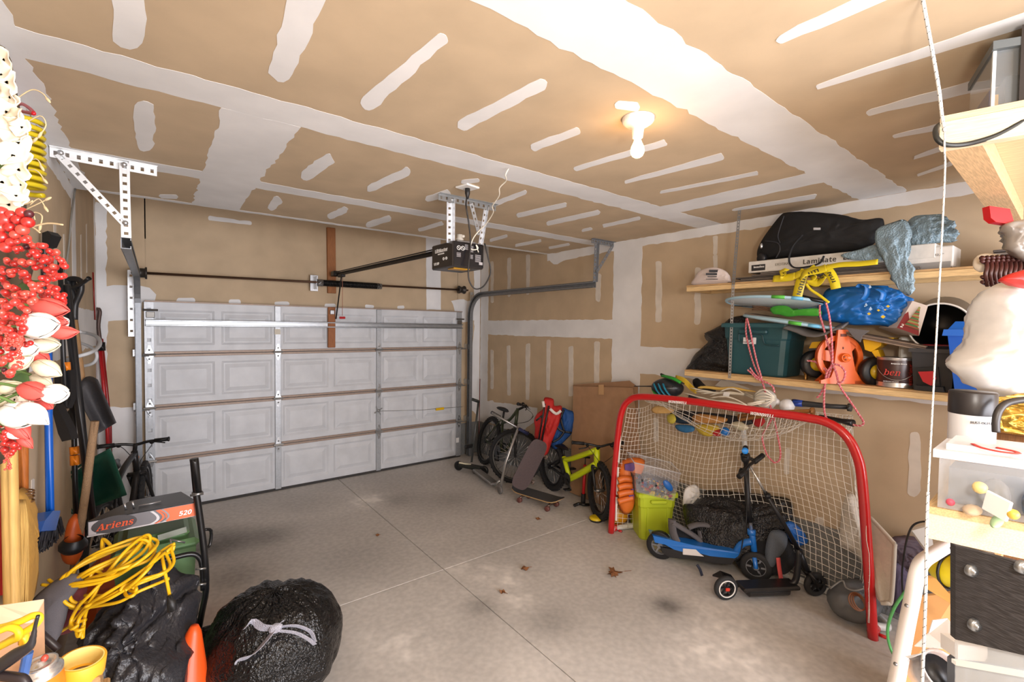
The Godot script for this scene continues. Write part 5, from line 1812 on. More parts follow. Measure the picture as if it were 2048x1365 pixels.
	for i in 15:
		var u = i / 14.0
		var w = 0.10 * sqrt(maxf(0.0, 1.0 - pow(absf(u * 2 - 1), 7.0)))
		var y = 0.045 * (pow(maxf(0.0, (u - 0.82) / 0.18), 1.4) + pow(maxf(0.0, (0.18 - u) / 0.18), 1.4))
		var row = []
		for j in 5: row.append(L0 + ax * (len * u) + sd * (w * (j - 2) / 2.0) + Vector3(0, y, 0))
		rows.append(row)
	sheet(st, rows, 0.004)
	obj("grip_deck", st, grip, t)
	st = S(false)
	for r in rows:
		for j in 5: r[j] -= Vector3(0, 0.0045, 0)
	sheet(st, rows, 0.009)
	obj("wood_layers", st, wood("c9a36a"), t)
	for u in [0.24, 0.78]:
		st = S()
		var c = L0 + ax * len * u
		tube(st, [Vector3(c.x, 0.055, c.z) - sd * 0.08, Vector3(c.x, 0.055, c.z) + sd * 0.08], 0.010, 8)
		box(st, Vector3(c.x, 0.08, c.z), Vector3(0.06, 0.05, 0.05))
		obj("truck", st, metal("7d6a60"), t)
		for k in [-1, 1]:
			st = S()
			var c2 = Vector3(c.x, 0.028, c.z) + sd * 0.085 * k
			lathe(st, [[0.0, -0.017], [0.02, -0.018], [0.028, -0.014], [0.028, 0.014], [0.02, 0.018], [0.0, 0.017]], aim(c2, sd), 18)
			obj("wheel", st, M("6b3f37", 0.5), t)
	# pump, yellow reel
	t = thing("bicycle_pump", "red bicycle floor pump with a black base standing in front of the yellow bike", "pump", fl(1168, 1012))
	st = S()
	var pd = depth(fl(1168, 1012))
	tube(st, [dp(1166, 1004, pd), dp(1170, 930, pd)], 0.017, 12)
	obj("barrel", st, plastic("b3161c"), t)
	st = S()
	tube(st, [dp(1170, 932, pd), dp(1171, 915, pd)], 0.006, 8)
	tube(st, [dp(1162, 914, pd), dp(1180, 916, pd)], 0.011, 8)
	obj("handle", st, dark, t)
	st = S(false)
	tube(st, [dp(1166, 1008, pd), dp(1167, 988, pd)], 0.026, 10)
	tube(st, path([fl(1148, 1012, 0.015), fl(1158, 1008, 0.03), fl(1168, 1010, 0.03), fl(1178, 1010, 0.015)], 3), 0.016, 8)
	obj("base", st, dark, t)
	t = thing("tape_measure", "small round yellow and black reel on the floor beside the yellow bike tyre", "reel", fl(1192, 1042))
	st = S()
	lathe(st, [[0.0, 0.0], [0.06, 0.0], [0.065, 0.012], [0.065, 0.02], [0.0, 0.02]], Transform3D(Basis(), fl(1192, 1042, 0.0)), 22)
	obj("lower_half", st, dark, t)
	st = S()
	lathe(st, [[0.066, 0.02], [0.066, 0.035], [0.055, 0.042], [0.03, 0.044], [0.0, 0.044]], Transform3D(Basis(), fl(1192, 1042, 0.0)), 22)
	obj("upper_half", st, plastic("e2c21a"), t)
	# cardboard
	t = thing("cardboard_sheet", "tall flattened brown cardboard box leaning against the right wall behind the red goal", "cardboard", Vector3(3.8, 0, -3.4))
	var cb = M("b08a68", 0.85, 0.0, "cloud", 1.5)
	st = S(false)
	plate(st, [wx(1147, 773, 3.86), wx(1264, 776, 3.86), Vector3(3.80, 0.01, wx(1300, 1000, 3.80).z), Vector3(3.80, 0.01, wx(1140, 980, 3.80).z)], Vector3(0.012, 0, 0))
	obj("front_panel", st, cb, t)
	st = S(false)
	plate(st, [wx(1146, 770, 3.885), wx(1258, 762, 3.885), wx(1275, 775, 3.885), wx(1276, 900, 3.885), wx(1150, 900, 3.885)], Vector3(0.01, 0, 0))
	obj("back_panel", st, M("a58060", 0.85, 0.0, "cloud", 1.5), t)
	st = S(false)
	plate(st, [wx(1197, 770, 3.852), wx(1207, 770, 3.852), wx(1207, 790, 3.845), wx(1197, 790, 3.845)], Vector3(0.004, 0, 0))
	obj("packing_tape", st, M("c39b6b", 0.35), t)

# ---------------------------------------------------------------- hockey goal
var gb := []   # points along the front bar
func net(parent, P: Callable, nu, nv, r, m):
	var G = []
	for i in nu + 1:
		var row = []
		for j in nv + 1:
			var p = P.call(float(i) / nu, float(j) / nv)
			row.append(p + Vector3(ns.get_noise_3dv(p * 300.0), ns.get_noise_3dv(p * 300.0 + Vector3(9, 70, 0)), ns.get_noise_3dv(p * 300.0 + Vector3(0, 5, 90))) * 0.018)
		G.append(row)
	var st = S()
	for i in nu + 1: tube(st, G[i], r, 4)
	for j in nv + 1:
		var l = []
		for i in nu + 1: l.append(G[i][j])
		tube(st, l, r, 4)
	stuff(obj("netting", st, m, parent))
func along(u) -> Vector3:   # by length along the crossbar part of the front frame
	var f = clampf(u, 0, 1) * (gb.size() - 1)
	var i = mini(int(f), gb.size() - 2)
	return gb[i].lerp(gb[i + 1], f - i)

func goal():
	var red = M("c31418", 0.28, 0.0, "", 1, "", 1, 0, "coat")
	var whitep = M("d9d9d6", 0.4)
	var t = thing("hockey_goal", "red tubular hockey goal with a torn white net in front of the right wall", "goal", Vector3(3.5, 0, -1.9))
	var st = S()
	var pts = path([fl(1222, 1066, 0.0), wx(1229, 950, 3.39), wx(1236, 870, 3.38), wx(1243, 826, 3.375), wx(1256, 803, 3.375), wx(1285, 794, 3.38), wx(1380, 803, 3.40), wx(1500, 820, 3.42), wx(1600, 834, 3.44), wx(1655, 846, 3.45), wx(1692, 872, 3.455), wx(1714, 912, 3.46), wx(1724, 960, 3.47), wx(1734, 1090, 3.50), fl(1746, 1278, 0.0)], 6)
	tube(st, pts, 0.029, 16)
	var bar = obj("front_frame", st, red, t)
	gb = path([wx(1285, 794, 3.38), wx(1380, 803, 3.40), wx(1500, 820, 3.42), wx(1600, 834, 3.44), wx(1655, 846, 3.45), wx(1692, 872, 3.455)], 6)
	for q in [[1355, 805], [1524, 830]]:
		var c = wx(q[0], q[1], 3.40 + (q[0] - 1380) * 0.000167) - ray(q[0], q[1]).normalized() * 0.0335
		var sl = 30.0 * (0.096 if q[0] < 1400 else 0.138)
		var d = (wx(q[0] + 30, q[1] + sl, 3.405 + (q[0] - 1380) * 0.000167) - wx(q[0] - 30, q[1] - sl, 3.395 + (q[0] - 1380) * 0.000167)).normalized()
		txt(bar, "WINNWELL", c, d, (-ray(q[0], q[1]).normalized()).cross(d), 0.022 * (1.0 if q[0] > 1400 else 1.05), M("f2f0ee", 0.5), true, 0.003, "Droid Sans", 0.25)
	# white base and back tubes
	var bl = fl(1226, 1058, 0.03)
	var br = fl(1744, 1266, 0.03)
	st = S()
	tube(st, path([bl, bl + Vector3(0.08, 0, 0.02), Vector3(3.70, 0.025, -2.72), Vector3(3.85, 0.025, -2.5), Vector3(3.87, 0.025, -2.0), Vector3(3.87, 0.025, -1.5), Vector3(3.84, 0.025, -1.02), Vector3(3.72, 0.025, -0.84), br + Vector3(0.09, 0, -0.01), br], 5), 0.024, 10)
	obj("base_tube", st, whitep, t)
	st = S()
	tube(st, [wx(1485, 830, 3.80), wx(1490, 900, 3.82), wx(1498, 1000, 3.86), Vector3(3.865, 0.03, wx(1500, 1000, 3.865).z)], 0.02, 10)
	obj("centre_pole", st, whitep, t)
	for q in [bl, br]:
		st = S()
		tube(st, [q - Vector3(0, 0, 0), q + Vector3(0.07, 0, 0)], 0.029, 12)
		tube(st, [q + Vector3(0.05, -0.02, 0.02), q + Vector3(0.055, -0.022, 0.06)], 0.011, 8)
		obj("corner_socket", st, red, t)
	st = S(false)
	for q in [[1238, 822, 1235, 858], [1235, 872, 1231, 925], [1231, 935, 1228, 990], [1228, 995, 1226, 1042]]:
		tube(st, [wx(q[0] + 5, q[1], 3.39), wx(q[2] + 6, q[3], 3.39)], 0.012, 6, false, 0.5)
	obj("net_clip", st, M("eceae6", 0.5), t)
	# nets: back, top hammock, two sides
	var nm = M("ece6da", 0.8)
	var TL = Vector3(3.80, 1.20, -2.70)
	var TR = wx(1706, 832, 3.80)
	var BL = Vector3(3.84, 0.04, -2.62)
	var BR = Vector3(3.83, 0.04, -1.0)
	var back = func(u, v):
		var a = TL.lerp(TR, u)
		var b = BL.lerp(BR, u)
		var p = a.lerp(b, v)
		p.x -= 0.10 * sin(PI * v) * (0.4 + 0.6 * absf(sin(PI * u * 1.5)))
		p.y -= 0.06 * sin(PI * u * 2.0) * sin(PI * v)
		p.z += 0.03 * sin(v * 6.0 + u * 4.0)
		return p
	net(t, back, 40, 28, 0.0018, nm)
	var topn = func(u, v):
		var a = along(u)
		var p = a.lerp(TL.lerp(TR, u), v)
		var s = maxf(0.0, sin(PI * clampf((u - 0.06) / 0.66, 0.0, 1.0)))
		p.y -= 0.23 * s * pow(sin(PI * pow(v, 0.75)), 0.8) + 0.02 * sin(PI * v)
		return p
	net(t, topn, 40, 12, 0.0019, nm)
	var lp = pts.slice(0, 26)
	var left = func(u, v):
		var k = clampf((1.0 - v) * 24.0, 0.0, 23.99)
		var a = lp[int(k)].lerp(lp[int(k) + 1], k - int(k))
		a.y = lerpf(1.20, 0.05, v)
		var b = back.call(0.0, v)
		var p = a.lerp(b, u)
		return p + Vector3(0.01, -0.03 * sin(PI * u), -0.03 * sin(PI * v) * sin(PI * u))
	net(t, left, 9, 26, 0.0019, nm)
	var right = func(u, v):
		var a = wx(lerpf(1712, 1738, v), lerpf(885, 1245, v), 3.47)
		var b = back.call(1.0, v)
		return a.lerp(b, u) + Vector3(0, -0.04 * sin(PI * u), 0.02 * sin(PI * v))
	net(t, right, 9, 26, 0.0019, nm)

func tote(t, c: Vector3, yaw, w, d, h, m, lid_m, taper = 0.86, ridge = true):
	var b = Basis(Vector3.UP, yaw)
	var P = func(x, y, z): return c + b * Vector3(x, y, z)
	var st = S(false)
	var rg = func(sc, y, o = 0.0):
		var x = w * 0.5 * sc + o
		var z = d * 0.5 * sc + o
		var e = 0.12 * minf(w, d)
		return [P.call(-x + e, y, z), P.call(x - e, y, z), P.call(x - e * 0.3, y, z - e * 0.3), P.call(x, y, z - e), P.call(x, y, -z + e), P.call(x - e * 0.3, y, -z + e * 0.3), P.call(x - e, y, -z), P.call(-x + e, y, -z), P.call(-x + e * 0.3, y, -z + e * 0.3), P.call(-x, y, -z + e), P.call(-x, y, z - e), P.call(-x + e * 0.3, y, z - e * 0.3)]
	var lv = [rg.call(taper * 0.97, 0.0), rg.call(taper, 0.012), rg.call(lerpf(taper, 1.0, 0.72) - 0.03, h * 0.66), rg.call(lerpf(taper, 1.0, 0.75), h * 0.70), rg.call(0.985, h * 0.93), rg.call(1.0, h * 0.93)]
	for i in lv.size() - 1:
		for k in 12: quad(st, lv[i][k], lv[i][(k + 1) % 12], lv[i + 1][(k + 1) % 12], lv[i + 1][k])
	for k in range(1, 11): tri(st, lv[0][0], lv[0][k + 1], lv[0][k])
	obj("body", st, m, t)
	st = S(false)
	lv = [rg.call(1.0, h * 0.90, 0.008), rg.call(1.0, h * 0.90, 0.014), rg.call(1.0, h * 0.965, 0.014), rg.call(1.0, h * 0.985, 0.004), rg.call(0.88, h * 0.985), rg.call(0.86, h * 0.965)]
	for i in lv.size() - 1:
		for k in 12: quad(st, lv[i][k], lv[i][(k + 1) % 12], lv[i + 1][(k + 1) % 12], lv[i + 1][k])
	for k in range(1, 11): tri(st, lv[5][0], lv[5][k], lv[5][k + 1])
	obj("lid", st, lid_m, t)
	for s in [-1, 1]:
		st = S(false)
		box(st, P.call(0, h * 0.82, s * (d * 0.5 + 0.012)), Vector3(w * 0.42, h * 0.07, 0.03), b, 0.008)
		obj("handle", st, m, t)
	return P

func goal_contents():
	var lime = M("bfd02f", 0.42)
	var dark = M("18181a", 0.4, 0.05)
	var t = thing("storage_tote", "lime green lidded storage tote standing on the floor inside the goal", "tote", fl(1310, 1084))
	var c = fl(1310, 1084) + Vector3(0.13, 0, -0.15)
	var P = tote(t, c, -0.62, 0.35, 0.42, 0.45, lime, lime, 0.82)
	for x in [-0.09, 0.09]:
		var st0 = S(false)
		box(st0, P.call(x, 0.17, 0.192), Vector3(0.012, 0.30, 0.01), Basis(Vector3.UP, -0.62))
		obj("rib", st0, lime, t)
	# clear bin of toy bricks, tilted on the lid
	var rd = func(hex): return plastic(hex, 0.35)
	t = thing("clear_bin", "open clear plastic bin heaped with toy bricks, tilted on the lime green tote", "bin", fl(1315, 1000, 0.46))
	var bd = 4.12
	var bp = dps([[1269, 926, bd], [1362, 948, bd], [1348, 1003, bd], [1273, 985, bd]], bd)
	var bq = []
	for q in bp: bq.append(q + fw * 0.26 + Vector3(0, 0.03, 0))
	var st = S(false)
	for i in 4:
		if i == 0: continue
		quad(st, bp[i], bp[(i + 1) % 4], bq[(i + 1) % 4], bq[i])
	quad(st, bp[0], bp[1], bp[2], bp[3])
	quad(st, bq[1], bq[0], bq[3], bq[2])
	obj("wall_panel", st, clear("e9e6ea", 0.16), t)
	st = S()
	tube(st, [bp[0], bp[1], bq[1], bq[0]], 0.006, 6, true)
	obj("rim", st, clear("f2f0f4", 0.5), t)
	var cols = ["5b5f64", "3a3d41", "a8a6a2", "1f4a88", "a8221c", "26282b", "c9a81c", "5f7988", "4b5a36", "85745f", "c8c6c0", "4a5156", "2f3236", "44484c"]
	for i in 170:
		st = S(false)
		var u = rng.randf_range(0.05, 0.95)
		var v = rng.randf_range(0.03, 0.56) * (1.0 if u < 0.8 else 0.9)
		var q = bp[3].lerp(bp[2], u).lerp(bp[0].lerp(bp[1], u), v) + fw * rng.randf_range(0.012, 0.05)
		var s = rng.randf_range(0.010, 0.024)
		box(st, q, Vector3(s * rng.randf_range(1, 2.2), s * 0.7, s), Basis.from_euler(Vector3(rng.randf() * 3, rng.randf() * 3, rng.randf() * 3)))
		obj("toy_brick", st, rd.call(cols[rng.randi() % cols.size()]), t)
	st = S(false)
	hexa(st, [bp[3] + fw * 0.05, bp[2] + fw * 0.05, bp[2] + fw * 0.24, bp[3] + fw * 0.24], [bp[3].lerp(bp[0], 0.5) + fw * 0.05, bp[2].lerp(bp[1], 0.5) + fw * 0.05, bp[2].lerp(bp[1], 0.5) + fw * 0.24, bp[3].lerp(bp[0], 0.5) + fw * 0.24])
	stuff(obj("brick_heap", st, M("5b5d60", 0.7, 0.0, "speck", 30.0), t))
	st = S()
	ell(st, Transform3D(Basis(rt, up, -fw) * Basis(Vector3(0, 0, 1), -0.9), dp(1336, 972, bd - 0.0)) * bal(Vector3.ZERO, Vector3(0.06, 0.03, 0.012)), 14, 8)
	obj("blue_piece", st, rd.call("1f66b8"), t)
	# orange and purple inflatable, ball
	t = thing("inflatable_toy", "orange and purple inflatable toy behind the left goal post", "inflatable toy", fl(1262, 1040))
	st = S()
	puff(st, path(dps([[1238, 930], [1262, 916], [1290, 922], [1280, 955], [1270, 985], [1266, 1020], [1250, 1030], [1238, 1015], [1234, 980]], 4.35), 3, true), -fw, 0.07, 0.06, 7, 0.01, 0.1)
	obj("orange_body", st, plastic("e0752a", 0.45), t)
	for k in 4:
		st = S()
		tube(st, path(dps([[1236, 962 + k * 14], [1250, 958 + k * 14], [1266, 960 + k * 12]], 4.27), 4), 0.03, 8)
		obj("orange_roll", st, plastic("d96c24", 0.45), t)
	st = S(false)
	plate(st, dps([[1250, 930], [1268, 926], [1270, 938], [1266, 944], [1250, 941]], 4.265), fw * 0.02)
	plate(st, dps([[1258, 985], [1268, 974], [1268, 1000], [1258, 998]], 4.25), fw * 0.02)
	obj("purple_panel", st, plastic("5a2f78", 0.45), t)
	t = thing("ball", "yellow and purple play ball on the floor behind the left goal post", "ball", fl(1240, 1045))
	var bc = dp(1236, 1016, 4.56)
	bc.y = 0.115
	st = S()
	ell(st, bal(bc, 0.118), 28, 18)
	var bo = obj("ball_skin", st, plastic("e4a11f", 0.45), t)
	for k in 2:
		st = S()
		var rows = []
		for i in 17:
			var row = []
			for j in 7:
				var th = TAU * i / 16.0
				var z = -0.45 + 0.42 * j / 6.0 + k * 1.15
				var r = sqrt(maxf(0.0, 1.0 - minf(z * z, 0.99)))
				row.append(bc + (Basis(Vector3.UP, 0.5) * Vector3(z, r * cos(th), r * sin(th))) * 0.1195)
			rows.append(row)
		sheet(st, rows)
		obj("purple_band", st, plastic("5b3358", 0.5), bo)
	# white bag, black covered bag
	st = S()
	puff(st, path(dps([[1372, 976], [1392, 970], [1402, 990], [1405, 1015], [1390, 1025], [1368, 1020], [1366, 995]], 4.1), 3, true), -fw, 0.03, 0.03, 9, 0.02, 0.12)
	tag(obj("white_bag", st, M("dcdad6", 0.5)), "small crumpled white plastic bag between the lime tote and black duffel", "bag")
	st = S()
	puff(st, path(dps([[1366, 1012, 4.02], [1385, 1008, 4.05], [1402, 990, 4.05], [1420, 980, 4.02], [1480, 985, 3.88], [1545, 992, 3.72], [1580, 1000, 3.62], [1586, 1030, 3.55], [1578, 1055, 3.52], [1540, 1085, 3.58], [1530, 1125, 3.58], [1460, 1122, 3.66], [1400, 1100, 3.80], [1375, 1060, 3.92]], 3.7), 4, true), -fw + Vector3(0, 0.6, 0), 0.13, 0.12, 16, 0.03, 0.10)
	tag(obj("duffel_bag", st, M("151517", 0.2, 0.0, "", 1, "crinkle", 4.0, 1.0)), "large black bag in shiny plastic lying inside the goal behind both scooters", "bag")
	t = thing("baby_carrier", "soft grey carrier with curled grey straps in front of the black bag", "carrier", fl(1400, 1105))
	for q in [[[[1343, 1045], [1352, 1050], [1372, 1062], [1392, 1075], [1410, 1090], [1425, 1097]], 0.10], [[[1376, 1056], [1395, 1050], [1418, 1052], [1436, 1064], [1443, 1080], [1436, 1094], [1420, 1096]], 0.09], [[[1398, 1062], [1402, 1078], [1412, 1088], [1432, 1092]], 0.05], [[[1344, 1040], [1346, 1065], [1358, 1090], [1380, 1104]], 0.10]]:
		st = S()
		var L = path(dps(q[0], 3.80), 5)
		tube(st, L, q[1] * 0.36, 10, false, 0.55)
		obj("strap", st, cloth("6f6a6b"), t)
	st = S()
	puff(st, path(dps([[1345, 1046], [1375, 1058], [1400, 1066], [1425, 1070], [1440, 1090], [1410, 1108], [1370, 1100], [1348, 1085]], 3.88), 3, true), -fw + Vector3(0, 0.5, 0), 0.035, 0.05, 6, 0.01, 0.1)
	obj("dark_padding", st, cloth("26262a"), t)
	# backpack
	t = thing("backpack", "black backpack with a grey camouflage pocket and coral strap behind the two scooters", "backpack", fl(1540, 1165))
	st = S()
	puff(st, path(dps([[1475, 1085, 3.68], [1500, 1045, 3.68], [1535, 1036, 3.66], [1565, 1046, 3.6], [1585, 1075, 3.55], [1592, 1120, 3.52], [1575, 1146, 3.52], [1530, 1152, 3.55], [1490, 1146, 3.6], [1470, 1120, 3.66]], 3.6), 4, true), -fw, 0.09, 0.10, 9, 0.02, 0.08)
	obj("body", st, cloth("1c1c1f"), t)
	st = S()
	puff(st, path(dps([[1538, 1068], [1552, 1060], [1572, 1066], [1575, 1085], [1565, 1105], [1552, 1120], [1545, 1136], [1534, 1136], [1530, 1105]], 3.51), 3, true), -fw, 0.04, 0.04, 6)
	obj("camouflage_pocket", st, M("5a6068", 0.85, 0.0, "streak", 9.0), t)
	st = S()
	strip(st, path(dps([[1556, 1116], [1558, 1135], [1562, 1160]], 3.46), 4), rt, 0.03, 0.004)
	obj("coral_strap", st, M("d95a58", 0.7), t)
	st = S()
	strip(st, path(dps([[1394, 1130], [1400, 1140], [1404, 1152]], 3.6), 4), rt, 0.02, 0.004)
	obj("navy_strap", st, M("262c3e", 0.7), t)
	st = S()
	puff(st, path(dps([[1568, 1050], [1582, 1043], [1602, 1058], [1617, 1082], [1608, 1090], [1592, 1094], [1578, 1078]], 3.5), 3, true), -fw, 0.035, 0.03, 6, 0.02, 0.15)
	tag(obj("blue_jacket", st, M("1d62b4", 0.5, 0.0, "cloud", 5.0)), "crumpled bright blue jacket hanging beside the black scooter stem", "jacket")
	st = S()
	ell(st, bal(Vector3(fl(1632, 1132).x, 0.034, fl(1632, 1132).z), 0.034), 18, 12)
	tag(obj("hockey_ball", st, plastic("d9531f")), "small orange hockey ball on the floor inside the goal net", "ball")
	# blue scooter
	t = thing("electric_scooter", "bright blue scooter with black tyres standing in front of the goal", "scooter", fl(1420, 1140))
	var rear = fl(1320, 1118)
	var front = fl(1511, 1163)
	var blue = M("1f6fc4", 0.3, 0.0, "", 1, "", 1, 0, "coat")
	var R = 0.112
	var r = scooter(t, rear, front, R, Vector3.ZERO, Vector3.ZERO, 0.0, blue, 0.1, 0.05, M("1b1b1c", 0.7), M("8a8b8e", 0.35, 0.4), blue, dark)
	var ax = r[0]
	var sd = r[2]
	var dm = depth(rear)
	var dfm = depth(front)
	var at2 = func(px, py, off = 0.0): return dp(px, py, lerpf(dm, dfm, (px - 1320.0) / 191.0) + off)
	st = S(false)
	var top = []
	for q in [[1306, 1072], [1330, 1078], [1390, 1092], [1430, 1099], [1468, 1104], [1480, 1108], [1476, 1118], [1438, 1115], [1420, 1113], [1398, 1107], [1370, 1106], [1348, 1100], [1330, 1090], [1310, 1086]]: top.append(at2.call(q[0], q[1], -0.05))
	plate(st, top, fw * 0.13)
	obj("deck", st, blue, t)
	st = S(false)
	var low = []
	for q in [[1322, 1096], [1348, 1100], [1372, 1106], [1400, 1108], [1432, 1114], [1472, 1118], [1462, 1130], [1430, 1128], [1380, 1120], [1340, 1116], [1326, 1108]]: low.append(at2.call(q[0], q[1], -0.045))
	plate(st, low, fw * 0.12)
	obj("battery_case", st, M("232325", 0.45), t)
	st = S(false)
	low = []
	for q in [[1366, 1098], [1392, 1100], [1400, 1108], [1408, 1114], [1366, 1110]]: low.append(at2.call(q[0], q[1], -0.055))
	plate(st, low, fw * 0.01)
	obj("pale_label", st, M("dfd9d6", 0.4), t)
	st = S()
	tube(st, path([at2.call(1462, 1112), at2.call(1472, 1104), at2.call(1480, 1092), at2.call(1490, 1086), at2.call(1503, 1084)], 4), 0.026, 12)
	obj("neck", st, blue, t)
	st = S()
	var sd0 = dfm + 0.02
	tube(st, [dp(1509, 1112, sd0), dp(1505, 1075, sd0), dp(1503, 1062, sd0)], 0.023, 12)
	for k in [-1, 1]: tube(st, [dp(1509, 1112, sd0) + sd * 0.034 * k, r[4] + sd * 0.034 * k], 0.017, 8)
	obj("fork", st, blue, t)
	st = S()
	tube(st, [dp(1503, 1066, sd0), dp(1497, 1000, sd0 + 0.04), dp(1492, 930, sd0 + 0.08)], 0.015, 12)
	obj("stem", st, metal("c2c4c8", 0.25), t)
	st = S()
	tube(st, [dp(1500, 1045, sd0 - 0.01), dp(1495, 1000, sd0 - 0.0), dp(1492, 922, sd0 + 0.05)], 0.019, 12)
	obj("stem_sleeve", st, dark, t)
	st = S()
	tube(st, [dp(1503, 1070, sd0), dp(1503, 1060, sd0)], 0.03, 14)
	obj("collar", st, blue, t)
	st = S()
	ell(st, bal(dp(1491, 915, sd0 + 0.05), Vector3(0.035, 0.05, 0.035)), 12, 8)
	tube(st, [dp(1484, 910, sd0 + 0.0), dp(1514, 924, sd0 + 0.1)], 0.014, 8)
	obj("bar_clamp", st, dark, t)
	st = S()
	tube(st, [dp(1491, 908, sd0 - 0.15), dp(1491, 896, sd0 - 0.24)], 0.018, 12)
	obj("grip", st, dark, t)
	st = S()
	tube(st, [dp(1490.5, 899, sd0 - 0.18), dp(1490, 903, sd0 - 0.27)], 0.021, 16)
	obj("blue_grip_end", st, plastic("2a86d8"), t)
	st = S()
	tube(st, [dp(1484, 940, sd0 + 0.06), dp(1480, 950, sd0 + 0.1)], 0.018, 12)
	obj("grip", st, dark, t)
	st = S()
	tube(st, path([dp(1487, 935, sd0 + 0.02), dp(1494, 980, sd0 - 0.01), dp(1492, 1050, sd0 - 0.03), dp(1486, 1080, sd0 - 0.03), dp(1480, 1110, sd0 - 0.03), dp(1468, 1120, sd0 - 0.06)], 5), 0.005, 6)
	obj("brake_cable", st, dark, t)
	st = S()
	tube(st, path([at2.call(1304, 1066), at2.call(1318, 1064), at2.call(1332, 1070), at2.call(1342, 1084)], 4), 0.03, 8, false, 0.25)
	obj("rear_fender", st, dark, t)
	# black scooter
	t = thing("electric_scooter", "black scooter with a white-ringed rear wheel leaning its stem across the goal", "scooter", fl(1540, 1195))
	rear = fl(1451, 1200)
	front = fl(1630, 1192)
	r = scooter(t, rear, front, 0.085, Vector3.ZERO, Vector3.ZERO, 0.0, dark, 0.1, 0.05, M("262627", 0.75), M("2c2c2d", 0.4), dark, dark)
	st = S()
	tube(st, ring(r[3] - r[2] * 0.019 * signf(r[2].dot(fw)), r[2], 0.058, 36), 0.0045, 6, true)
	obj("white_ring", st, M("ecebe8", 0.4), t)
	st = S(false)
	box(st, r[3] - r[2] * 0.024 * signf(r[2].dot(fw)), Vector3(0.03, 0.022, 0.01), Basis(r[0], r[1], r[2]), 0.003)
	obj("red_cap", st, plastic("d23a28"), t)
	st = S(false)
	var fx = Basis(r[0], r[1], r[2])
	box(st, r[3].lerp(r[4], 0.46) + Vector3(0, 0.005, 0), Vector3(r[5] * 0.62, 0.03, 0.13), fx, 0.01)
	box(st, r[3].lerp(r[4], 0.44) - Vector3(0, 0.028, 0), Vector3(r[5] * 0.48, 0.045, 0.11), fx, 0.015)
	obj("deck", st, M("1d1c1c", 0.35), t)
	st = S()
	tube(st, path([r[3].lerp(r[4], 0.72), r[3].lerp(r[4], 0.77) + Vector3(0, 0.03, 0), r[3].lerp(r[4], 0.79) + Vector3(0, 0.10, 0), dp(1598, 1100, depth(r[4]) - 0.02)], 4), 0.022, 10)
	obj("neck", st, dark, t)
	st = S()
	for k in [-1, 1]: tube(st, [dp(1612, 1140, depth(r[4])) + r[2] * 0.035 * k, r[4] + r[2] * 0.03 * k], 0.016, 8)
	tube(st, [dp(1612, 1140, depth(r[4])), dp(1597, 1100, depth(r[4]))], 0.024, 10)
	obj("fork", st, dark, t)
	st = S()
	tube(st, [dp(1598, 1102, depth(r[4])), dp(1560, 1035, 3.36), dp(1530, 985, 3.38)], 0.0155, 12)
	obj("stem", st, dark, t)
	st = S()
	tube(st, [dp(1532, 988, 3.38), dp(1500, 933, 3.42)], 0.0095, 12)
	obj("upper_stem", st, metal("c9c9c6", 0.25), t)
	st = S()
	tube(st, [dp(1484, 950, 3.34), dp(1499, 931, 3.43), dp(1524, 912, 3.5)], 0.012, 8)
	obj("handlebar", st, dark, t)
	for q in [[1478, 954, 1490, 943], [1508, 925, 1526, 911]]:
		st = S()
		tube(st, [dp(q[0], q[1], 3.32 if q[0] < 1490 else 3.46), dp(q[2], q[3], 3.38 if q[0] < 1490 else 3.5)], 0.019, 12)
		obj("grip", st, M("101011", 0.6), t)
	st = S()
	ell(st, bal(dp(1536, 992, 3.37), Vector3(0.03, 0.022, 0.022)), 10, 8)
	obj("folding_latch", st, dark, t)
	st = S(false)
	plate(st, [fl(1425, 1150, 0.13), fl(1440, 1142, 0.15), fl(1462, 1150, 0.16), fl(1478, 1172, 0.10), fl(1466, 1176, 0.10), fl(1448, 1156, 0.14)], Vector3(0, -0.012, 0))
	obj("rear_fender", st, dark, t)
	# cushions, pouf
	var cm = M("d5cdc0", 0.75, 0.0, "cloud", 3.0, "bump", 3.0, 0.3)
	st = S()
	puff(st, path(dps([[1692, 990, 3.2], [1712, 992, 3.2], [1728, 1010, 3.2], [1742, 1100, 3.12], [1735, 1140, 3.1], [1705, 1105, 3.2], [1680, 1090, 3.25], [1684, 1030, 3.25]], 3.2), 2, true), -fw, 0.03, 0.05, 6)
	tag(obj("seat_pad", st, cm), "off-white padded board standing behind the goal net by the right post", "pad")
	t = thing("seat_pad", "off-white quilted pad with a stitched rim leaning outside the right goal post", "pad", fl(1770, 1225))
	st = S(false)
	plate(st, dps([[1734, 1034, 2.99], [1742, 1036, 2.98], [1786, 1084, 2.84], [1789, 1096, 2.83], [1783, 1196, 2.8], [1776, 1206, 2.80], [1762, 1207, 2.82], [1738, 1140, 2.92]], 3.0), fw * 0.045 + rt * 0.012)
	obj("pad_face", st, cm, t)
	st = S()
	tube(st, path(dps([[1740, 1035, 2.98], [1786, 1085, 2.835], [1789, 1098, 2.825], [1783, 1198, 2.795], [1774, 1207, 2.795], [1762, 1207, 2.815]], 3.0), 5), 0.012, 8)
	obj("rim", st, M("bfb6a8", 0.8), t)
	t = thing("pouf", "squashed dark grey vinyl pouf with pale piping on the floor behind the right goal post", "pouf", fl(1700, 1240))
	st = S()
	puff(st, path(dps([[1653, 1192, 3.15], [1660, 1176, 3.20], [1682, 1160, 3.20], [1725, 1158, 3.20], [1760, 1180, 3.10], [1765, 1220, 3.00], [1740, 1246, 2.95], [1705, 1246, 3.00], [1668, 1226, 3.08]], 3.10), 4, true), -fw + Vector3(0, 0.8, 0), 0.09, 0.07, 9, 0.02, 0.06)
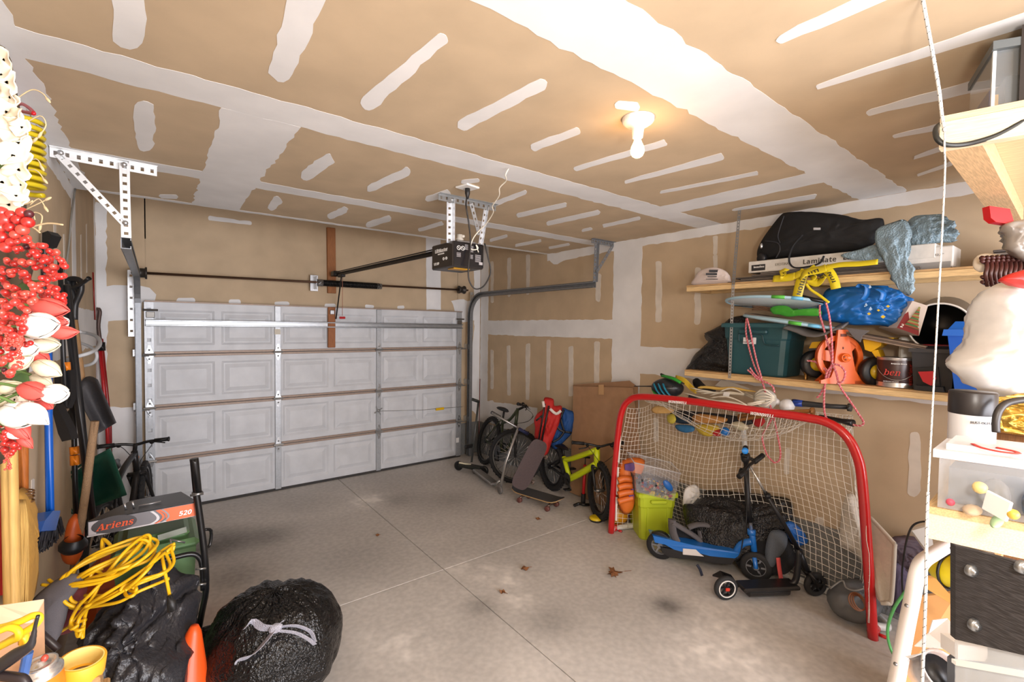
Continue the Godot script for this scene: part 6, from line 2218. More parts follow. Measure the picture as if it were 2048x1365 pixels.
	obj("body", st, M("5f6163", 0.5, 0.0, "cloud", 3.20), t)
	st = S()
	tube(st, path(dps([[1660, 1178, 3.12], [1684, 1162, 3.10], [1692, 1176, 3.04], [1710, 1182, 3.00], [1732, 1176, 2.98]], 3.10), 5), 0.005, 6)
	obj("piping", st, M("8f8f8d", 0.5), t)
	st = S()
	for k in 3: tube(st, ring(dp(1714 + k * 2, 1204 + k, 2.94), -fw + Vector3(0.2 * k, 0.6, 0), 0.05 - 0.004 * k, 24), 0.0045, 6, true)
	tag(obj("brown_coil", st, plastic("8a5a3c", 0.5)), "small coil of brown tubing lying on the grey pouf", "coil")

# ---------------------------------------------------------------- what is heaped on top of the goal
func goal_pile():
	var dark = M("17171a", 0.4)
	var gx = 3.62
	var t = thing("helmet", "black, green and teal bicycle helmet on the left end of the goal net", "helmet", wx(1345, 795, gx))
	var c = wx(1335, 776, gx)
	var st = S()
	ell(st, Transform3D(Basis(Vector3.UP, 0.4), c) * bal(Vector3.ZERO, Vector3(0.10, 0.085, 0.14)), 24, 14, 0.04, 2.0)
	obj("shell", st, plastic("26282c", 0.3), t)
	for k in 3:
		st = S()
		tube(st, path([wx(1308 + k * 9, 768, gx - 0.09), wx(1314 + k * 9, 782, gx - 0.125), wx(1326 + k * 9, 796, gx - 0.10)], 4), 0.009, 8, false, 0.6)
		obj("teal_vent", st, plastic("1f7f9e"), t)
	st = S()
	tube(st, path([wx(1306, 780, gx - 0.06), wx(1318, 795, gx - 0.09), wx(1340, 800, gx - 0.10)], 4), 0.016, 8, false, 0.7)
	obj("green_panel", st, plastic("2f9a35"), t)
	st = S()
	tube(st, path([wx(1325, 752, gx), wx(1345, 757, gx - 0.05), wx(1362, 766, gx - 0.05)], 4), 0.02, 8, false, 0.7)
	obj("green_panel", st, plastic("2f9a35"), t)
	st = S()
	tube(st, [wx(1268, 773, gx + 0.05), wx(1300, 773, gx), wx(1345, 774, gx - 0.12)], [0.004, 0.006, 0.007], 8)
	tag(obj("toy_rod", st, dark), "thin black rod sticking out level to the left above the goal corner", "rod")
	st = S()
	tube(st, [wx(1322, 749, gx), wx(1345, 758, gx - 0.03), wx(1368, 768, gx - 0.05)], [0.011, 0.009, 0.007], 8)
	tag(obj("toy_rod", st, dark), "short black rod slanting up from the top of the helmet", "rod")
	st = S()
	for k in 6: tube(st, path([wx(1352, 752 + k * 1.6, gx + 0.02), wx(1368, 757 + k * 2.0, gx), wx(1380, 768 + k * 2.2, gx), wx(1392, 781 + k * 1.2, gx - 0.03)], 4), 0.006, 6)
	tag(obj("yellow_twine", st, plastic("dcb93a")), "hank of yellow cord behind the helmet on the goal", "cord")
	st = S()
	puff(st, path(wxs([[1385, 762], [1396, 757], [1412, 772], [1430, 778], [1428, 786], [1404, 780], [1390, 776]], gx + 0.05), 3, true), -fw, 0.02, 0.02, 5)
	tag(obj("black_strap", st, dark), "folded black strap lying behind the yellow cord on the goal", "strap")
	st = S()
	tube(st, path(wxs([[1396, 776], [1412, 775], [1440, 778], [1466, 777], [1490, 781], [1512, 784]], gx - 0.03), 4), [0.006, 0.008, 0.012, 0.010, 0.012, 0.011, 0.013, 0.012, 0.011, 0.012, 0.013, 0.011, 0.012, 0.010, 0.011, 0.010, 0.008, 0.007, 0.006, 0.004, 0.002], 8)
	tag(obj("toy_bone", st, plastic("dcb861", 0.5)), "long yellowed plastic bone lying along the top of the goal", "bone")
	# packaged skeleton hands
	var bone = M("d8d2c2", 0.6)
	for s in 2:
		t = thing("skeleton_hand", ["plastic skeleton hand in a clear wrapper lying on the crossbar beside the globe", "packaged plastic skeleton arm lying behind the crossbar, left of the globe"][s], "decoration", wx(1450, 800, gx - 0.08))
		var wr = [wx(1495, 812, gx - 0.20), wx(1490, 790, gx - 0.06)][s]
		var tips = [[[1366, 786], [1374, 793], [1390, 802], [1400, 806], [1420, 797]], [[1380, 776], [1390, 783], [1402, 788], [1420, 792], [1440, 784]]][s]
		for k in 5:
			st = S()
			var tip = wx(tips[k][0], tips[k][1], gx - 0.16 + 0.08 * s)
			var L = []
			for i in 10: L.append(wr.lerp(tip, i / 9.0) + Vector3(0, 0.012 * sin(PI * i / 9.0) * (k - 1), 0))
			tube(st, L, [0.007, 0.005, 0.005, 0.005, 0.007, 0.004, 0.007, 0.004, 0.006, 0.002], 7)
			obj("finger_bone", st, bone, t)
		st = S()
		for k in 2: tube(st, [wr + Vector3(0, 0.012 * k, 0), wr.lerp(wx(1528, 806, gx - 0.16), 0.5) + Vector3(0, 0.014 * k, 0), wx(1530, 806, gx - 0.16) + Vector3(0, 0.014 * k, 0)], [0.008, 0.006, 0.009], 8)
		obj("arm_bone", st, bone, t)
		st = S(false)
		plate(st, wxs([[[1378, 790], [1398, 797], [1448, 806], [1430, 818], [1374, 804]], [[1444, 758], [1456, 762], [1500, 778], [1490, 784], [1430, 772]]][s], gx - 0.19 + 0.2 * s), fw * 0.004)
		obj("card_header", st, M("2c2a2b" if s == 0 else "a8a196", 0.5), t)
		st = S(false)
		for q in [[[1386, 798], [1396, 800], [1396, 804], [1386, 802]], [[1408, 804], [1418, 806], [1418, 811], [1408, 808]]]:
			if s == 0: plate(st, wxs(q, gx - 0.194), fw * 0.002)
		if s == 1: plate(st, wxs([[1448, 784], [1460, 786], [1458, 794], [1446, 792]], gx - 0.1), fw * 0.002)
		obj("price_label", st, M("e8e6e2", 0.5), t)
	st = S()
	ell(st, bal(wx(1530, 800, gx - 0.08), 0.078), 24, 16, 0.03, 3.0)
	t = thing("skull_globe", "pale round plastic skull gripped by a skeleton hand on top of the crossbar", "decoration", wx(1530, 820, gx - 0.08))
	obj("globe", st, M("c9c6bd", 0.5), t)
	for k in 6:
		st = S()
		var L = []
		for i in 8:
			var u = i / 7.0
			L.append(wx(1508 + 44 * u, 797 + (k - 2.5) * (2.0 + 5.0 * sin(PI * minf(u * 1.2, 1.0))), gx - 0.09 - 0.085 * sin(PI * (0.15 + 0.7 * u))))
		tube(st, L, [0.006, 0.0045, 0.006, 0.004, 0.006, 0.004, 0.005, 0.003], 7)
		obj("finger_bone", st, bone, t)
	st = S()
	ell(st, bal(wx(1574, 812, gx - 0.02), Vector3(0.055, 0.05, 0.05)), 18, 12)
	tube(st, [wx(1556, 806, gx - 0.04), wx(1550, 802, gx - 0.06)], 0.022, 10)
	tag(obj("white_ball", st, M("d8d8d8", 0.35)), "translucent white plastic globe right of the skull on the goal", "globe")
	# bats
	t = thing("baseball_bat", "black and blue metal baseball bat lying on the right end of the goal", "bat", wx(1640, 812, gx))
	st = S()
	tube(st, [wx(1585, 806, gx), wx(1608, 808, gx), wx(1660, 813, gx), wx(1697, 815, gx)], [0.026, 0.022, 0.016, 0.0155], 14)
	obj("barrel", st, M("3c3f42", 0.4, 0.3), t)
	st = S()
	tube(st, [wx(1588, 806, gx), wx(1606, 808, gx)], [0.0265, 0.0235], 14)
	obj("blue_band", st, plastic("1d3f9c"), t)
	st = S()
	tube(st, [wx(1696, 815, gx), wx(1703, 816, gx)], 0.026, 14)
	obj("knob", st, M("3a3b37", 0.6), t)
	t = thing("baseball_bat", "tan wooden bat handle lying on the crossbar below the blue banded bat", "bat", wx(1600, 824, gx - 0.1))
	st = S()
	tube(st, [wx(1480, 836, gx - 0.05), wx(1560, 826, gx - 0.1), wx(1618, 823, gx - 0.12), wx(1624, 823, gx - 0.12)], [0.03, 0.018, 0.0145, 0.016], 14)
	obj("handle", st, wood("b57a3c"), t)
	st = S()
	tube(st, [wx(1622, 823, gx - 0.12), wx(1628, 823, gx - 0.12)], 0.025, 14)
	obj("knob", st, wood("a06a34"), t)
	st = S()
	tube(st, [wx(1640, 834, gx + 0.1), wx(1685, 843, gx), wx(1706, 847, gx - 0.03)], [0.016, 0.017, 0.024], 12)  # grip end of a black bat
	tag(obj("bat_grip", st, dark), "short black grip end poking past the right goal corner", "bat")
	# toys sagging in the top net
	var item = func(n, px, hex, label, cat, x = 3.60, hf = 0.05):
		var s2 = S()
		puff(s2, path(wxs(px, x), 3, true), -fw, hf, hf, 6, 0.008, 0.2)
		tag(obj(n, s2, M(hex, 0.55, 0.0, "cloud", 6.0)), label, cat)
	item.call("tan_glove", [[1384, 834], [1400, 828], [1430, 832], [1455, 838], [1448, 846], [1420, 848], [1390, 845]], "c08a4c", "tan leather baseball glove sagging in the goal top net", "glove")
	item.call("paper_pack", [[1302, 818], [1316, 812], [1345, 818], [1345, 826], [1320, 828], [1306, 826]], "cfa868", "pale tan packet at the left end of the sagging net", "packet", 3.55, 0.03)
	item.call("yellow_toy", [[1335, 832], [1346, 828], [1352, 838], [1346, 848], [1336, 845]], "cdbf4a", "small yellow-green toy at the left of the sagging net", "toy")
	item.call("blue_toy", [[1352, 850], [1385, 852], [1388, 862], [1370, 866], [1354, 860]], "2a6a9a", "flat blue toy sagging low in the goal top net", "toy")
	item.call("navy_toy", [[1350, 832], [1378, 836], [1380, 848], [1352, 846]], "2c3f55", "dark blue toy between the yellow toy and the tan glove", "toy", 3.66)
	item.call("yellow_glove", [[1390, 852], [1412, 849], [1436, 852], [1440, 866], [1418, 874], [1400, 868]], "cbb03a", "yellow ridged toy glove at the bottom of the sagging net", "glove", 3.58)
	item.call("red_toy", [[1424, 862], [1440, 860], [1440, 872], [1426, 872]], "b3262a", "small red toy beside the blue ball in the net", "toy", 3.56, 0.03)
	item.call("red_ball", [[1508, 838], [1520, 832], [1530, 842], [1518, 855], [1508, 850]], "b81f24", "red plastic toy at the right end of the sagging net", "toy", 3.56, 0.04)
	item.call("bone_toy", [[1462, 848], [1478, 843], [1492, 850], [1496, 858], [1480, 862], [1468, 856]], "d6cfb4", "cream bone-shaped toys at the right of the blue ball", "toy", 3.58)
	item.call("dark_bundle", [[1340, 822], [1420, 826], [1500, 838], [1500, 850], [1440, 848], [1360, 838]], "2b2b30", "dark bundle of gear lying at the back of the sagging net", "bundle", 3.72)
	st = S()
	ell(st, bal(wx(1450, 864, 3.56), 0.036), 18, 12)
	tag(obj("blue_ball", st, plastic("1f6cb8")), "shiny blue ball at the lowest point of the sagging net", "ball")

# ---------------------------------------------------------------- wall shelves
func shelf_board(label, y):
	var t = thing("wall_shelf", label, "shelf", Vector3(SX, y, -1.3))
	var z0 = -2.225
	var z1 = -0.25
	var st = S(false)
	box(st, Vector3((SX + RX) * 0.5, y - 0.006, (z0 + z1) * 0.5), Vector3(RX - SX, 0.012, z1 - z0), Basis(), 0.002)
	obj("top_panel", st, wood("cfa672", 2), t)
	st = S(false)
	box(st, Vector3(SX + 0.019, y - 0.032, (z0 + z1) * 0.5), Vector3(0.038, 0.038, z1 - z0), Basis(), 0.003)
	obj("front_rail", st, wood("ecc88f", 2), t)
	st = S(false)
	box(st, Vector3(RX - 0.02, y - 0.032, (z0 + z1) * 0.5), Vector3(0.038, 0.038, z1 - z0), Basis(), 0.003)
	obj("wall_rail", st, wood("ecc88f", 2), t)
	for z in [z0 + 0.02, -1.25, z1 - 0.02]:
		st = S(false)
		box(st, Vector3((SX + RX) * 0.5, y - 0.032, z), Vector3(RX - SX - 0.08, 0.038, 0.038), Basis(), 0.003)
		obj("cross_rail", st, wood("dcb57c", 0), t)

func soft(n, label, cat, outline, m, hf, hb, amp, freq, parent = null, dir = null, k = 3):
	var st = S()
	puff(st, path(outline, k + 1, true), dir if dir != null else -fw, hf, hb, 18, amp, freq)
	var o = obj(n, st, m, parent)
	if parent == null: tag(o, label, cat)
	return o

const ORD := ["lowest", "second lowest", "middle", "second highest", "topmost"]
func upper_shelf():
	shelf_board("upper wooden wall shelf loaded with flooring boxes and the black duffel bag", 2.285)
	var black = M("111113", 0.75, 0.0, "speck", 8.0)
	var t = thing("perforated_strap", "thin punched steel strap hanging from the ceiling in front of both wall shelves", "strap", wx(1460, 757, SX - 0.006))
	var st = S(false)
	perforated(st, wx(1479, 421, SX - 0.006), wx(1466.5, 570, SX - 0.006), Vector3(0, 0, 1), 0.022, 0.003, 0.025, 0.45)
	obj("upper_strap", st, metal("a9acae"), t)
	st = S(false)
	perforated(st, wx(1466.5, 570, SX - 0.006), wx(1459, 757, SX - 0.006), Vector3(0, 0, 1), 0.022, 0.003, 0.025, 0.45)
	obj("lower_strap", st, metal("e2e4e6"), t)
	# paper bag
	t = thing("paper_bag", "pinkish white paper sack with black print at the left end of the upper shelf", "sack", wx(1425, 571, 3.66))
	soft("sack", "", "", wxs([[1387, 571], [1389, 556], [1400, 542], [1424, 535], [1446, 540], [1458, 552], [1463, 566], [1462, 571]], 3.68), M("e4d6d1", 0.7), 0.07, 0.06, 0.008, 0.2, t)
	st = S(false)
	for q in [[1420, 551, 30, 4], [1420, 545, 18, 5], [1420, 556, 24, 1.6], [1421, 561, 32, 1.2]]: box(st, wx(q[0], q[1], 3.66) - fw * 0.07, Vector3(q[2], q[3], 1.0) * 0.0042 * Vector3(1, 1, 0.4), Basis(rt, up, -fw))
	obj("printed_logo", st, M("2a2728", 0.7), t)
	# flooring planks and laminate boxes
	var pm = [M("6f665f", 0.7, 0.0, "streak", Vector3(9, 9, 0.9)), M("81776e", 0.7, 0.0, "streak", Vector3(9, 9, 0.9)), M("564f4b", 0.7, 0.0, "streak", Vector3(9, 9, 0.9))]
	for k in 5:
		st = S(false)
		var z0 = [-1.90, -1.80, -1.84, -1.72, -1.66][k]
		box(st, Vector3(3.70 + 0.012 * k, 2.285 + 0.007 + 0.0135 * k, (z0 - 0.72) * 0.5), Vector3(0.20, 0.012, -0.72 - z0), Basis(Vector3.UP, 0.02 * (k - 2)), 0.002)
		tag(obj("laminate_plank", st, pm[k % 3]), ORD[k] + " of the five grey brown planks under the long white carton", "plank", "planks under the long carton")
	t = thing("laminate_carton", "long white laminate flooring carton with printed front under the black duffel bag", "carton", Vector3(3.72, 2.35, -1.2))
	var c0 = wx(1497, 546, 3.62)
	var zl = c0.z
	var y0 = 2.354
	st = S(false)
	box(st, Vector3(3.72, y0 + 0.043, (zl - 0.66) * 0.5), Vector3(0.21, 0.086, -0.66 - zl), Basis(), 0.004)
	obj("carton", st, M("d8d3ca", 0.6, 0.0, "cloud", 3.0), t)
	var fx = 3.614
	st = S(false)
	box(st, Vector3(fx, y0 + 0.035, zl + 0.075), Vector3(0.002, 0.045, 0.10))
	obj("black_logo_block", st, M("262425", 0.6), t)
	var Zp = Vector3(0, 0, 1)
	txt(t, "beaulieu", Vector3(fx - 0.002, y0 + 0.04, zl + 0.08), Zp, Vector3.UP, 0.014, M("e8e6e2", 0.6), true, 0.001)
	txt(t, "EXOTIKA", Vector3(fx, y0 + 0.045, zl + 0.24), Zp, Vector3.UP, 0.018, M("5f594c", 0.6), false, 0.001)
	txt(t, "Laminate", Vector3(fx, y0 + 0.045, zl + 0.48), Zp, Vector3.UP, 0.034, M("4a4640", 0.6), true, 0.001)
	txt(t, "Laminate", Vector3(fx, y0 + 0.05, zl + 0.72), Zp, Vector3.UP, 0.034, M("3a3a40", 0.6), true, 0.001)
	t = thing("laminate_carton", "shorter white flooring carton with a torn pink end below the grey tarp", "carton", wx(1865, 530, 3.62))
	var q0 = wx(1836, 497, 3.62)
	var q1 = wx(1897, 529, 3.62)
	st = S(false)
	box(st, Vector3(3.72, (q0.y + 2.285) * 0.5 + 0.005, (q0.z + q1.z) * 0.5 - 0.04), Vector3(0.20, q0.y - 2.295, absf(q0.z - q1.z) + 0.12), Basis(), 0.006)
	obj("carton", st, M("dcd7cf", 0.6, 0.0, "cloud", 3.0), t)
	st = S(false)
	box(st, Vector3(3.618, 2.305, (q0.z + q1.z) * 0.5 - 0.04), Vector3(0.004, 0.045, absf(q0.z - q1.z) + 0.10))
	obj("grey_label", st, M("8d8a86", 0.6), t)
	txt(t, "Carton 12.3\"", Vector3(3.617, q0.y - 0.05, (q0.z + q1.z) * 0.5), Zp, Vector3.UP, 0.013, M("4f4c49", 0.6), false, 0.001)
	for k in 5:
		st = S(false)
		box(st, Vector3(3.74, 2.285 + 0.008 + 0.0165 * k, -0.36 + 0.012 * (k % 2)), Vector3(0.3, 0.012, 0.22 - 0.02 * k), Basis(Vector3.UP, 0.03 * (k - 2)), 0.002)
		tag(obj("laminate_plank", st, pm[(k + 1) % 3]), ORD[k] + " of the five dark planks at the right end of the upper shelf", "plank", "planks at the right end of the upper shelf")
	# duffel bag
	t = thing("duffel_bag", "large black wheeled duffel bag lying on the long white carton", "bag", wx(1640, 515, 3.66))
	soft("bag_body", "", "", wxs([[1514, 512], [1517, 494], [1532, 468], [1560, 432], [1574, 425], [1602, 424], [1650, 427], [1690, 433], [1722, 441], [1754, 438], [1766, 446], [1763, 468], [1750, 486], [1735, 496], [1700, 505], [1640, 511], [1600, 516], [1540, 519], [1520, 520]], 3.72), black, 0.13, 0.10, 0.014, 0.06, t)
	st = S()
	lathe(st, [[0.0, -0.02], [0.03, -0.02], [0.036, -0.01], [0.036, 0.01], [0.03, 0.02], [0.0, 0.02]], aim(wx(1524, 517, 3.66), Vector3(1, 0, 0.2)), 18)
	obj("wheel", st, M("17171a", 0.45), t)
	st = S()
	tube(st, path(wxs([[1606, 470], [1588, 490], [1579, 512], [1580, 528], [1592, 536], [1620, 533], [1640, 526], [1648, 512]], 3.585), 4), 0.011, 6, false, 0.5)
	obj("carry_strap", st, black, t)
	st = S()
	ell(st, bal(wx(1523, 492, 3.60), Vector3(0.012, 0.02, 0.01)), 10, 8)
	obj("zip_pull", st, metal("d8d8d8", 0.25), t)
	st = S(false)
	box(st, wx(1634, 458, 3.57), Vector3(0.05, 0.018, 0.006), Basis(rt, up, -fw), 0.004)
	obj("name_plate", st, metal("b9b9b9", 0.3), t)
	st = S()
	tube(st, path(wxs([[1530, 482], [1555, 486], [1560, 500], [1552, 516]], 3.60), 4), 0.004, 5)
	tube(st, path(wxs([[1568, 432], [1556, 470], [1560, 486]], 3.61), 4), 0.004, 5)
	obj("seam", st, M("26262a", 0.6), t)
	# grey tarp
	t = thing("tarp", "crumpled pale blue-grey tarp spilling over the front of the upper shelf", "tarp", wx(1790, 540, 3.6))
	var tm = M("8499a3", 0.38, 0.0, "cloud", 4.0, "bump", 4.0, 0.5)
	stretch = Vector3(1, 0.4, 1)
	soft("hanging_fold", "", "", wxs([[1755, 458], [1788, 444], [1810, 440], [1822, 460], [1817, 500], [1816, 525], [1828, 558], [1826, 578], [1818, 592], [1800, 582], [1786, 560], [1772, 532], [1756, 502], [1750, 480]], 3.52), tm, 0.05, 0.03, 0.03, 0.12, t)
	stretch = Vector3.ONE
	soft("crumpled_heap", "", "", wxs([[1812, 452], [1826, 434], [1848, 430], [1872, 431], [1892, 444], [1906, 468], [1908, 484], [1880, 486], [1845, 492], [1824, 506], [1815, 480]], 3.66), tm, 0.09, 0.06, 0.045, 0.16, t)
	soft("low_fold", "", "", wxs([[1682, 510], [1720, 499], [1752, 490], [1776, 505], [1768, 522], [1740, 522], [1700, 519]], 3.57), tm, 0.03, 0.03, 0.02, 0.14, t)
	# caution tape
	t = thing("caution_tape", "tangled yellow caution tape with black letters hanging off the upper shelf", "tape", wx(1620, 560, SX - 0.03))
	var ym = M("d8c21e", 0.4)
	var km = M("1c1a12", 0.5)
	var bands = [[[[1612, 540], [1604, 556], [1598, 578], [1594, 596]], "AUTION", 0.06], [[[1648, 534], [1660, 546], [1668, 562], [1672, 578]], "NOI", 0.055], [[[1546, 558], [1580, 556], [1600, 548], [1630, 542]], "", 0.05], [[[1620, 535], [1632, 548], [1622, 560], [1636, 566], [1650, 552]], "CAU", 0.055],
		[[[1560, 548], [1572, 543], [1566, 556], [1590, 552]], "", 0.05], [[[1612, 568], [1622, 580], [1640, 592], [1658, 606]], "", 0.016], [[[1650, 536], [1680, 530], [1720, 528], [1756, 524]], "", 0.035], [[[1600, 560], [1612, 546], [1640, 540], [1652, 536]], "UTI", 0.055]]
	for i in bands.size():
		var b = bands[i]
		st = S()
		var L = path(wxs(b[0], SX - 0.028 - 0.006 * i), 5)
		var vert = absf(L[0].y - L[-1].y) > 0.1
		strip(st, L, Vector3(0.2, 0.1, 1) if vert else Vector3(0.3, 1, 0.3), b[2], 0.002)
		obj("tape_band", st, ym, t)
		if b[1]:
			var a = L[2]
			var e = L[-3]
			var mid = (a + e) * 0.5 - fw * 0.012
			txt(t, b[1], mid, (e - a), (e - a).cross(-fw) * -1.0, 0.032, km, true, 0.001)

func cone_reel(t, c: Vector3, r, m, m2):   # orange cord reel facing the room
	var B = Basis(rt, up, -fw)
	var P = func(x, y, z): return c + B * Vector3(x, y, z) * r
	for k in 2:
		var z = -0.18 - 0.62 * k
		var o = 0.32 * k
		var st = S(false)
		var ringp = func(r0, r1):
			for i in 36:
				var a = TAU * i / 36.0
				var b = TAU * (i + 1) / 36.0
				hexa(st, [P.call(o + r0 * cos(a), r0 * sin(a), z), P.call(o + r0 * cos(b), r0 * sin(b), z), P.call(o + r1 * cos(b), r1 * sin(b), z), P.call(o + r1 * cos(a), r1 * sin(a), z)],
					[P.call(o + r0 * cos(a), r0 * sin(a), z - 0.08), P.call(o + r0 * cos(b), r0 * sin(b), z - 0.08), P.call(o + r1 * cos(b), r1 * sin(b), z - 0.08), P.call(o + r1 * cos(a), r1 * sin(a), z - 0.08)])
		ringp.call(0.78, 1.0)
		ringp.call(0.02, 0.42)
		for q in 3:
			var a = 0.9 + TAU * q / 3.0
			box(st, P.call(o + 0.6 * cos(a), 0.6 * sin(a), z - 0.04), Vector3(0.44, 0.46, 0.08) * r, B * Basis(Vector3(0, 0, 1), a))
		obj("reel_disc", st, m if k == 0 else m2, t)
	var st2 = S(false)
	plate(st2, [P.call(-0.22, 1.22, 0), P.call(0.22, 1.22, 0), P.call(0.30, 0.6, 0), P.call(0.52, -0.55, 0), P.call(0.72, -0.86, 0), P.call(1.08, -0.98, 0), P.call(1.08, -1.18, 0), P.call(-0.98, -1.12, 0), P.call(-0.98, -0.98, 0), P.call(-0.55, -0.86, 0), P.call(-0.42, -0.55, 0), P.call(-0.28, 0.6, 0)], B * Vector3(0, 0, -0.12 * r))
	obj("front_frame", st2, m, t)
	st2 = S(false)
	plate(st2, [P.call(0.06, 1.1, -0.95), P.call(0.5, 1.1, -0.95), P.call(0.8, -0.8, -0.95), P.call(1.4, -0.9, -0.95), P.call(1.4, -1.12, -0.95), P.call(-0.6, -1.1, -0.95), P.call(-0.25, -0.8, -0.95)], B * Vector3(0, 0, -0.1 * r))
	hexa(st2, [P.call(0.5, -1.0, 0), P.call(1.08, -1.0, 0), P.call(1.08, -1.18, 0), P.call(0.5, -1.18, 0)], [P.call(0.9, -0.95, -0.95), P.call(1.4, -0.95, -0.95), P.call(1.4, -1.12, -0.95), P.call(0.9, -1.12, -0.95)])
	obj("rear_frame", st2, m2, t)
	st2 = S()
	tube(st2, [P.call(0, 0, 0.14), P.call(0.3, 0, -1.0)], 0.20 * r, 16)
	tube(st2, ring(P.call(0, 0, 0.14), -fw, 0.16 * r, 20), 0.03 * r, 6, true)
	obj("hub", st2, m, t)
	st2 = S(false)
	box(st2, P.call(0, 0.98, 0.01), Vector3(0.26, 0.12, 0.02) * r, B)
	box(st2, P.call(-0.02, 0.42, 0.01), Vector3(0.05, 0.1, 0.02) * r, B)
	for q in 3:
		var a = TAU * q / 3.0 + 0.5
		box(st2, P.call(0.08 * cos(a), 0.08 * sin(a), 0.145), Vector3(0.05, 0.05, 0.02) * r, B)
	obj("dark_slot", st2, M("5a2408", 0.6), t)

func rope(n, label, strands, rad, m, m2):
	var t = thing(n, label, "rope", strands[0][0])
	for si in strands.size():
		var s = strands[si]
		var r = rad[si] if rad is Array else rad
		var st = S()
		var L = path(s, 6)
		tube(st, L, r, 7)
		var tw = S()
		var P = []
		var d = 0.0
		for i in L.size() - 1:
			var a = L[i]
			var b = L[i + 1]
			var dir = (b - a).normalized()
			var u = dir.cross(fw).normalized()
			var v = dir.cross(u)
			var n2 = maxi(2, int(a.distance_to(b) / 0.004))
			for k in n2:
				var th = d / 0.022 * TAU
				P.append(a.lerp(b, float(k) / n2) + (u * cos(th) + v * sin(th)) * r * 0.82)
				d += a.distance_to(b) / n2
		if P.size() > 1: tube(tw, P, r * 0.36, 4)
		var o = obj("strand", st, m, t)
		obj("fleck", tw, m2, o)
	return t

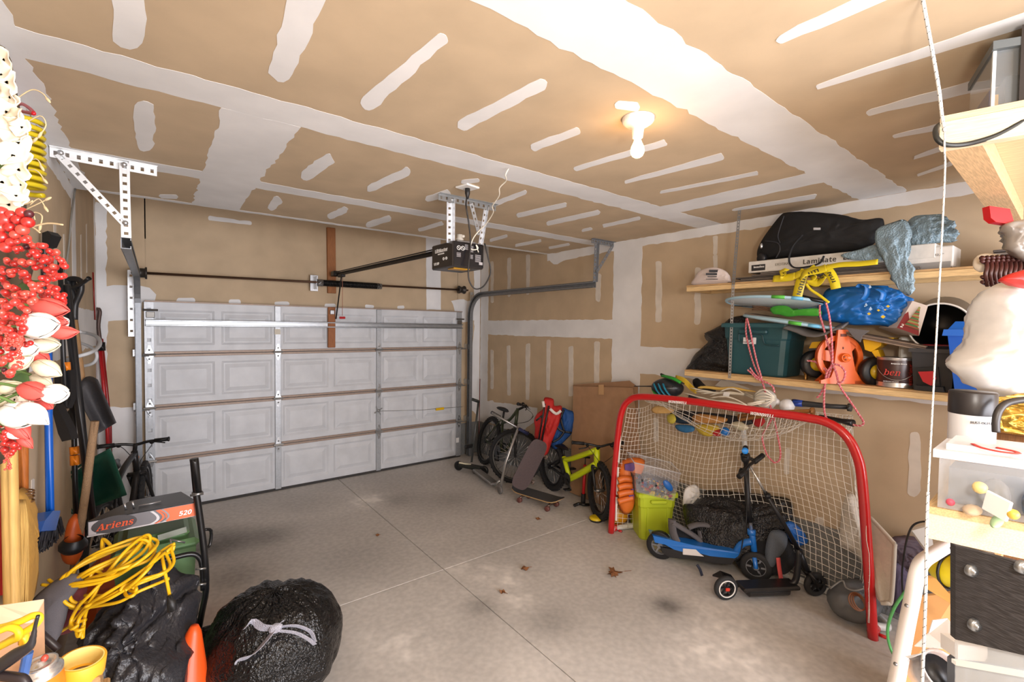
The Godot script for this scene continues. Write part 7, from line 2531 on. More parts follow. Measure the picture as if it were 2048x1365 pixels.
func lower_shelf():
	shelf_board("lower wooden wall shelf holding the teal tote and orange cord reel", 1.575)
	var dark = M("18181a", 0.4)
	soft("garbage_bag", "small shiny black garbage bag at the left end of the lower shelf", "garbage bag", wxs([[1371, 741], [1380, 728], [1398, 702], [1418, 682], [1410, 668], [1424, 660], [1446, 648], [1462, 636], [1490, 632], [1490, 645], [1474, 700], [1462, 742], [1420, 747], [1385, 746]], 3.68), M("131314", 0.25, 0.0, "", 1, "crinkle", 5.0, 0.8), 0.09, 0.08, 0.03, 0.1)
	# teal tote
	var t = thing("storage_tote", "dark teal lidded storage tote with a white sticker on the lower shelf", "tote", Vector3(3.75, 1.575, -1.67))
	var teal = M("244d54", 0.45)
	var P = tote(t, Vector3(3.745, 1.577, -1.66), -PI / 2, 0.50, 0.37, 0.40, teal, M("2c575e", 0.45), 0.84)
	var st = S(false)
	box(st, P.call(-0.03, 0.265, 0.178), Vector3(0.095, 0.06, 0.003), Basis(Vector3.UP, -PI / 2) * Basis(Vector3.RIGHT, -0.09))
	obj("white_sticker", st, M("e4e4e6", 0.5), t)
	st = S(false)
	for q in [[0.0, 0.275, 0.05, 0.02], [-0.03, 0.248, 0.07, 0.005], [0.01, 0.256, 0.012, 0.01]]: box(st, P.call(q[0] - 0.03, q[1], 0.1805), Vector3(q[2], q[3], 0.002), Basis(Vector3.UP, -PI / 2) * Basis(Vector3.RIGHT, -0.09))
	obj("sticker_print", st, M("3a3f4a", 0.6), t)
	st = S()
	tube(st, path([P.call(-0.11, 0.25, 0.18), P.call(-0.11, 0.30, 0.184), P.call(-0.09, 0.31, 0.186), P.call(0.05, 0.31, 0.186), P.call(0.07, 0.27, 0.182), P.call(0.09, 0.235, 0.18), P.call(0.18, 0.23, 0.18)], 4), 0.005, 6)
	obj("embossed_line", st, M("1d4046", 0.45), t)
	# boards, gun and carpet above the tote
	var skim = func(n, label, a, b, w, tilt):
		var tt = thing(n, label, "board", (a + b) * 0.5)
		var ax = (b - a)
		var L = ax.length()
		ax = ax.normalized()
		var sd = ax.cross(Vector3.UP).normalized()
		var s2 = sd * cos(tilt) + Vector3.UP * sin(tilt)
		var nn = s2.cross(ax).normalized()
		var s3 = S()
		ell(s3, Transform3D(Basis(ax * L * 0.5, nn * 0.02, s2 * w * 0.5), (a + b) * 0.5), 36, 10)
		obj("foam_core", s3, M("cfd8dc", 0.35), tt)
		s3 = S()
		var ringp = []
		for i in 48: ringp.append((a + b) * 0.5 + ax * cos(TAU * i / 48.0) * L * 0.5 + s2 * sin(TAU * i / 48.0) * w * 0.5)
		tube(s3, ringp, 0.011, 8, true)
		obj("rail_edge", s3, M("a9cbdc", 0.35), tt)
		for k in 2:
			s3 = S()
			tube(s3, ringp.slice(40 - k * 3, 43 - k * 3), 0.0125, 8)
			tube(s3, ringp.slice(5 + k * 3, 8 + k * 3), 0.0125, 8)
			obj("colour_band", s3, plastic(["6fb8dd", "57b443"][k]), tt)
		return tt
	var sk = skim.call("skim_board", "pale grey skim board with a green band, topmost above the teal tote", wx(1456, 605, 3.66), wx(1642, 606, 3.62), 0.34, 0.22)
	st = S()
	tube(st, [wx(1470, 612, 3.62), wx(1505, 614, 3.60)], 0.008, 6, false, 0.5)
	obj("fin", st, dark, sk)
	skim.call("skim_board", "pale blue skim board tilted down to the right just above the teal tote lid", wx(1492, 632, 3.66), wx(1676, 659, 3.58), 0.30, 0.05)
	st = S()
	tube(st, [wx(1604, 594, 3.55), wx(1648, 604, 3.55)], 0.014, 10)
	tag(obj("black_tube", st, dark), "short black foam tube lying over the right tip of the upper skim board", "tube")
	for k in 3:
		st = S(false)
		var a = wx(1502 + 10 * k, 628, 3.70) - Vector3(0, 0.011 * k, 0)
		var b = wx(1862, 694, 3.66) - Vector3(0, 0.011 * k, 0)
		var ax = (b - a).normalized()
		box(st, (a + b) * 0.5, Vector3(a.distance_to(b), 0.009, 0.2), Basis(ax, (Vector3.UP - ax * ax.y).normalized(), ax.cross((Vector3.UP - ax * ax.y).normalized())), 0.002)
		tag(obj("laminate_plank", st, [M("8b7664", 0.7, 0.0, "streak", Vector3(9, 9, 0.9)), M("6b5a4d", 0.7, 0.0, "streak", Vector3(9, 9, 0.9)), M("9a8572", 0.7, 0.0, "streak", Vector3(9, 9, 0.9))][k]), ["topmost", "middle", "lowest"][k] + " of the three long brown planks bridging from teal tote to steel pot", "plank", "planks bridging the lower shelf")
	soft("water_gun", "bright green plastic toy gun between the two skim boards", "toy gun", wxs([[1540, 618], [1552, 612], [1572, 612], [1584, 620], [1606, 618], [1638, 618], [1640, 632], [1600, 632], [1576, 634], [1560, 630], [1546, 628]], 3.60), plastic("3f9a2c", 0.35), 0.03, 0.03, 0.004, 0.3)
	st = S()
	for k in 3: tube(st, path(wxs([[1505, 612 + 4 * k], [1525, 614 + 3 * k], [1548, 618 + 3 * k]], 3.68), 3), 0.01, 6, false, 0.6)
	tag(obj("wood_bundle", st, wood("8a6850", 2)), "bundle of thin brown slats under the left half of the upper skim board", "slats")
	t = thing("carpet_remnant", "grey felt carpet remnant sagging in front of the brown planks", "carpet", wx(1650, 665, 3.56))
	st = S()
	strip(st, path(wxs([[1578, 653], [1600, 660], [1618, 667], [1640, 669], [1660, 664], [1678, 656], [1692, 652]], 3.56), 5), Vector3(1, 0.25, 0), 0.16, 0.012)
	obj("sagging_edge", st, cloth("77716e"), t)
	st = S(false)
	plate(st, wxs([[1692, 656], [1738, 662], [1724, 672], [1720, 685], [1708, 676]], 3.55), Vector3(0.012, 0, 0))
	obj("corner_flap", st, cloth("7d7775"), t)
	# blue bag
	t = thing("blue_bag", "bright blue woven plastic bag with yellow prints stuffed under the upper shelf", "bag", wx(1720, 652, 3.62))
	var bm = M("1766ae", 0.42, 0.0, "cloud", 5.0)
	soft("bag_body", "", "", wxs([[1648, 587], [1660, 576], [1680, 575], [1721, 572], [1763, 572], [1778, 578], [1798, 585], [1821, 598], [1820, 614], [1803, 630], [1791, 655], [1758, 651], [1709, 651], [1677, 646], [1642, 639], [1634, 622]], 3.66), bm, 0.13, 0.10, 0.05, 0.10, t)
	for q in [[[1716, 576], [1722, 570], [1734, 574], [1732, 590], [1724, 600]], [[1752, 578], [1766, 586], [1762, 602]]]:
		st = S()
		strip(st, path(wxs(q, 3.53), 4), rt, 0.035, 0.004)
		obj("handle", st, bm, t)
	for q in [[1776, 613, 4], [1757, 621, 3.4], [1738, 628, 4], [1766, 634, 5], [1770, 620, 2.4]]:
		st = S(false)
		plate(st, wxs([[q[0] - q[2], q[1]], [q[0], q[1] - q[2] * 0.7], [q[0] + q[2], q[1]], [q[0], q[1] + q[2] * 0.7]], 3.515), Vector3(0.003, 0, 0))
		obj("yellow_print", st, M("d9b52c", 0.5), t)
	for q in [[1732, 610, 3], [1741, 618, 3.5], [1740, 574, 3], [1730, 612, 2]]:
		st = S(false)
		plate(st, wxs([[q[0] - q[2], q[1] + 2], [q[0], q[1] - q[2] * 1.2], [q[0] + q[2], q[1] + 1], [q[0], q[1] + q[2]]], 3.517), Vector3(0.003, 0, 0))
		obj("pale_print", st, M("a9c3dc", 0.5), t)
	# christmas tree carton
	t = thing("ornament_carton", "small carton with a decorated tree picture beside the blue bag", "carton", wx(1820, 662, 3.60))
	var F = func(u, v, l = 0.0): return wx(lerpf(1794, 1838, u) + lerpf(0, 31 - 13 * u, v), lerpf(656, 672, u) - lerpf(0, 54 + 6 * u, v), 3.58 - 0.0015 * l)
	st = S(false)
	var bd = Vector3(0.16, 0, -0.13)
	hexa(st, [F.call(0, 0), F.call(1, 0), F.call(1, 1), F.call(0, 1)], [F.call(0, 0) + bd, F.call(1, 0) + bd, F.call(1, 1) + bd, F.call(0, 1) + bd])
	obj("carton", st, M("cdbfb4", 0.6), t)
	st = S(false)
	plate(st, [F.call(0, 0, 1), F.call(1, 0, 1), F.call(0.9, 0.22, 1), F.call(0.4, 0.3, 1), F.call(0.1, 0.62, 1), F.call(0.0, 0.5, 1)], fw * 0.001)
	obj("red_ground", st, M("7c1f1f", 0.6), t)
	for k in 6:
		st = S(false)
		var w = 0.36 * (1.0 - k / 6.5)
		var v0 = 0.16 + k * 0.115
		plate(st, [F.call(0.56 - w, v0, 2 + k), F.call(0.56 + w, v0, 2 + k), F.call(0.56 + w * 0.6, v0 + 0.15, 2 + k), F.call(0.56 - w * 0.6, v0 + 0.15, 2 + k)], fw * 0.001)
		obj("tree_tier", st, M(["4d6b3c", "8d8a4c"][k % 2], 0.6), t)
		st = S(false)
		plate(st, [F.call(0.56 - w, v0, 9), F.call(0.56 + w, v0 + 0.03, 9), F.call(0.56 + w * 0.9, v0 + 0.06, 9), F.call(0.56 - w * 0.9, v0 + 0.03, 9)], fw * 0.001)
		obj("garland", st, M("a33a2e", 0.6), t)
	txt(t, "2", F.call(0.16, 0.12, 5), F.call(1, 0) - F.call(0, 0), Vector3.UP, 0.022, M("e8dcd2", 0.6))
	# pot
	t = thing("stock_pot", "big dark steel pot lying on its side with the open rim towards the room", "pot", wx(1885, 695, 3.4))
	var pc = dp(1879, 655, 2.72)
	var pax = (fw * 0.62 + rt * 0.72 + up * 0.24).normalized()
	var pf = aim(pc, pax)
	st = S()
	lathe(st, [[0.13, 0.24], [0.137, 0.24], [0.141, 0.22], [0.143, 0.0]], pf, 40)
	lathe(st, [[0.0, 0.24], [0.137, 0.24]], pf, 40)
	obj("outer_wall", st, metal("77736f", 0.35), t)
	st = S()
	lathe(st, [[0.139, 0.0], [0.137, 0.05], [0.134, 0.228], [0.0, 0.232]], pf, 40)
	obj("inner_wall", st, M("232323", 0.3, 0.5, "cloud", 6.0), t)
	st = S()
	tube(st, ring(pc, pax, 0.142, 44), 0.006, 8, true)
	obj("rim", st, M("cfcbc4", 0.3, 0.3), t)
	# orange reel, truck, can, bins
	var rc = wx(1687, 716, 3.56)
	t = thing("cord_reel", "orange plastic extension cord reel standing on the lower shelf", "cord reel", wx(1690, 770, 3.58))
	cone_reel(t, rc, 46.0 * depth(rc) / FOC, plastic("d9601c", 0.4), plastic("c4541a", 0.45))
	t = thing("toy_truck", "yellow toy dump truck with black tyres behind the orange reel", "toy truck", wx(1690, 755, 3.75))
	for q in [[1632, 728, 3.66], [1752, 744, 3.70]]:
		st = S()
		var wc = wx(q[0], q[1], q[2])
		lathe(st, [[0.05, -0.035], [0.085, -0.035], [0.098, -0.02], [0.098, 0.02], [0.085, 0.035], [0.05, 0.035]], aim(wc, fw + rt * 0.2), 28)
		obj("tyre", st, dark, t)
		st = S()
		lathe(st, [[0.0, -0.02], [0.03, -0.03], [0.055, -0.03], [0.055, 0.03], [0.0, 0.03]], aim(wc, -(fw + rt * 0.2)), 24)
		obj("hub_cap", st, plastic("d6b21c"), t)
	st = S(false)
	plate(st, wxs([[1624, 685], [1644, 683], [1650, 696], [1618, 697]], 3.62), Vector3(0.1, 0, 0))
	plate(st, wxs([[1726, 680], [1752, 674], [1764, 682], [1762, 692], [1742, 704], [1730, 700]], 3.64), Vector3(0.12, 0, 0))
	plate(st, wxs([[1752, 676], [1788, 676], [1784, 688], [1764, 690]], 3.70), Vector3(0.1, 0, 0))
	plate(st, wxs([[1742, 702], [1756, 700], [1762, 715], [1752, 716]], 3.66), Vector3(0.1, 0, 0))
	stuff(obj("dump_body", st, plastic("e0ad14"), t))
	st = S(false)
	plate(st, wxs([[1616, 698], [1650, 697], [1656, 712], [1620, 704]], 3.64), Vector3(0.12, 0, 0))
	obj("grey_chassis", st, plastic("4a4a4d"), t)
	st = S()
	var bf = Transform3D(Basis(), wx(1611, 768, 3.62))
	lathe(st, [[0.0, 0.0], [0.018, 0.0], [0.018, 0.02], [0.011, 0.025], [0.011, 0.07], [0.016, 0.075], [0.016, 0.09], [0.007, 0.095], [0.006, 0.2], [0.0, 0.2]], bf, 14)
	tag(obj("brass_fitting", st, metal("a07a45", 0.35)), "thin brass fitting standing between the teal tote and the truck tyre", "fitting")
	var cc = wx(1792, 771, 3.66)
	t = thing("paint_can", "dark brown paint can with red lettering and a wire handle on the lower shelf", "paint can", cc)
	var cr = 31.5 * depth(cc) / FOC
	var chh = wx(1792, 712, 3.66).y - cc.y
	var cf = Transform3D(Basis(), Vector3(cc.x, 1.577, cc.z))
	st = S()
	lathe(st, [[0.0, 0.0], [cr, 0.0], [cr * 1.02, 0.004], [cr, 0.008], [cr, chh - 0.012], [cr * 1.02, chh - 0.006], [cr * 1.02, chh], [cr * 0.9, chh], [cr * 0.88, chh - 0.008], [0.0, chh - 0.008]], cf, 40)
	var can = obj("steel_can", st, metal("c8c6c4", 0.3), t)
	st = S()
	lathe(st, [[cr * 1.004, 0.03], [cr * 1.006, 0.031], [cr * 1.006, chh - 0.018], [cr * 1.004, chh - 0.017]], cf, 40)
	obj("brown_label", st, M("3a211d", 0.35), t)
	var vn = (EYE - cc)
	vn.y = 0
	vn = vn.normalized()
	var vr = Vector3.UP.cross(vn)
	var on = func(ang, y): return Vector3(cc.x, 1.577 + y, cc.z) + (vn * cos(ang) + vr * sin(ang)) * (cr * 1.02)
	txt(t, "ben", on.call(-0.2, chh * 0.50) + vn * 0.003, vr * cos(-0.2) - vn * sin(-0.2), Vector3.UP, 0.035, M("c93a32", 0.5), false, 0.001, "Droid Serif", 0.25)
	txt(t, "extérieur", on.call(0.72, chh * 0.45), Vector3.UP, -(vr * cos(0.72) - vn * sin(0.72)), 0.024, M("b5342c", 0.5), false, 0.001)
	txt(t, "Benjamin Moore", on.call(0.1, chh * 0.80), vr, Vector3.UP, 0.007, M("ece8e4", 0.5), true, 0.001)
	txt(t, "ULTRA MAT VELOUTÉ", on.call(-0.25, chh * 0.20), vr * cos(-0.25) - vn * sin(-0.25), Vector3.UP, 0.006, M("ece8e4", 0.5), false, 0.001)
	st = S()
	var hp = []
	for i in 13:
		var a = -1.35 + 2.7 * i / 12.0
		hp.append(on.call(a, chh * 0.72 - 0.085 * cos(a * 1.15)) + vn * 0.006)
	tube(st, hp, 0.0022, 6)
	obj("wire_handle", st, metal("b5b3b0", 0.3), t)
	st = S(false)
	box(st, wx(1815, 696, 3.80), Vector3(0.10, 0.14, 0.09), Basis(Vector3.UP, 0.3), 0.01)
	tag(obj("clear_packet", st, M("c3c1ba", 0.3)), "pale translucent packet against the wall behind the paint can", "packet")
	t = thing("pedal_bin", "black plastic bin with a bright red pedal flap at the right of the paint can", "bin", wx(1865, 785, 3.6))
	var face = func(pa, pb, x, y, inset = 0.0): return [wx(pa, 780, x), wx(pb, 780, x), y, inset]
	var bx4 = func(z0, z1, x0, x1, y): return [Vector3(x0, y, z0), Vector3(x0, y, z1), Vector3(x1, y, z1), Vector3(x1, y, z0)]
	var pa = wx(1826, 780, 3.57).z
	var pb = wx(1902, 780, 3.57).z
	st = S(false)
	hexa(st, bx4.call(pa, pb, 3.58, 3.84, 1.577), bx4.call(pa - 0.012, pb + 0.012, 3.565, 3.86, 1.80))
	obj("bin_body", st, plastic("2a2a2d", 0.5), t)
	st = S(false)
	hexa(st, bx4.call(pa - 0.025, pb + 0.02, 3.55, 3.87, 1.80), bx4.call(pa - 0.022, pb + 0.018, 3.555, 3.865, 1.822))
	hexa(st, bx4.call(pa - 0.02, pb + 0.015, 3.56, 3.86, 1.822), bx4.call(pa + 0.01, pb - 0.01, 3.60, 3.84, 1.838))
	obj("lid", st, plastic("2f2f32", 0.45), t)
	st = S(false)
	box(st, Vector3(3.69, 1.84, (pa + pb) * 0.5), Vector3(0.12, 0.012, 0.12), Basis(), 0.003)
	obj("red_lid_insert", st, plastic("8d1f26"), t)
	st = S(false)
	plate(st, wxs([[1836, 744], [1866, 743], [1871, 758], [1862, 772], [1846, 764]], 3.535), Vector3(0.02, 0, 0))
	obj("red_pedal", st, plastic("a81820", 0.4), t)
	st = S(false)
	plate(st, wxs([[1832, 736], [1876, 734], [1880, 773], [1836, 774]], 3.556), Vector3(0.02, 0, 0))
	plate(st, wxs([[1830, 771], [1886, 775], [1888, 785], [1828, 780]], 3.53), Vector3(0.05, 0, 0))
	obj("pedal_recess", st, plastic("111113", 0.5), t)
	t = thing("blue_bin", "bright blue plastic bin with a stepped lid at the right end of the lower shelf", "bin", dp(1935, 782, 2.45))
	var bl = plastic("1659b8", 0.4)
	pa = wx(1908, 780, 3.50).z
	pb = pa + 0.27
	st = S(false)
	hexa(st, bx4.call(pa, pb, 3.53, 3.80, 1.577), bx4.call(pa - 0.035, pb + 0.035, 3.50, 3.86, 1.90))
	obj("bin_body", st, bl, t)
	st = S(false)
	hexa(st, bx4.call(pa - 0.055, pb + 0.055, 3.48, 3.88, 1.90), bx4.call(pa - 0.05, pb + 0.05, 3.485, 3.875, 1.935))
	hexa(st, bx4.call(pa - 0.035, pb + 0.035, 3.50, 3.86, 1.935), bx4.call(pa - 0.01, pb + 0.01, 3.53, 3.83, 1.98))
	obj("lid", st, plastic("1d66c6", 0.4), t)
	# ropes
	var pink = M("c4616a", 0.75)
	var pale = M("e6d8d6", 0.8)
	var X = SX - 0.05
	rope("pink_rope", "pink and white cord looped from the tilted skim board down over the goal bar", [wxs([[1493, 637], [1492, 665], [1499, 700], [1508, 730], [1518, 752], [1524, 762], [1536, 800], [1546, 830], [1555, 870], [1561, 905], [1558, 922], [1548, 926]], X), wxs([[1494, 637], [1500, 660], [1506, 690], [1514, 725], [1522, 752], [1524, 762], [1534, 795], [1545, 830], [1532, 858], [1525, 872], [1526, 885], [1534, 910], [1548, 926]], X - 0.01), wxs([[1495, 740], [1504, 748], [1514, 758], [1524, 762], [1538, 768], [1546, 775], [1549, 786]], X - 0.02), wxs([[1500, 736], [1508, 748], [1522, 760]], X - 0.02)], 0.0062, pink, pale)
	rope("pink_rope", "pink and white cord hanging from the upper skim board past the orange reel", [wxs([[1640, 610], [1640, 630], [1647, 655], [1655, 685], [1662, 710], [1664, 728], [1658, 750], [1648, 775], [1640, 790], [1634, 796]], X - 0.02), wxs([[1652, 606], [1658, 630], [1662, 660], [1664, 690], [1664, 728], [1654, 745], [1650, 770], [1648, 800], [1650, 830], [1660, 845]], X - 0.03), wxs([[1664, 726], [1672, 745], [1677, 765], [1684, 780], [1698, 800], [1715, 825], [1727, 845], [1720, 852], [1706, 850]], X - 0.03), wxs([[1664, 728], [1680, 732], [1690, 745], [1686, 762], [1674, 768]], X - 0.035), wxs([[1614, 722], [1630, 724], [1645, 735], [1655, 745]], X - 0.02)], 0.0062, pink, pale)

# ---------------------------------------------------------------- foreground at the right
func right_front():
	var dark = M("1a1a1c", 0.4)
	# high shelf by the camera
	var t = thing("high_shelf", "pale lumber shelf close to the ceiling at the upper right, seen from below", "shelf", dp(1880, 300, 1.42))
	var A = dp(1880, 244, 1.42)
	var e1 = Vector3(0.24, 0, 0.97)
	var e2 = Vector3(1, 0, -0.03)
	var slab = func(o, l0, l1, w0, w1, h0, h1):
		var r = []
		for q in [[l0, w0], [l1, w0], [l1, w1], [l0, w1]]: r.append(o + e1 * q[0] + e2 * q[1])
		var lo = []
		var hi = []
		for q in r:
			lo.append(q + Vector3(0, h0, 0)); hi.append(q + Vector3(0, h1, 0))
		var s2 = S(false)
		hexa(s2, lo, hi)
		return s2
	obj("plywood_top", slab.call(A, 0, 1.4, 0, 1.6, -0.002, 0.016), wood("ecd2a6", 2), t)
	obj("front_rail", slab.call(A, 0.0, 1.4, 0.0, 0.038, -0.082, -0.003), wood("f3e0bd", 2), t)  # paler than the other rails: flash glare put into its colour
	obj("end_rail", slab.call(A, 0.002, 0.09, 0.04, 1.6, -0.078, -0.003), wood("ddb98a", 0), t)
	obj("cross_rail", slab.call(A, 0.85, 0.94, 0.04, 1.2, -0.078, -0.003), wood("ddb98a", 0), t)
	obj("support_post", slab.call(A, 0.86, 0.94, 1.5, 1.58, -2.5, -0.08), wood("d1a06a", 1), t)
	# clear box on it
	t = thing("clear_box", "clear plastic box with a dark grey lid on the high shelf at the upper right", "box", dp(1990, 215, 1.5))
	var yl = 2.785
	var N0 = fl(1987, 82, yl)
	var FL = fl(1936, 168, yl)
	var NR = fl(2070, 68, yl)
	var u1 = NR - N0
	var u2 = FL - N0
	var bx4 = func(a0, a1, b0, b1, h0, h1):
		var lo = []
		var hi = []
		for q in [[a0, b0], [a1, b0], [a1, b1], [a0, b1]]:
			var v = N0 + u1 * q[0] + u2 * q[1]
			lo.append(Vector3(v.x, h0, v.z)); hi.append(Vector3(v.x, h1, v.z))
		var s2 = S(false)
		hexa(s2, lo, hi)
		return s2
	var yb = A.y + 0.017
	obj("clear_body", bx4.call(0.05, 1.6, 0.06, 0.95, yb, yl - 0.022), clear("dfe6ea", 0.16), t)
	obj("lid", bx4.call(0.0, 1.7, 0.0, 1.0, yl - 0.024, yl), plastic("5b6163", 0.45), t)
	obj("corner_post", bx4.call(0.04, 0.13, 0.05, 0.09, yb, yl - 0.022), plastic("c9d0d2"), t)
	obj("blue_book", bx4.call(0.12, 0.2, 0.25, 0.75, yb + 0.001, yb + 0.09), plastic("27457f"), t)
	obj("yellow_packet", bx4.call(0.24, 0.4, 0.3, 0.4, yb + 0.001, yb + 0.08), plastic("c79a2a"), t)
	obj("green_packet", bx4.call(0.24, 0.4, 0.45, 0.55, yb + 0.001, yb + 0.05), plastic("5c8a3a"), t)
	obj("dark_case", bx4.call(0.5, 1.5, 0.2, 0.9, yb + 0.001, yb + 0.12), plastic("33383c"), t)
	var cp = dp(2037, 214, 1.36)
	cp.y = A.y
	var st = slab.call(cp, 0.0, 0.3, 0.0, 0.3, 0.017, 0.255)
	tag(obj("dark_case", st, plastic("2b2523", 0.6)), "tall dark case at the extreme upper right edge on the high shelf", "case")
	st = S()
	tube(st, path([dp(2080, 222, 1.30), dp(2040, 246, 1.32), dp(1990, 272, 1.35), dp(1935, 288, 1.38), dp(1895, 290, 1.385), dp(1877, 281, 1.39), dp(1871, 267, 1.40), dp(1874, 254, 1.42), dp(1884, 247, 1.45)], 5), 0.0072, 8)
	tag(obj("black_cable", st, M("20211f", 0.45)), "black cable looped round the corner of the high shelf", "cable")
	st = S(false)
	plate(st, dps([[1979, 412], [2020, 418], [2030, 450], [1992, 444], [1982, 436]], 1.9), fw * 0.03)
	tag(obj("red_sheet", st, plastic("c81a1e")), "bright red plastic corner showing below the high shelf", "sheet")
	soft("clear_bag", "bulging translucent grey plastic bag at the right edge below the high shelf", "bag", dps([[2010, 448], [2060, 440], [2090, 470], [2080, 530], [2040, 512], [2020, 495], [2018, 470]], 1.9), M("9b948c", 0.3, 0.0, "cloud", 3.0), 0.06, 0.06, 0.02, 0.2)
	# white rope down from the ceiling
	var wr = M("d8d8d6", 0.6)
	var kr = M("3a3c40", 0.7)
	rope("white_rope", "thin white and grey rope hanging from the ceiling past the high shelf to the bench", [[fl(1845, -5, HC - 0.003), dp(1853, 40, 1.29), dp(1866, 110, 1.36), dp(1878, 180, 1.39), dp(1884, 232, 1.40), dp(1889, 262, 1.385)], [dp(1889, 262, 1.385), dp(1889, 300, 1.375), dp(1890, 340, 1.40), dp(1884, 470, 1.40), dp(1877, 600, 1.39), dp(1868, 760, 1.37), dp(1861, 890, 1.35), dp(1856, 985, 1.31)], [dp(1856, 985, 1.31), dp(1853, 1070, 1.29), dp(1852, 1160, 1.28), dp(1849, 1260, 1.27), dp(1843, 1400, 1.26)]], [0.0045, 0.0024, 0.0038], wr, kr)
	# bench in the lower right
	t = thing("workbench", "rough pale lumber bench top at the right, carrying the clear tote", "workbench", dp(1857, 1072, 1.35))
	A = dp(1857, 1012, 1.35)
	e1 = Vector3(-0.55, 0, 0.83)
	e2 = Vector3(0.83, 0, 0.55)
	obj("plywood_top", slab.call(A, -0.005, 0.9, -0.005, 0.75, -0.020, 0.0), wood("e3bd86", 0), t)
	obj("front_rail", slab.call(A, 0, 0.9, 0.0, 0.038, -0.095, -0.020), wood("f3dfba", 0), t)  # colour lightened for the flash that overexposes this front face
	obj("end_rail", slab.call(A, 0.002, 0.04, 0.04, 0.75, -0.095, -0.020), wood("dcb07a", 0), t)
	obj("bench_leg", slab.call(A, 0.03, 0.11, 0.62, 0.70, -A.y + 0.001, -0.02), wood("dcb07a", 1), t)
	t = thing("clear_tote", "clear plastic tote with a milky lid and loose toys on the lumber bench", "tote", A + Vector3(0, 0.0, 0))
	var B0 = A + e1 * 0.012 + e2 * 0.015 + Vector3(0, 0.001, 0)
	obj("clear_body", slab.call(B0, 0, 0.22, 0, 0.19, 0.0, 0.145), clear("eef1f4", 0.22), t)
	var lidm = clear("f6f6f8", 0.55, 0.3)
	obj("lid", slab.call(B0, -0.012, 0.232, -0.012, 0.202, 0.145, 0.168), lidm, t)
	obj("lid_crown", slab.call(B0, 0.012, 0.208, 0.012, 0.18, 0.168, 0.185), lidm, t)
	st = S()
	var sw = []
	for q in [[0.02, 0.05], [0.06, 0.03], [0.10, 0.035], [0.12, 0.06], [0.10, 0.08], [0.06, 0.075]]: sw.append(B0 + e1 * q[0] + e2 * (q[1] + 0.03) + Vector3(0, 0.187, 0))
	tube(st, path(sw, 4), 0.007, 6, false, 0.3)
	obj("red_print", st, M("d8483f", 0.5), t)
	var put = func(n, u, w, h, r, hex):
		var s2 = S()
		ell(s2, bal(B0 + e1 * u + e2 * w + Vector3(0, h, 0), r), 14, 10, 0.05, 2.0)
		obj(n, s2, plastic(hex, 0.45), t)
	obj("mixed_contents", slab.call(B0, 0.012, 0.208, 0.075, 0.18, 0.002, 0.105), M("5d6570", 0.6, 0.0, "speck", 14.0), t)
	put.call("yellow_ball", 0.085, 0.03, 0.085, 0.016, "e9cf8a")
	put.call("yellow_ball", 0.165, 0.03, 0.045, 0.013, "dcb24a")
	put.call("blue_toy", 0.15, 0.12, 0.06, Vector3(0.05, 0.05, 0.03), "4a5a78")
	put.call("dark_toy", 0.05, 0.12, 0.05, Vector3(0.04, 0.045, 0.03), "6a6f76")
	put.call("dark_toy", 0.19, 0.05, 0.08, 0.018, "3c4657")
	put.call("red_toy", 0.018, 0.02, 0.02, 0.010, "d8546a")
	put.call("green_toy", 0.13, 0.03, 0.012, Vector3(0.06, 0.01, 0.012), "9ab88a")
	put.call("tan_toy", 0.06, 0.04, 0.014, Vector3(0.04, 0.012, 0.02), "cdb79a")
	st = S(false)
	box(st, B0 + e1 * 0.135 + e2 * 0.022 + Vector3(0, 0.055, 0), Vector3(0.06, 0.055, 0.008), Basis(e1, Vector3.UP, e1.cross(Vector3.UP)) * Basis(Vector3(0, 0, 1), -0.2), 0.002)
	obj("white_card", st, M("f4f4f4", 0.5), t)
	st = slab.call(B0, 0.03, 0.34, 0.24, 0.58, 0.0, 0.12)
	tag(obj("grey_box", st, M("a9a8ab", 0.7)), "pale grey box on the bench behind the clear tote", "box")
	# paint can on the box
	t = thing("paint_can", "black capped spray paint can with a white band behind the clear tote", "paint can", dp(1946, 855, 1.58))
	var c = dp(1946, 783, 1.58)
	var base = B0.y + 0.121
	var cf = Transform3D(Basis(), Vector3(c.x, base, c.z))
	var hh = c.y - base
	st = S()
	lathe(st, [[0.0, 0.0], [0.058, 0.0], [0.060, 0.004], [0.060, hh - 0.076]], cf, 36)
	obj("white_band", st, M("e9e9ec", 0.4), t)
	st = S()
	lathe(st, [[0.0605, hh - 0.076], [0.0615, hh - 0.072], [0.0615, hh - 0.004], [0.059, hh], [0.0, hh]], cf, 36)
	obj("black_cap", st, M("2b2829", 0.35), t)
	var vn = Vector3(EYE.x - c.x, 0, EYE.z - c.z).normalized()
	var vr = Vector3.UP.cross(vn)
	txt(t, "RUST-OLEUM", Vector3(c.x, base + hh - 0.098, c.z) + vn * 0.0565 + vr * 0.026, vr - vn * 0.45, Vector3.UP, 0.008, M("3a3a3c", 0.5), false, 0.002)
	soft("gold_bag", "crinkled shiny gold foil bag behind the black handle at the right edge", "bag", dps([[1985, 800], [2010, 793], [2060, 790], [2090, 840], [2060, 870], [2000, 865], [1982, 850]], 1.75), M("c9a24a", 0.25, 0.7, "cloud", 6.0), 0.05, 0.05, 0.05, 0.3)
	st = S()
	tube(st, path([dp(1992, 865, 1.48), dp(1992, 842, 1.48), dp(1998, 822, 1.48), dp(2012, 808, 1.48), dp(2040, 801, 1.47), dp(2075, 800, 1.46)], 5), 0.0105, 10)  # dark carry handle above the gold bag, built as a bent tube
	tag(obj("black_handle", st, M("363230", 0.4)), "thick dark carry handle arching over the gold foil bag", "hose")
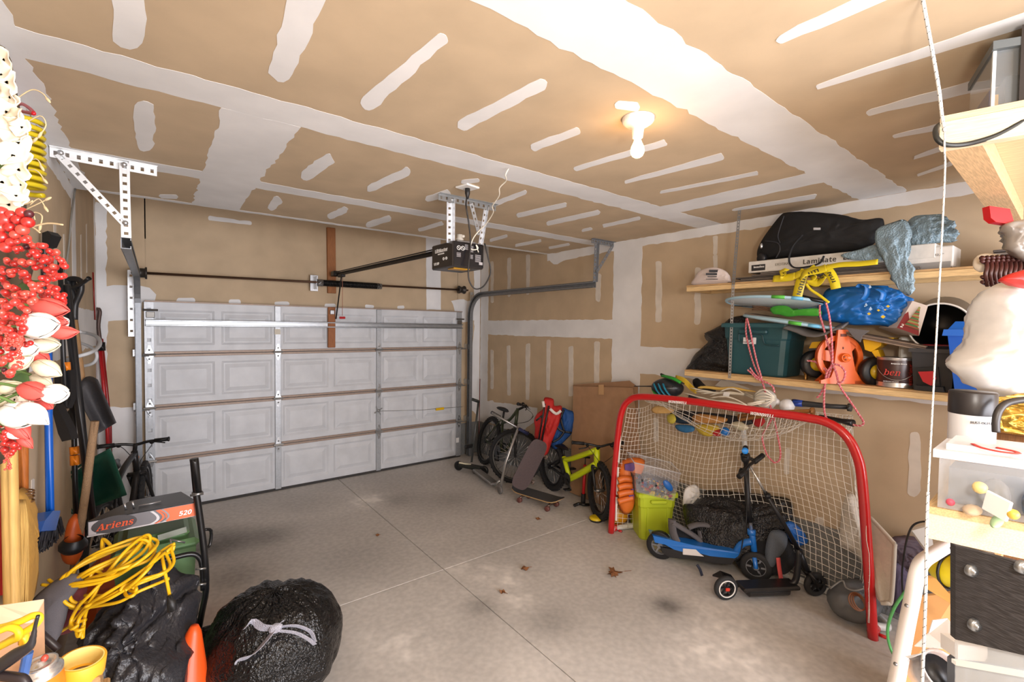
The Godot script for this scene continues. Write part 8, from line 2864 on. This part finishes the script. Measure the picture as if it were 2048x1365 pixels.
	# cabinet, white bag, basket
	t = thing("storage_cabinet", "brown wooden cabinet behind the clear tote, under the gold foil and white bags", "cabinet", Vector3(3.0, 0, 0.1))
	st = S(false)
	box(st, Vector3(2.98, 0.77, 0.12), Vector3(0.56, 1.50, 0.86), Basis(), 0.006)
	obj("body", st, wood("9a6a3e", 1), t)
	st = S(false)
	box(st, Vector3(2.98, 1.53, 0.12), Vector3(0.60, 0.025, 0.90), Basis(), 0.006)
	obj("top_board", st, wood("a97848", 2), t)
	for k in 2:
		st = S(false)
		box(st, Vector3(2.695, 0.78, -0.09 + 0.42 * k), Vector3(0.018, 1.38, 0.40), Basis(), 0.004)
		obj("cabinet_door", st, wood("a27043", 1), t)
	t = thing("plastic_bag", "large white plastic bag with a red top stuffed full at the right edge", "bag", dp(1990, 795, 1.85))
	var wb = M("efeeed", 0.35, 0.0, "cloud", 3.0)
	soft("white_bag", "", "", dps([[1966, 592], [1990, 570], [2020, 562], [2070, 550], [2100, 650], [2095, 830], [2020, 838], [1990, 800], [1972, 784], [1950, 776], [1932, 762], [1912, 736], [1926, 714], [1948, 690], [1960, 664], [1963, 620]], 1.85), wb, 0.16, 0.12, 0.02, 0.1, t)
	soft("red_top", "", "", dps([[2003, 558], [2030, 545], [2075, 536], [2090, 560], [2076, 578], [2040, 574], [2016, 566]], 1.72), M("d02a24", 0.5), 0.04, 0.05, 0.008, 0.1, t)
	t = thing("wicker_basket", "dark brown wicker basket with a cream lining above the white plastic bag", "basket", dp(1990, 570, 1.98))
	var br = M("4a2520", 0.4)
	for k in 12:
		st = S()
		var x = 1972 + k * 9.5
		tube(st, path([dp(x, 520, 1.98), dp(x + 2, 535, 1.95), dp(x - 1, 552, 1.95), dp(x + 3, 572, 1.97)], 3), 0.0075, 7)
		obj("upright_cane", st, br, t)
	for q in [[518, 512, 0.010], [524, 518, 0.008], [556, 546, 0.007], [566, 556, 0.007]]:
		st = S()
		var L = []
		for k in 25:
			var u = k / 24.0
			L.append(dp(1964 + 120 * u, lerpf(q[0], q[1], u) + (2.0 if k % 2 else -2.0), 1.97 + (0.012 if k % 2 else -0.012)))
		tube(st, path(L, 2), q[2], 7)
		obj("woven_band", st, br, t)
	soft("cream_lining", "", "", dps([[1948, 528], [1955, 512], [1975, 507], [2010, 512], [2030, 518], [1990, 524], [1972, 532], [1964, 545], [1952, 540]], 2.02), M("e6d9c4", 0.8), 0.03, 0.03, 0.006, 0.2, t)
	# below the bench
	st = S()
	tube(st, path([dp(1935, 1070, 1.75), dp(1905, 1086, 1.70), dp(1868, 1108, 1.64), dp(1845, 1124, 1.6), dp(1834, 1148, 1.57), dp(1826, 1190, 1.55), dp(1812, 1260, 1.53), dp(1786, 1400, 1.5)], 6), 0.0225, 14)
	t = thing("folding_frame", "white tubular folding frame leg bent inward below the lumber bench", "frame", dp(1786, 1400, 1.5))
	obj("tube", st, M("e2dcd8", 0.35), t)
	for q in [[1813, 1212, 1.51], [1791, 1329, 1.48]]:
		st = S()
		ell(st, bal(dp(q[0], q[1], q[2]), 0.006), 10, 6)
		obj("rivet", st, metal("8a8a8a"), t)
	t = thing("oak_panel", "black wood-grain panel with round bolts standing below the bench at the right", "panel", dp(1980, 1290, 1.1))
	var pq = dps([[1911, 1092, 1.16], [2075, 1136, 1.02], [2075, 1318, 1.02], [1911, 1280, 1.16]], 1.1)
	st = S(false)
	plate(st, pq, fw * 0.018 + rt * 0.004)
	obj("board", st, M("5a585b", 0.5, 0.0, "oak", Vector3(1.5, 22, 1.5)), t)
	for q in [[1945, 1143, 1.125], [1951, 1252, 1.12], [2046, 1136, 1.04]]:
		st = S()
		var ff = aim(dp(q[0], q[1], q[2]), -fw, Vector3.UP)
		lathe(st, [[0.015, -0.006], [0.015, 0.002], [0.012, 0.005], [0.008, 0.0055], [0.007, 0.009], [0.0, 0.009]], ff, 18)
		obj("bolt", st, metal("8f9294", 0.3), t)
	t = thing("storage_box", "clear plastic drawer box with bright edges under the black wood-grain panel", "drawer", dp(1980, 1400, 1.15))
	st = S(false)
	plate(st, dps([[1912, 1282, 1.17], [2070, 1312, 1.03], [2070, 1420, 1.03], [1912, 1420, 1.17]], 1.1), fw * 0.003)
	obj("front_pane", st, clear("e6ebee", 0.35, 0.12), t)
	st = S(false)
	plate(st, dps([[1912, 1324, 1.165], [2070, 1352, 1.025], [2070, 1360, 1.025], [1912, 1332, 1.165]], 1.1), fw * 0.012)
	obj("edge_strip", st, M("eef2f2", 0.2), t)
	st = S(false)
	plate(st, dps([[1916, 1290, 1.23], [1975, 1296, 1.2], [1975, 1325, 1.2], [1916, 1320, 1.23]], 1.2), fw * 0.05)
	obj("white_contents", st, M("f0efee", 0.5), t)
	st = S(false)
	plate(st, dps([[1980, 1300, 1.22], [2070, 1318, 1.1], [2070, 1420, 1.1], [1930, 1420, 1.22], [1930, 1340, 1.22]], 1.2), fw * 0.05)
	obj("grey_contents", st, M("6a7078", 0.5), t)
	t = thing("plastic_tub", "round clear tub with a dark interior beside the clear drawer", "tub", dp(1886, 1380, 1.3))
	var tf = aim(dp(1886, 1345, 1.28), -fw + Vector3(0, 0.9, 0), Vector3(0, 0, 1))
	st = S()
	lathe(st, [[0.045, -0.08], [0.052, 0.0], [0.056, 0.004], [0.052, 0.008], [0.046, 0.0], [0.04, -0.07]], tf, 28)
	obj("wall", st, clear("e8e6ea", 0.5, 0.15), t)
	st = S()
	lathe(st, [[0.0, -0.06], [0.04, -0.06], [0.045, -0.015], [0.0, -0.015]], tf, 24)
	obj("dark_contents", st, dark, t)
	# cardboard, papers, balls, hose, fabric
	var cb = M("bd8a52", 0.8, 0.0, "cloud", 3.0)
	st = S(false)
	plate(st, dps([[1838, 1195, 1.75], [1915, 1185, 1.75], [1930, 1400, 1.5], [1780, 1400, 1.48], [1810, 1300, 1.58]], 1.6), fw * 0.012)
	tag(obj("cardboard_sheet", st, cb), "scratched brown cardboard sheet below the bench behind the white papers", "cardboard")
	st = S(false)
	plate(st, dps([[1828, 1153, 1.62], [1872, 1158, 1.6], [1914, 1206, 1.5], [1914, 1216, 1.5], [1856, 1180, 1.56], [1836, 1164, 1.6]], 1.55), fw * 0.02)
	tag(obj("cardboard_flap", st, M("c9964f", 0.7)), "narrow bent cardboard flap just below the yellow and blue ball", "cardboard")
	st = S(false)
	plate(st, dps([[1866, 1242, 1.42], [1896, 1238, 1.42], [1914, 1262, 1.38], [1896, 1300, 1.34], [1830, 1294, 1.36], [1858, 1268, 1.40]], 1.4), fw * 0.003)
	tag(obj("paper_sheet", st, M("f2f1f0", 0.6)), "torn white paper sheet lying against the brown cardboard", "paper")
	st = S(false)
	plate(st, dps([[1812, 1315, 1.40], [1862, 1306, 1.38], [1866, 1400, 1.3], [1846, 1400, 1.3], [1840, 1332, 1.36]], 1.4), fw * 0.004)
	tag(obj("paper_sheet", st, M("efeeee", 0.6)), "white ribbed paper strip at the bottom edge below the torn sheet", "paper")
	t = thing("ball", "yellow and blue ball with a black strap below the bench", "ball", dp(1890, 1170, 1.85))
	c = dp(1898, 1140, 1.85)
	st = S()
	ell(st, bal(c, 0.066), 24, 16)
	obj("yellow_half", st, plastic("e2cf1c"), t)
	st = S()
	ell(st, bal(c - up * 0.016 + rt * 0.018 - fw * 0.012, 0.058), 24, 16)
	obj("blue_half", st, plastic("4a8ed0"), t)
	st = S()
	tube(st, ring(c - fw * 0.01, -fw + rt * 0.2, 0.068, 30), 0.005, 8, true)
	obj("strap", st, dark, t)
	st = S()
	ell(st, bal(dp(1945, 1106, 1.45), Vector3(0.055, 0.04, 0.05)), 24, 12, 0.08, 1.5)
	tag(obj("silver_bowl", st, metal("b5b3b0", 0.25)), "crumpled silver bowl just above the black wood-grain panel", "bowl")
	st = S()
	tube(st, path([dp(1862, 1130, 2.0), dp(1838, 1155, 2.0), dp(1808, 1188, 2.05), dp(1786, 1222, 2.1), dp(1775, 1262, 2.15), dp(1782, 1300, 2.15), dp(1800, 1330, 2.1)], 5), 0.0062, 8)
	tag(obj("green_hose", st, plastic("4e9a55")), "thin green hose curving down behind the white tubular leg", "hose")
	soft("purple_fabric", "mauve grey fabric bundle on the floor right of the white quilted pad", "fabric", dps([[1784, 1130], [1815, 1140], [1822, 1180], [1812, 1220], [1796, 1228], [1782, 1205]], 2.98), cloth("6a5f78"), 0.06, 0.06, 0.02, 0.1)
	soft("patterned_bag", "dark patterned bag heaped behind the quilted pad at the right wall", "bag", dps([[1778, 1080], [1815, 1072], [1850, 1085], [1852, 1125], [1830, 1150], [1795, 1145], [1786, 1110]], 3.0), M("57464f", 0.7, 0.0, "speck", 5.0), 0.06, 0.06, 0.03, 0.16)
	st = S(false)
	plate(st, dps([[1824, 1062], [1860, 1052], [1870, 1110], [1856, 1106]], 2.6), fw * 0.02)
	tag(obj("white_board", st, M("d6d3cc", 0.6)), "pale triangular panel edge below the bench corner near the right wall", "panel")
	st = S()
	tube(st, path([dp(1868, 1046, 2.3), dp(1846, 1044, 2.35), dp(1826, 1052, 2.4), dp(1815, 1075, 2.5), dp(1808, 1110, 2.6), dp(1804, 1150, 2.65), dp(1806, 1200, 2.66), fl(1812, 1330)], 5), 0.005, 6)
	tag(obj("black_wire", st, dark), "thin black wire arching from under the bench corner to the floor heap", "wire")
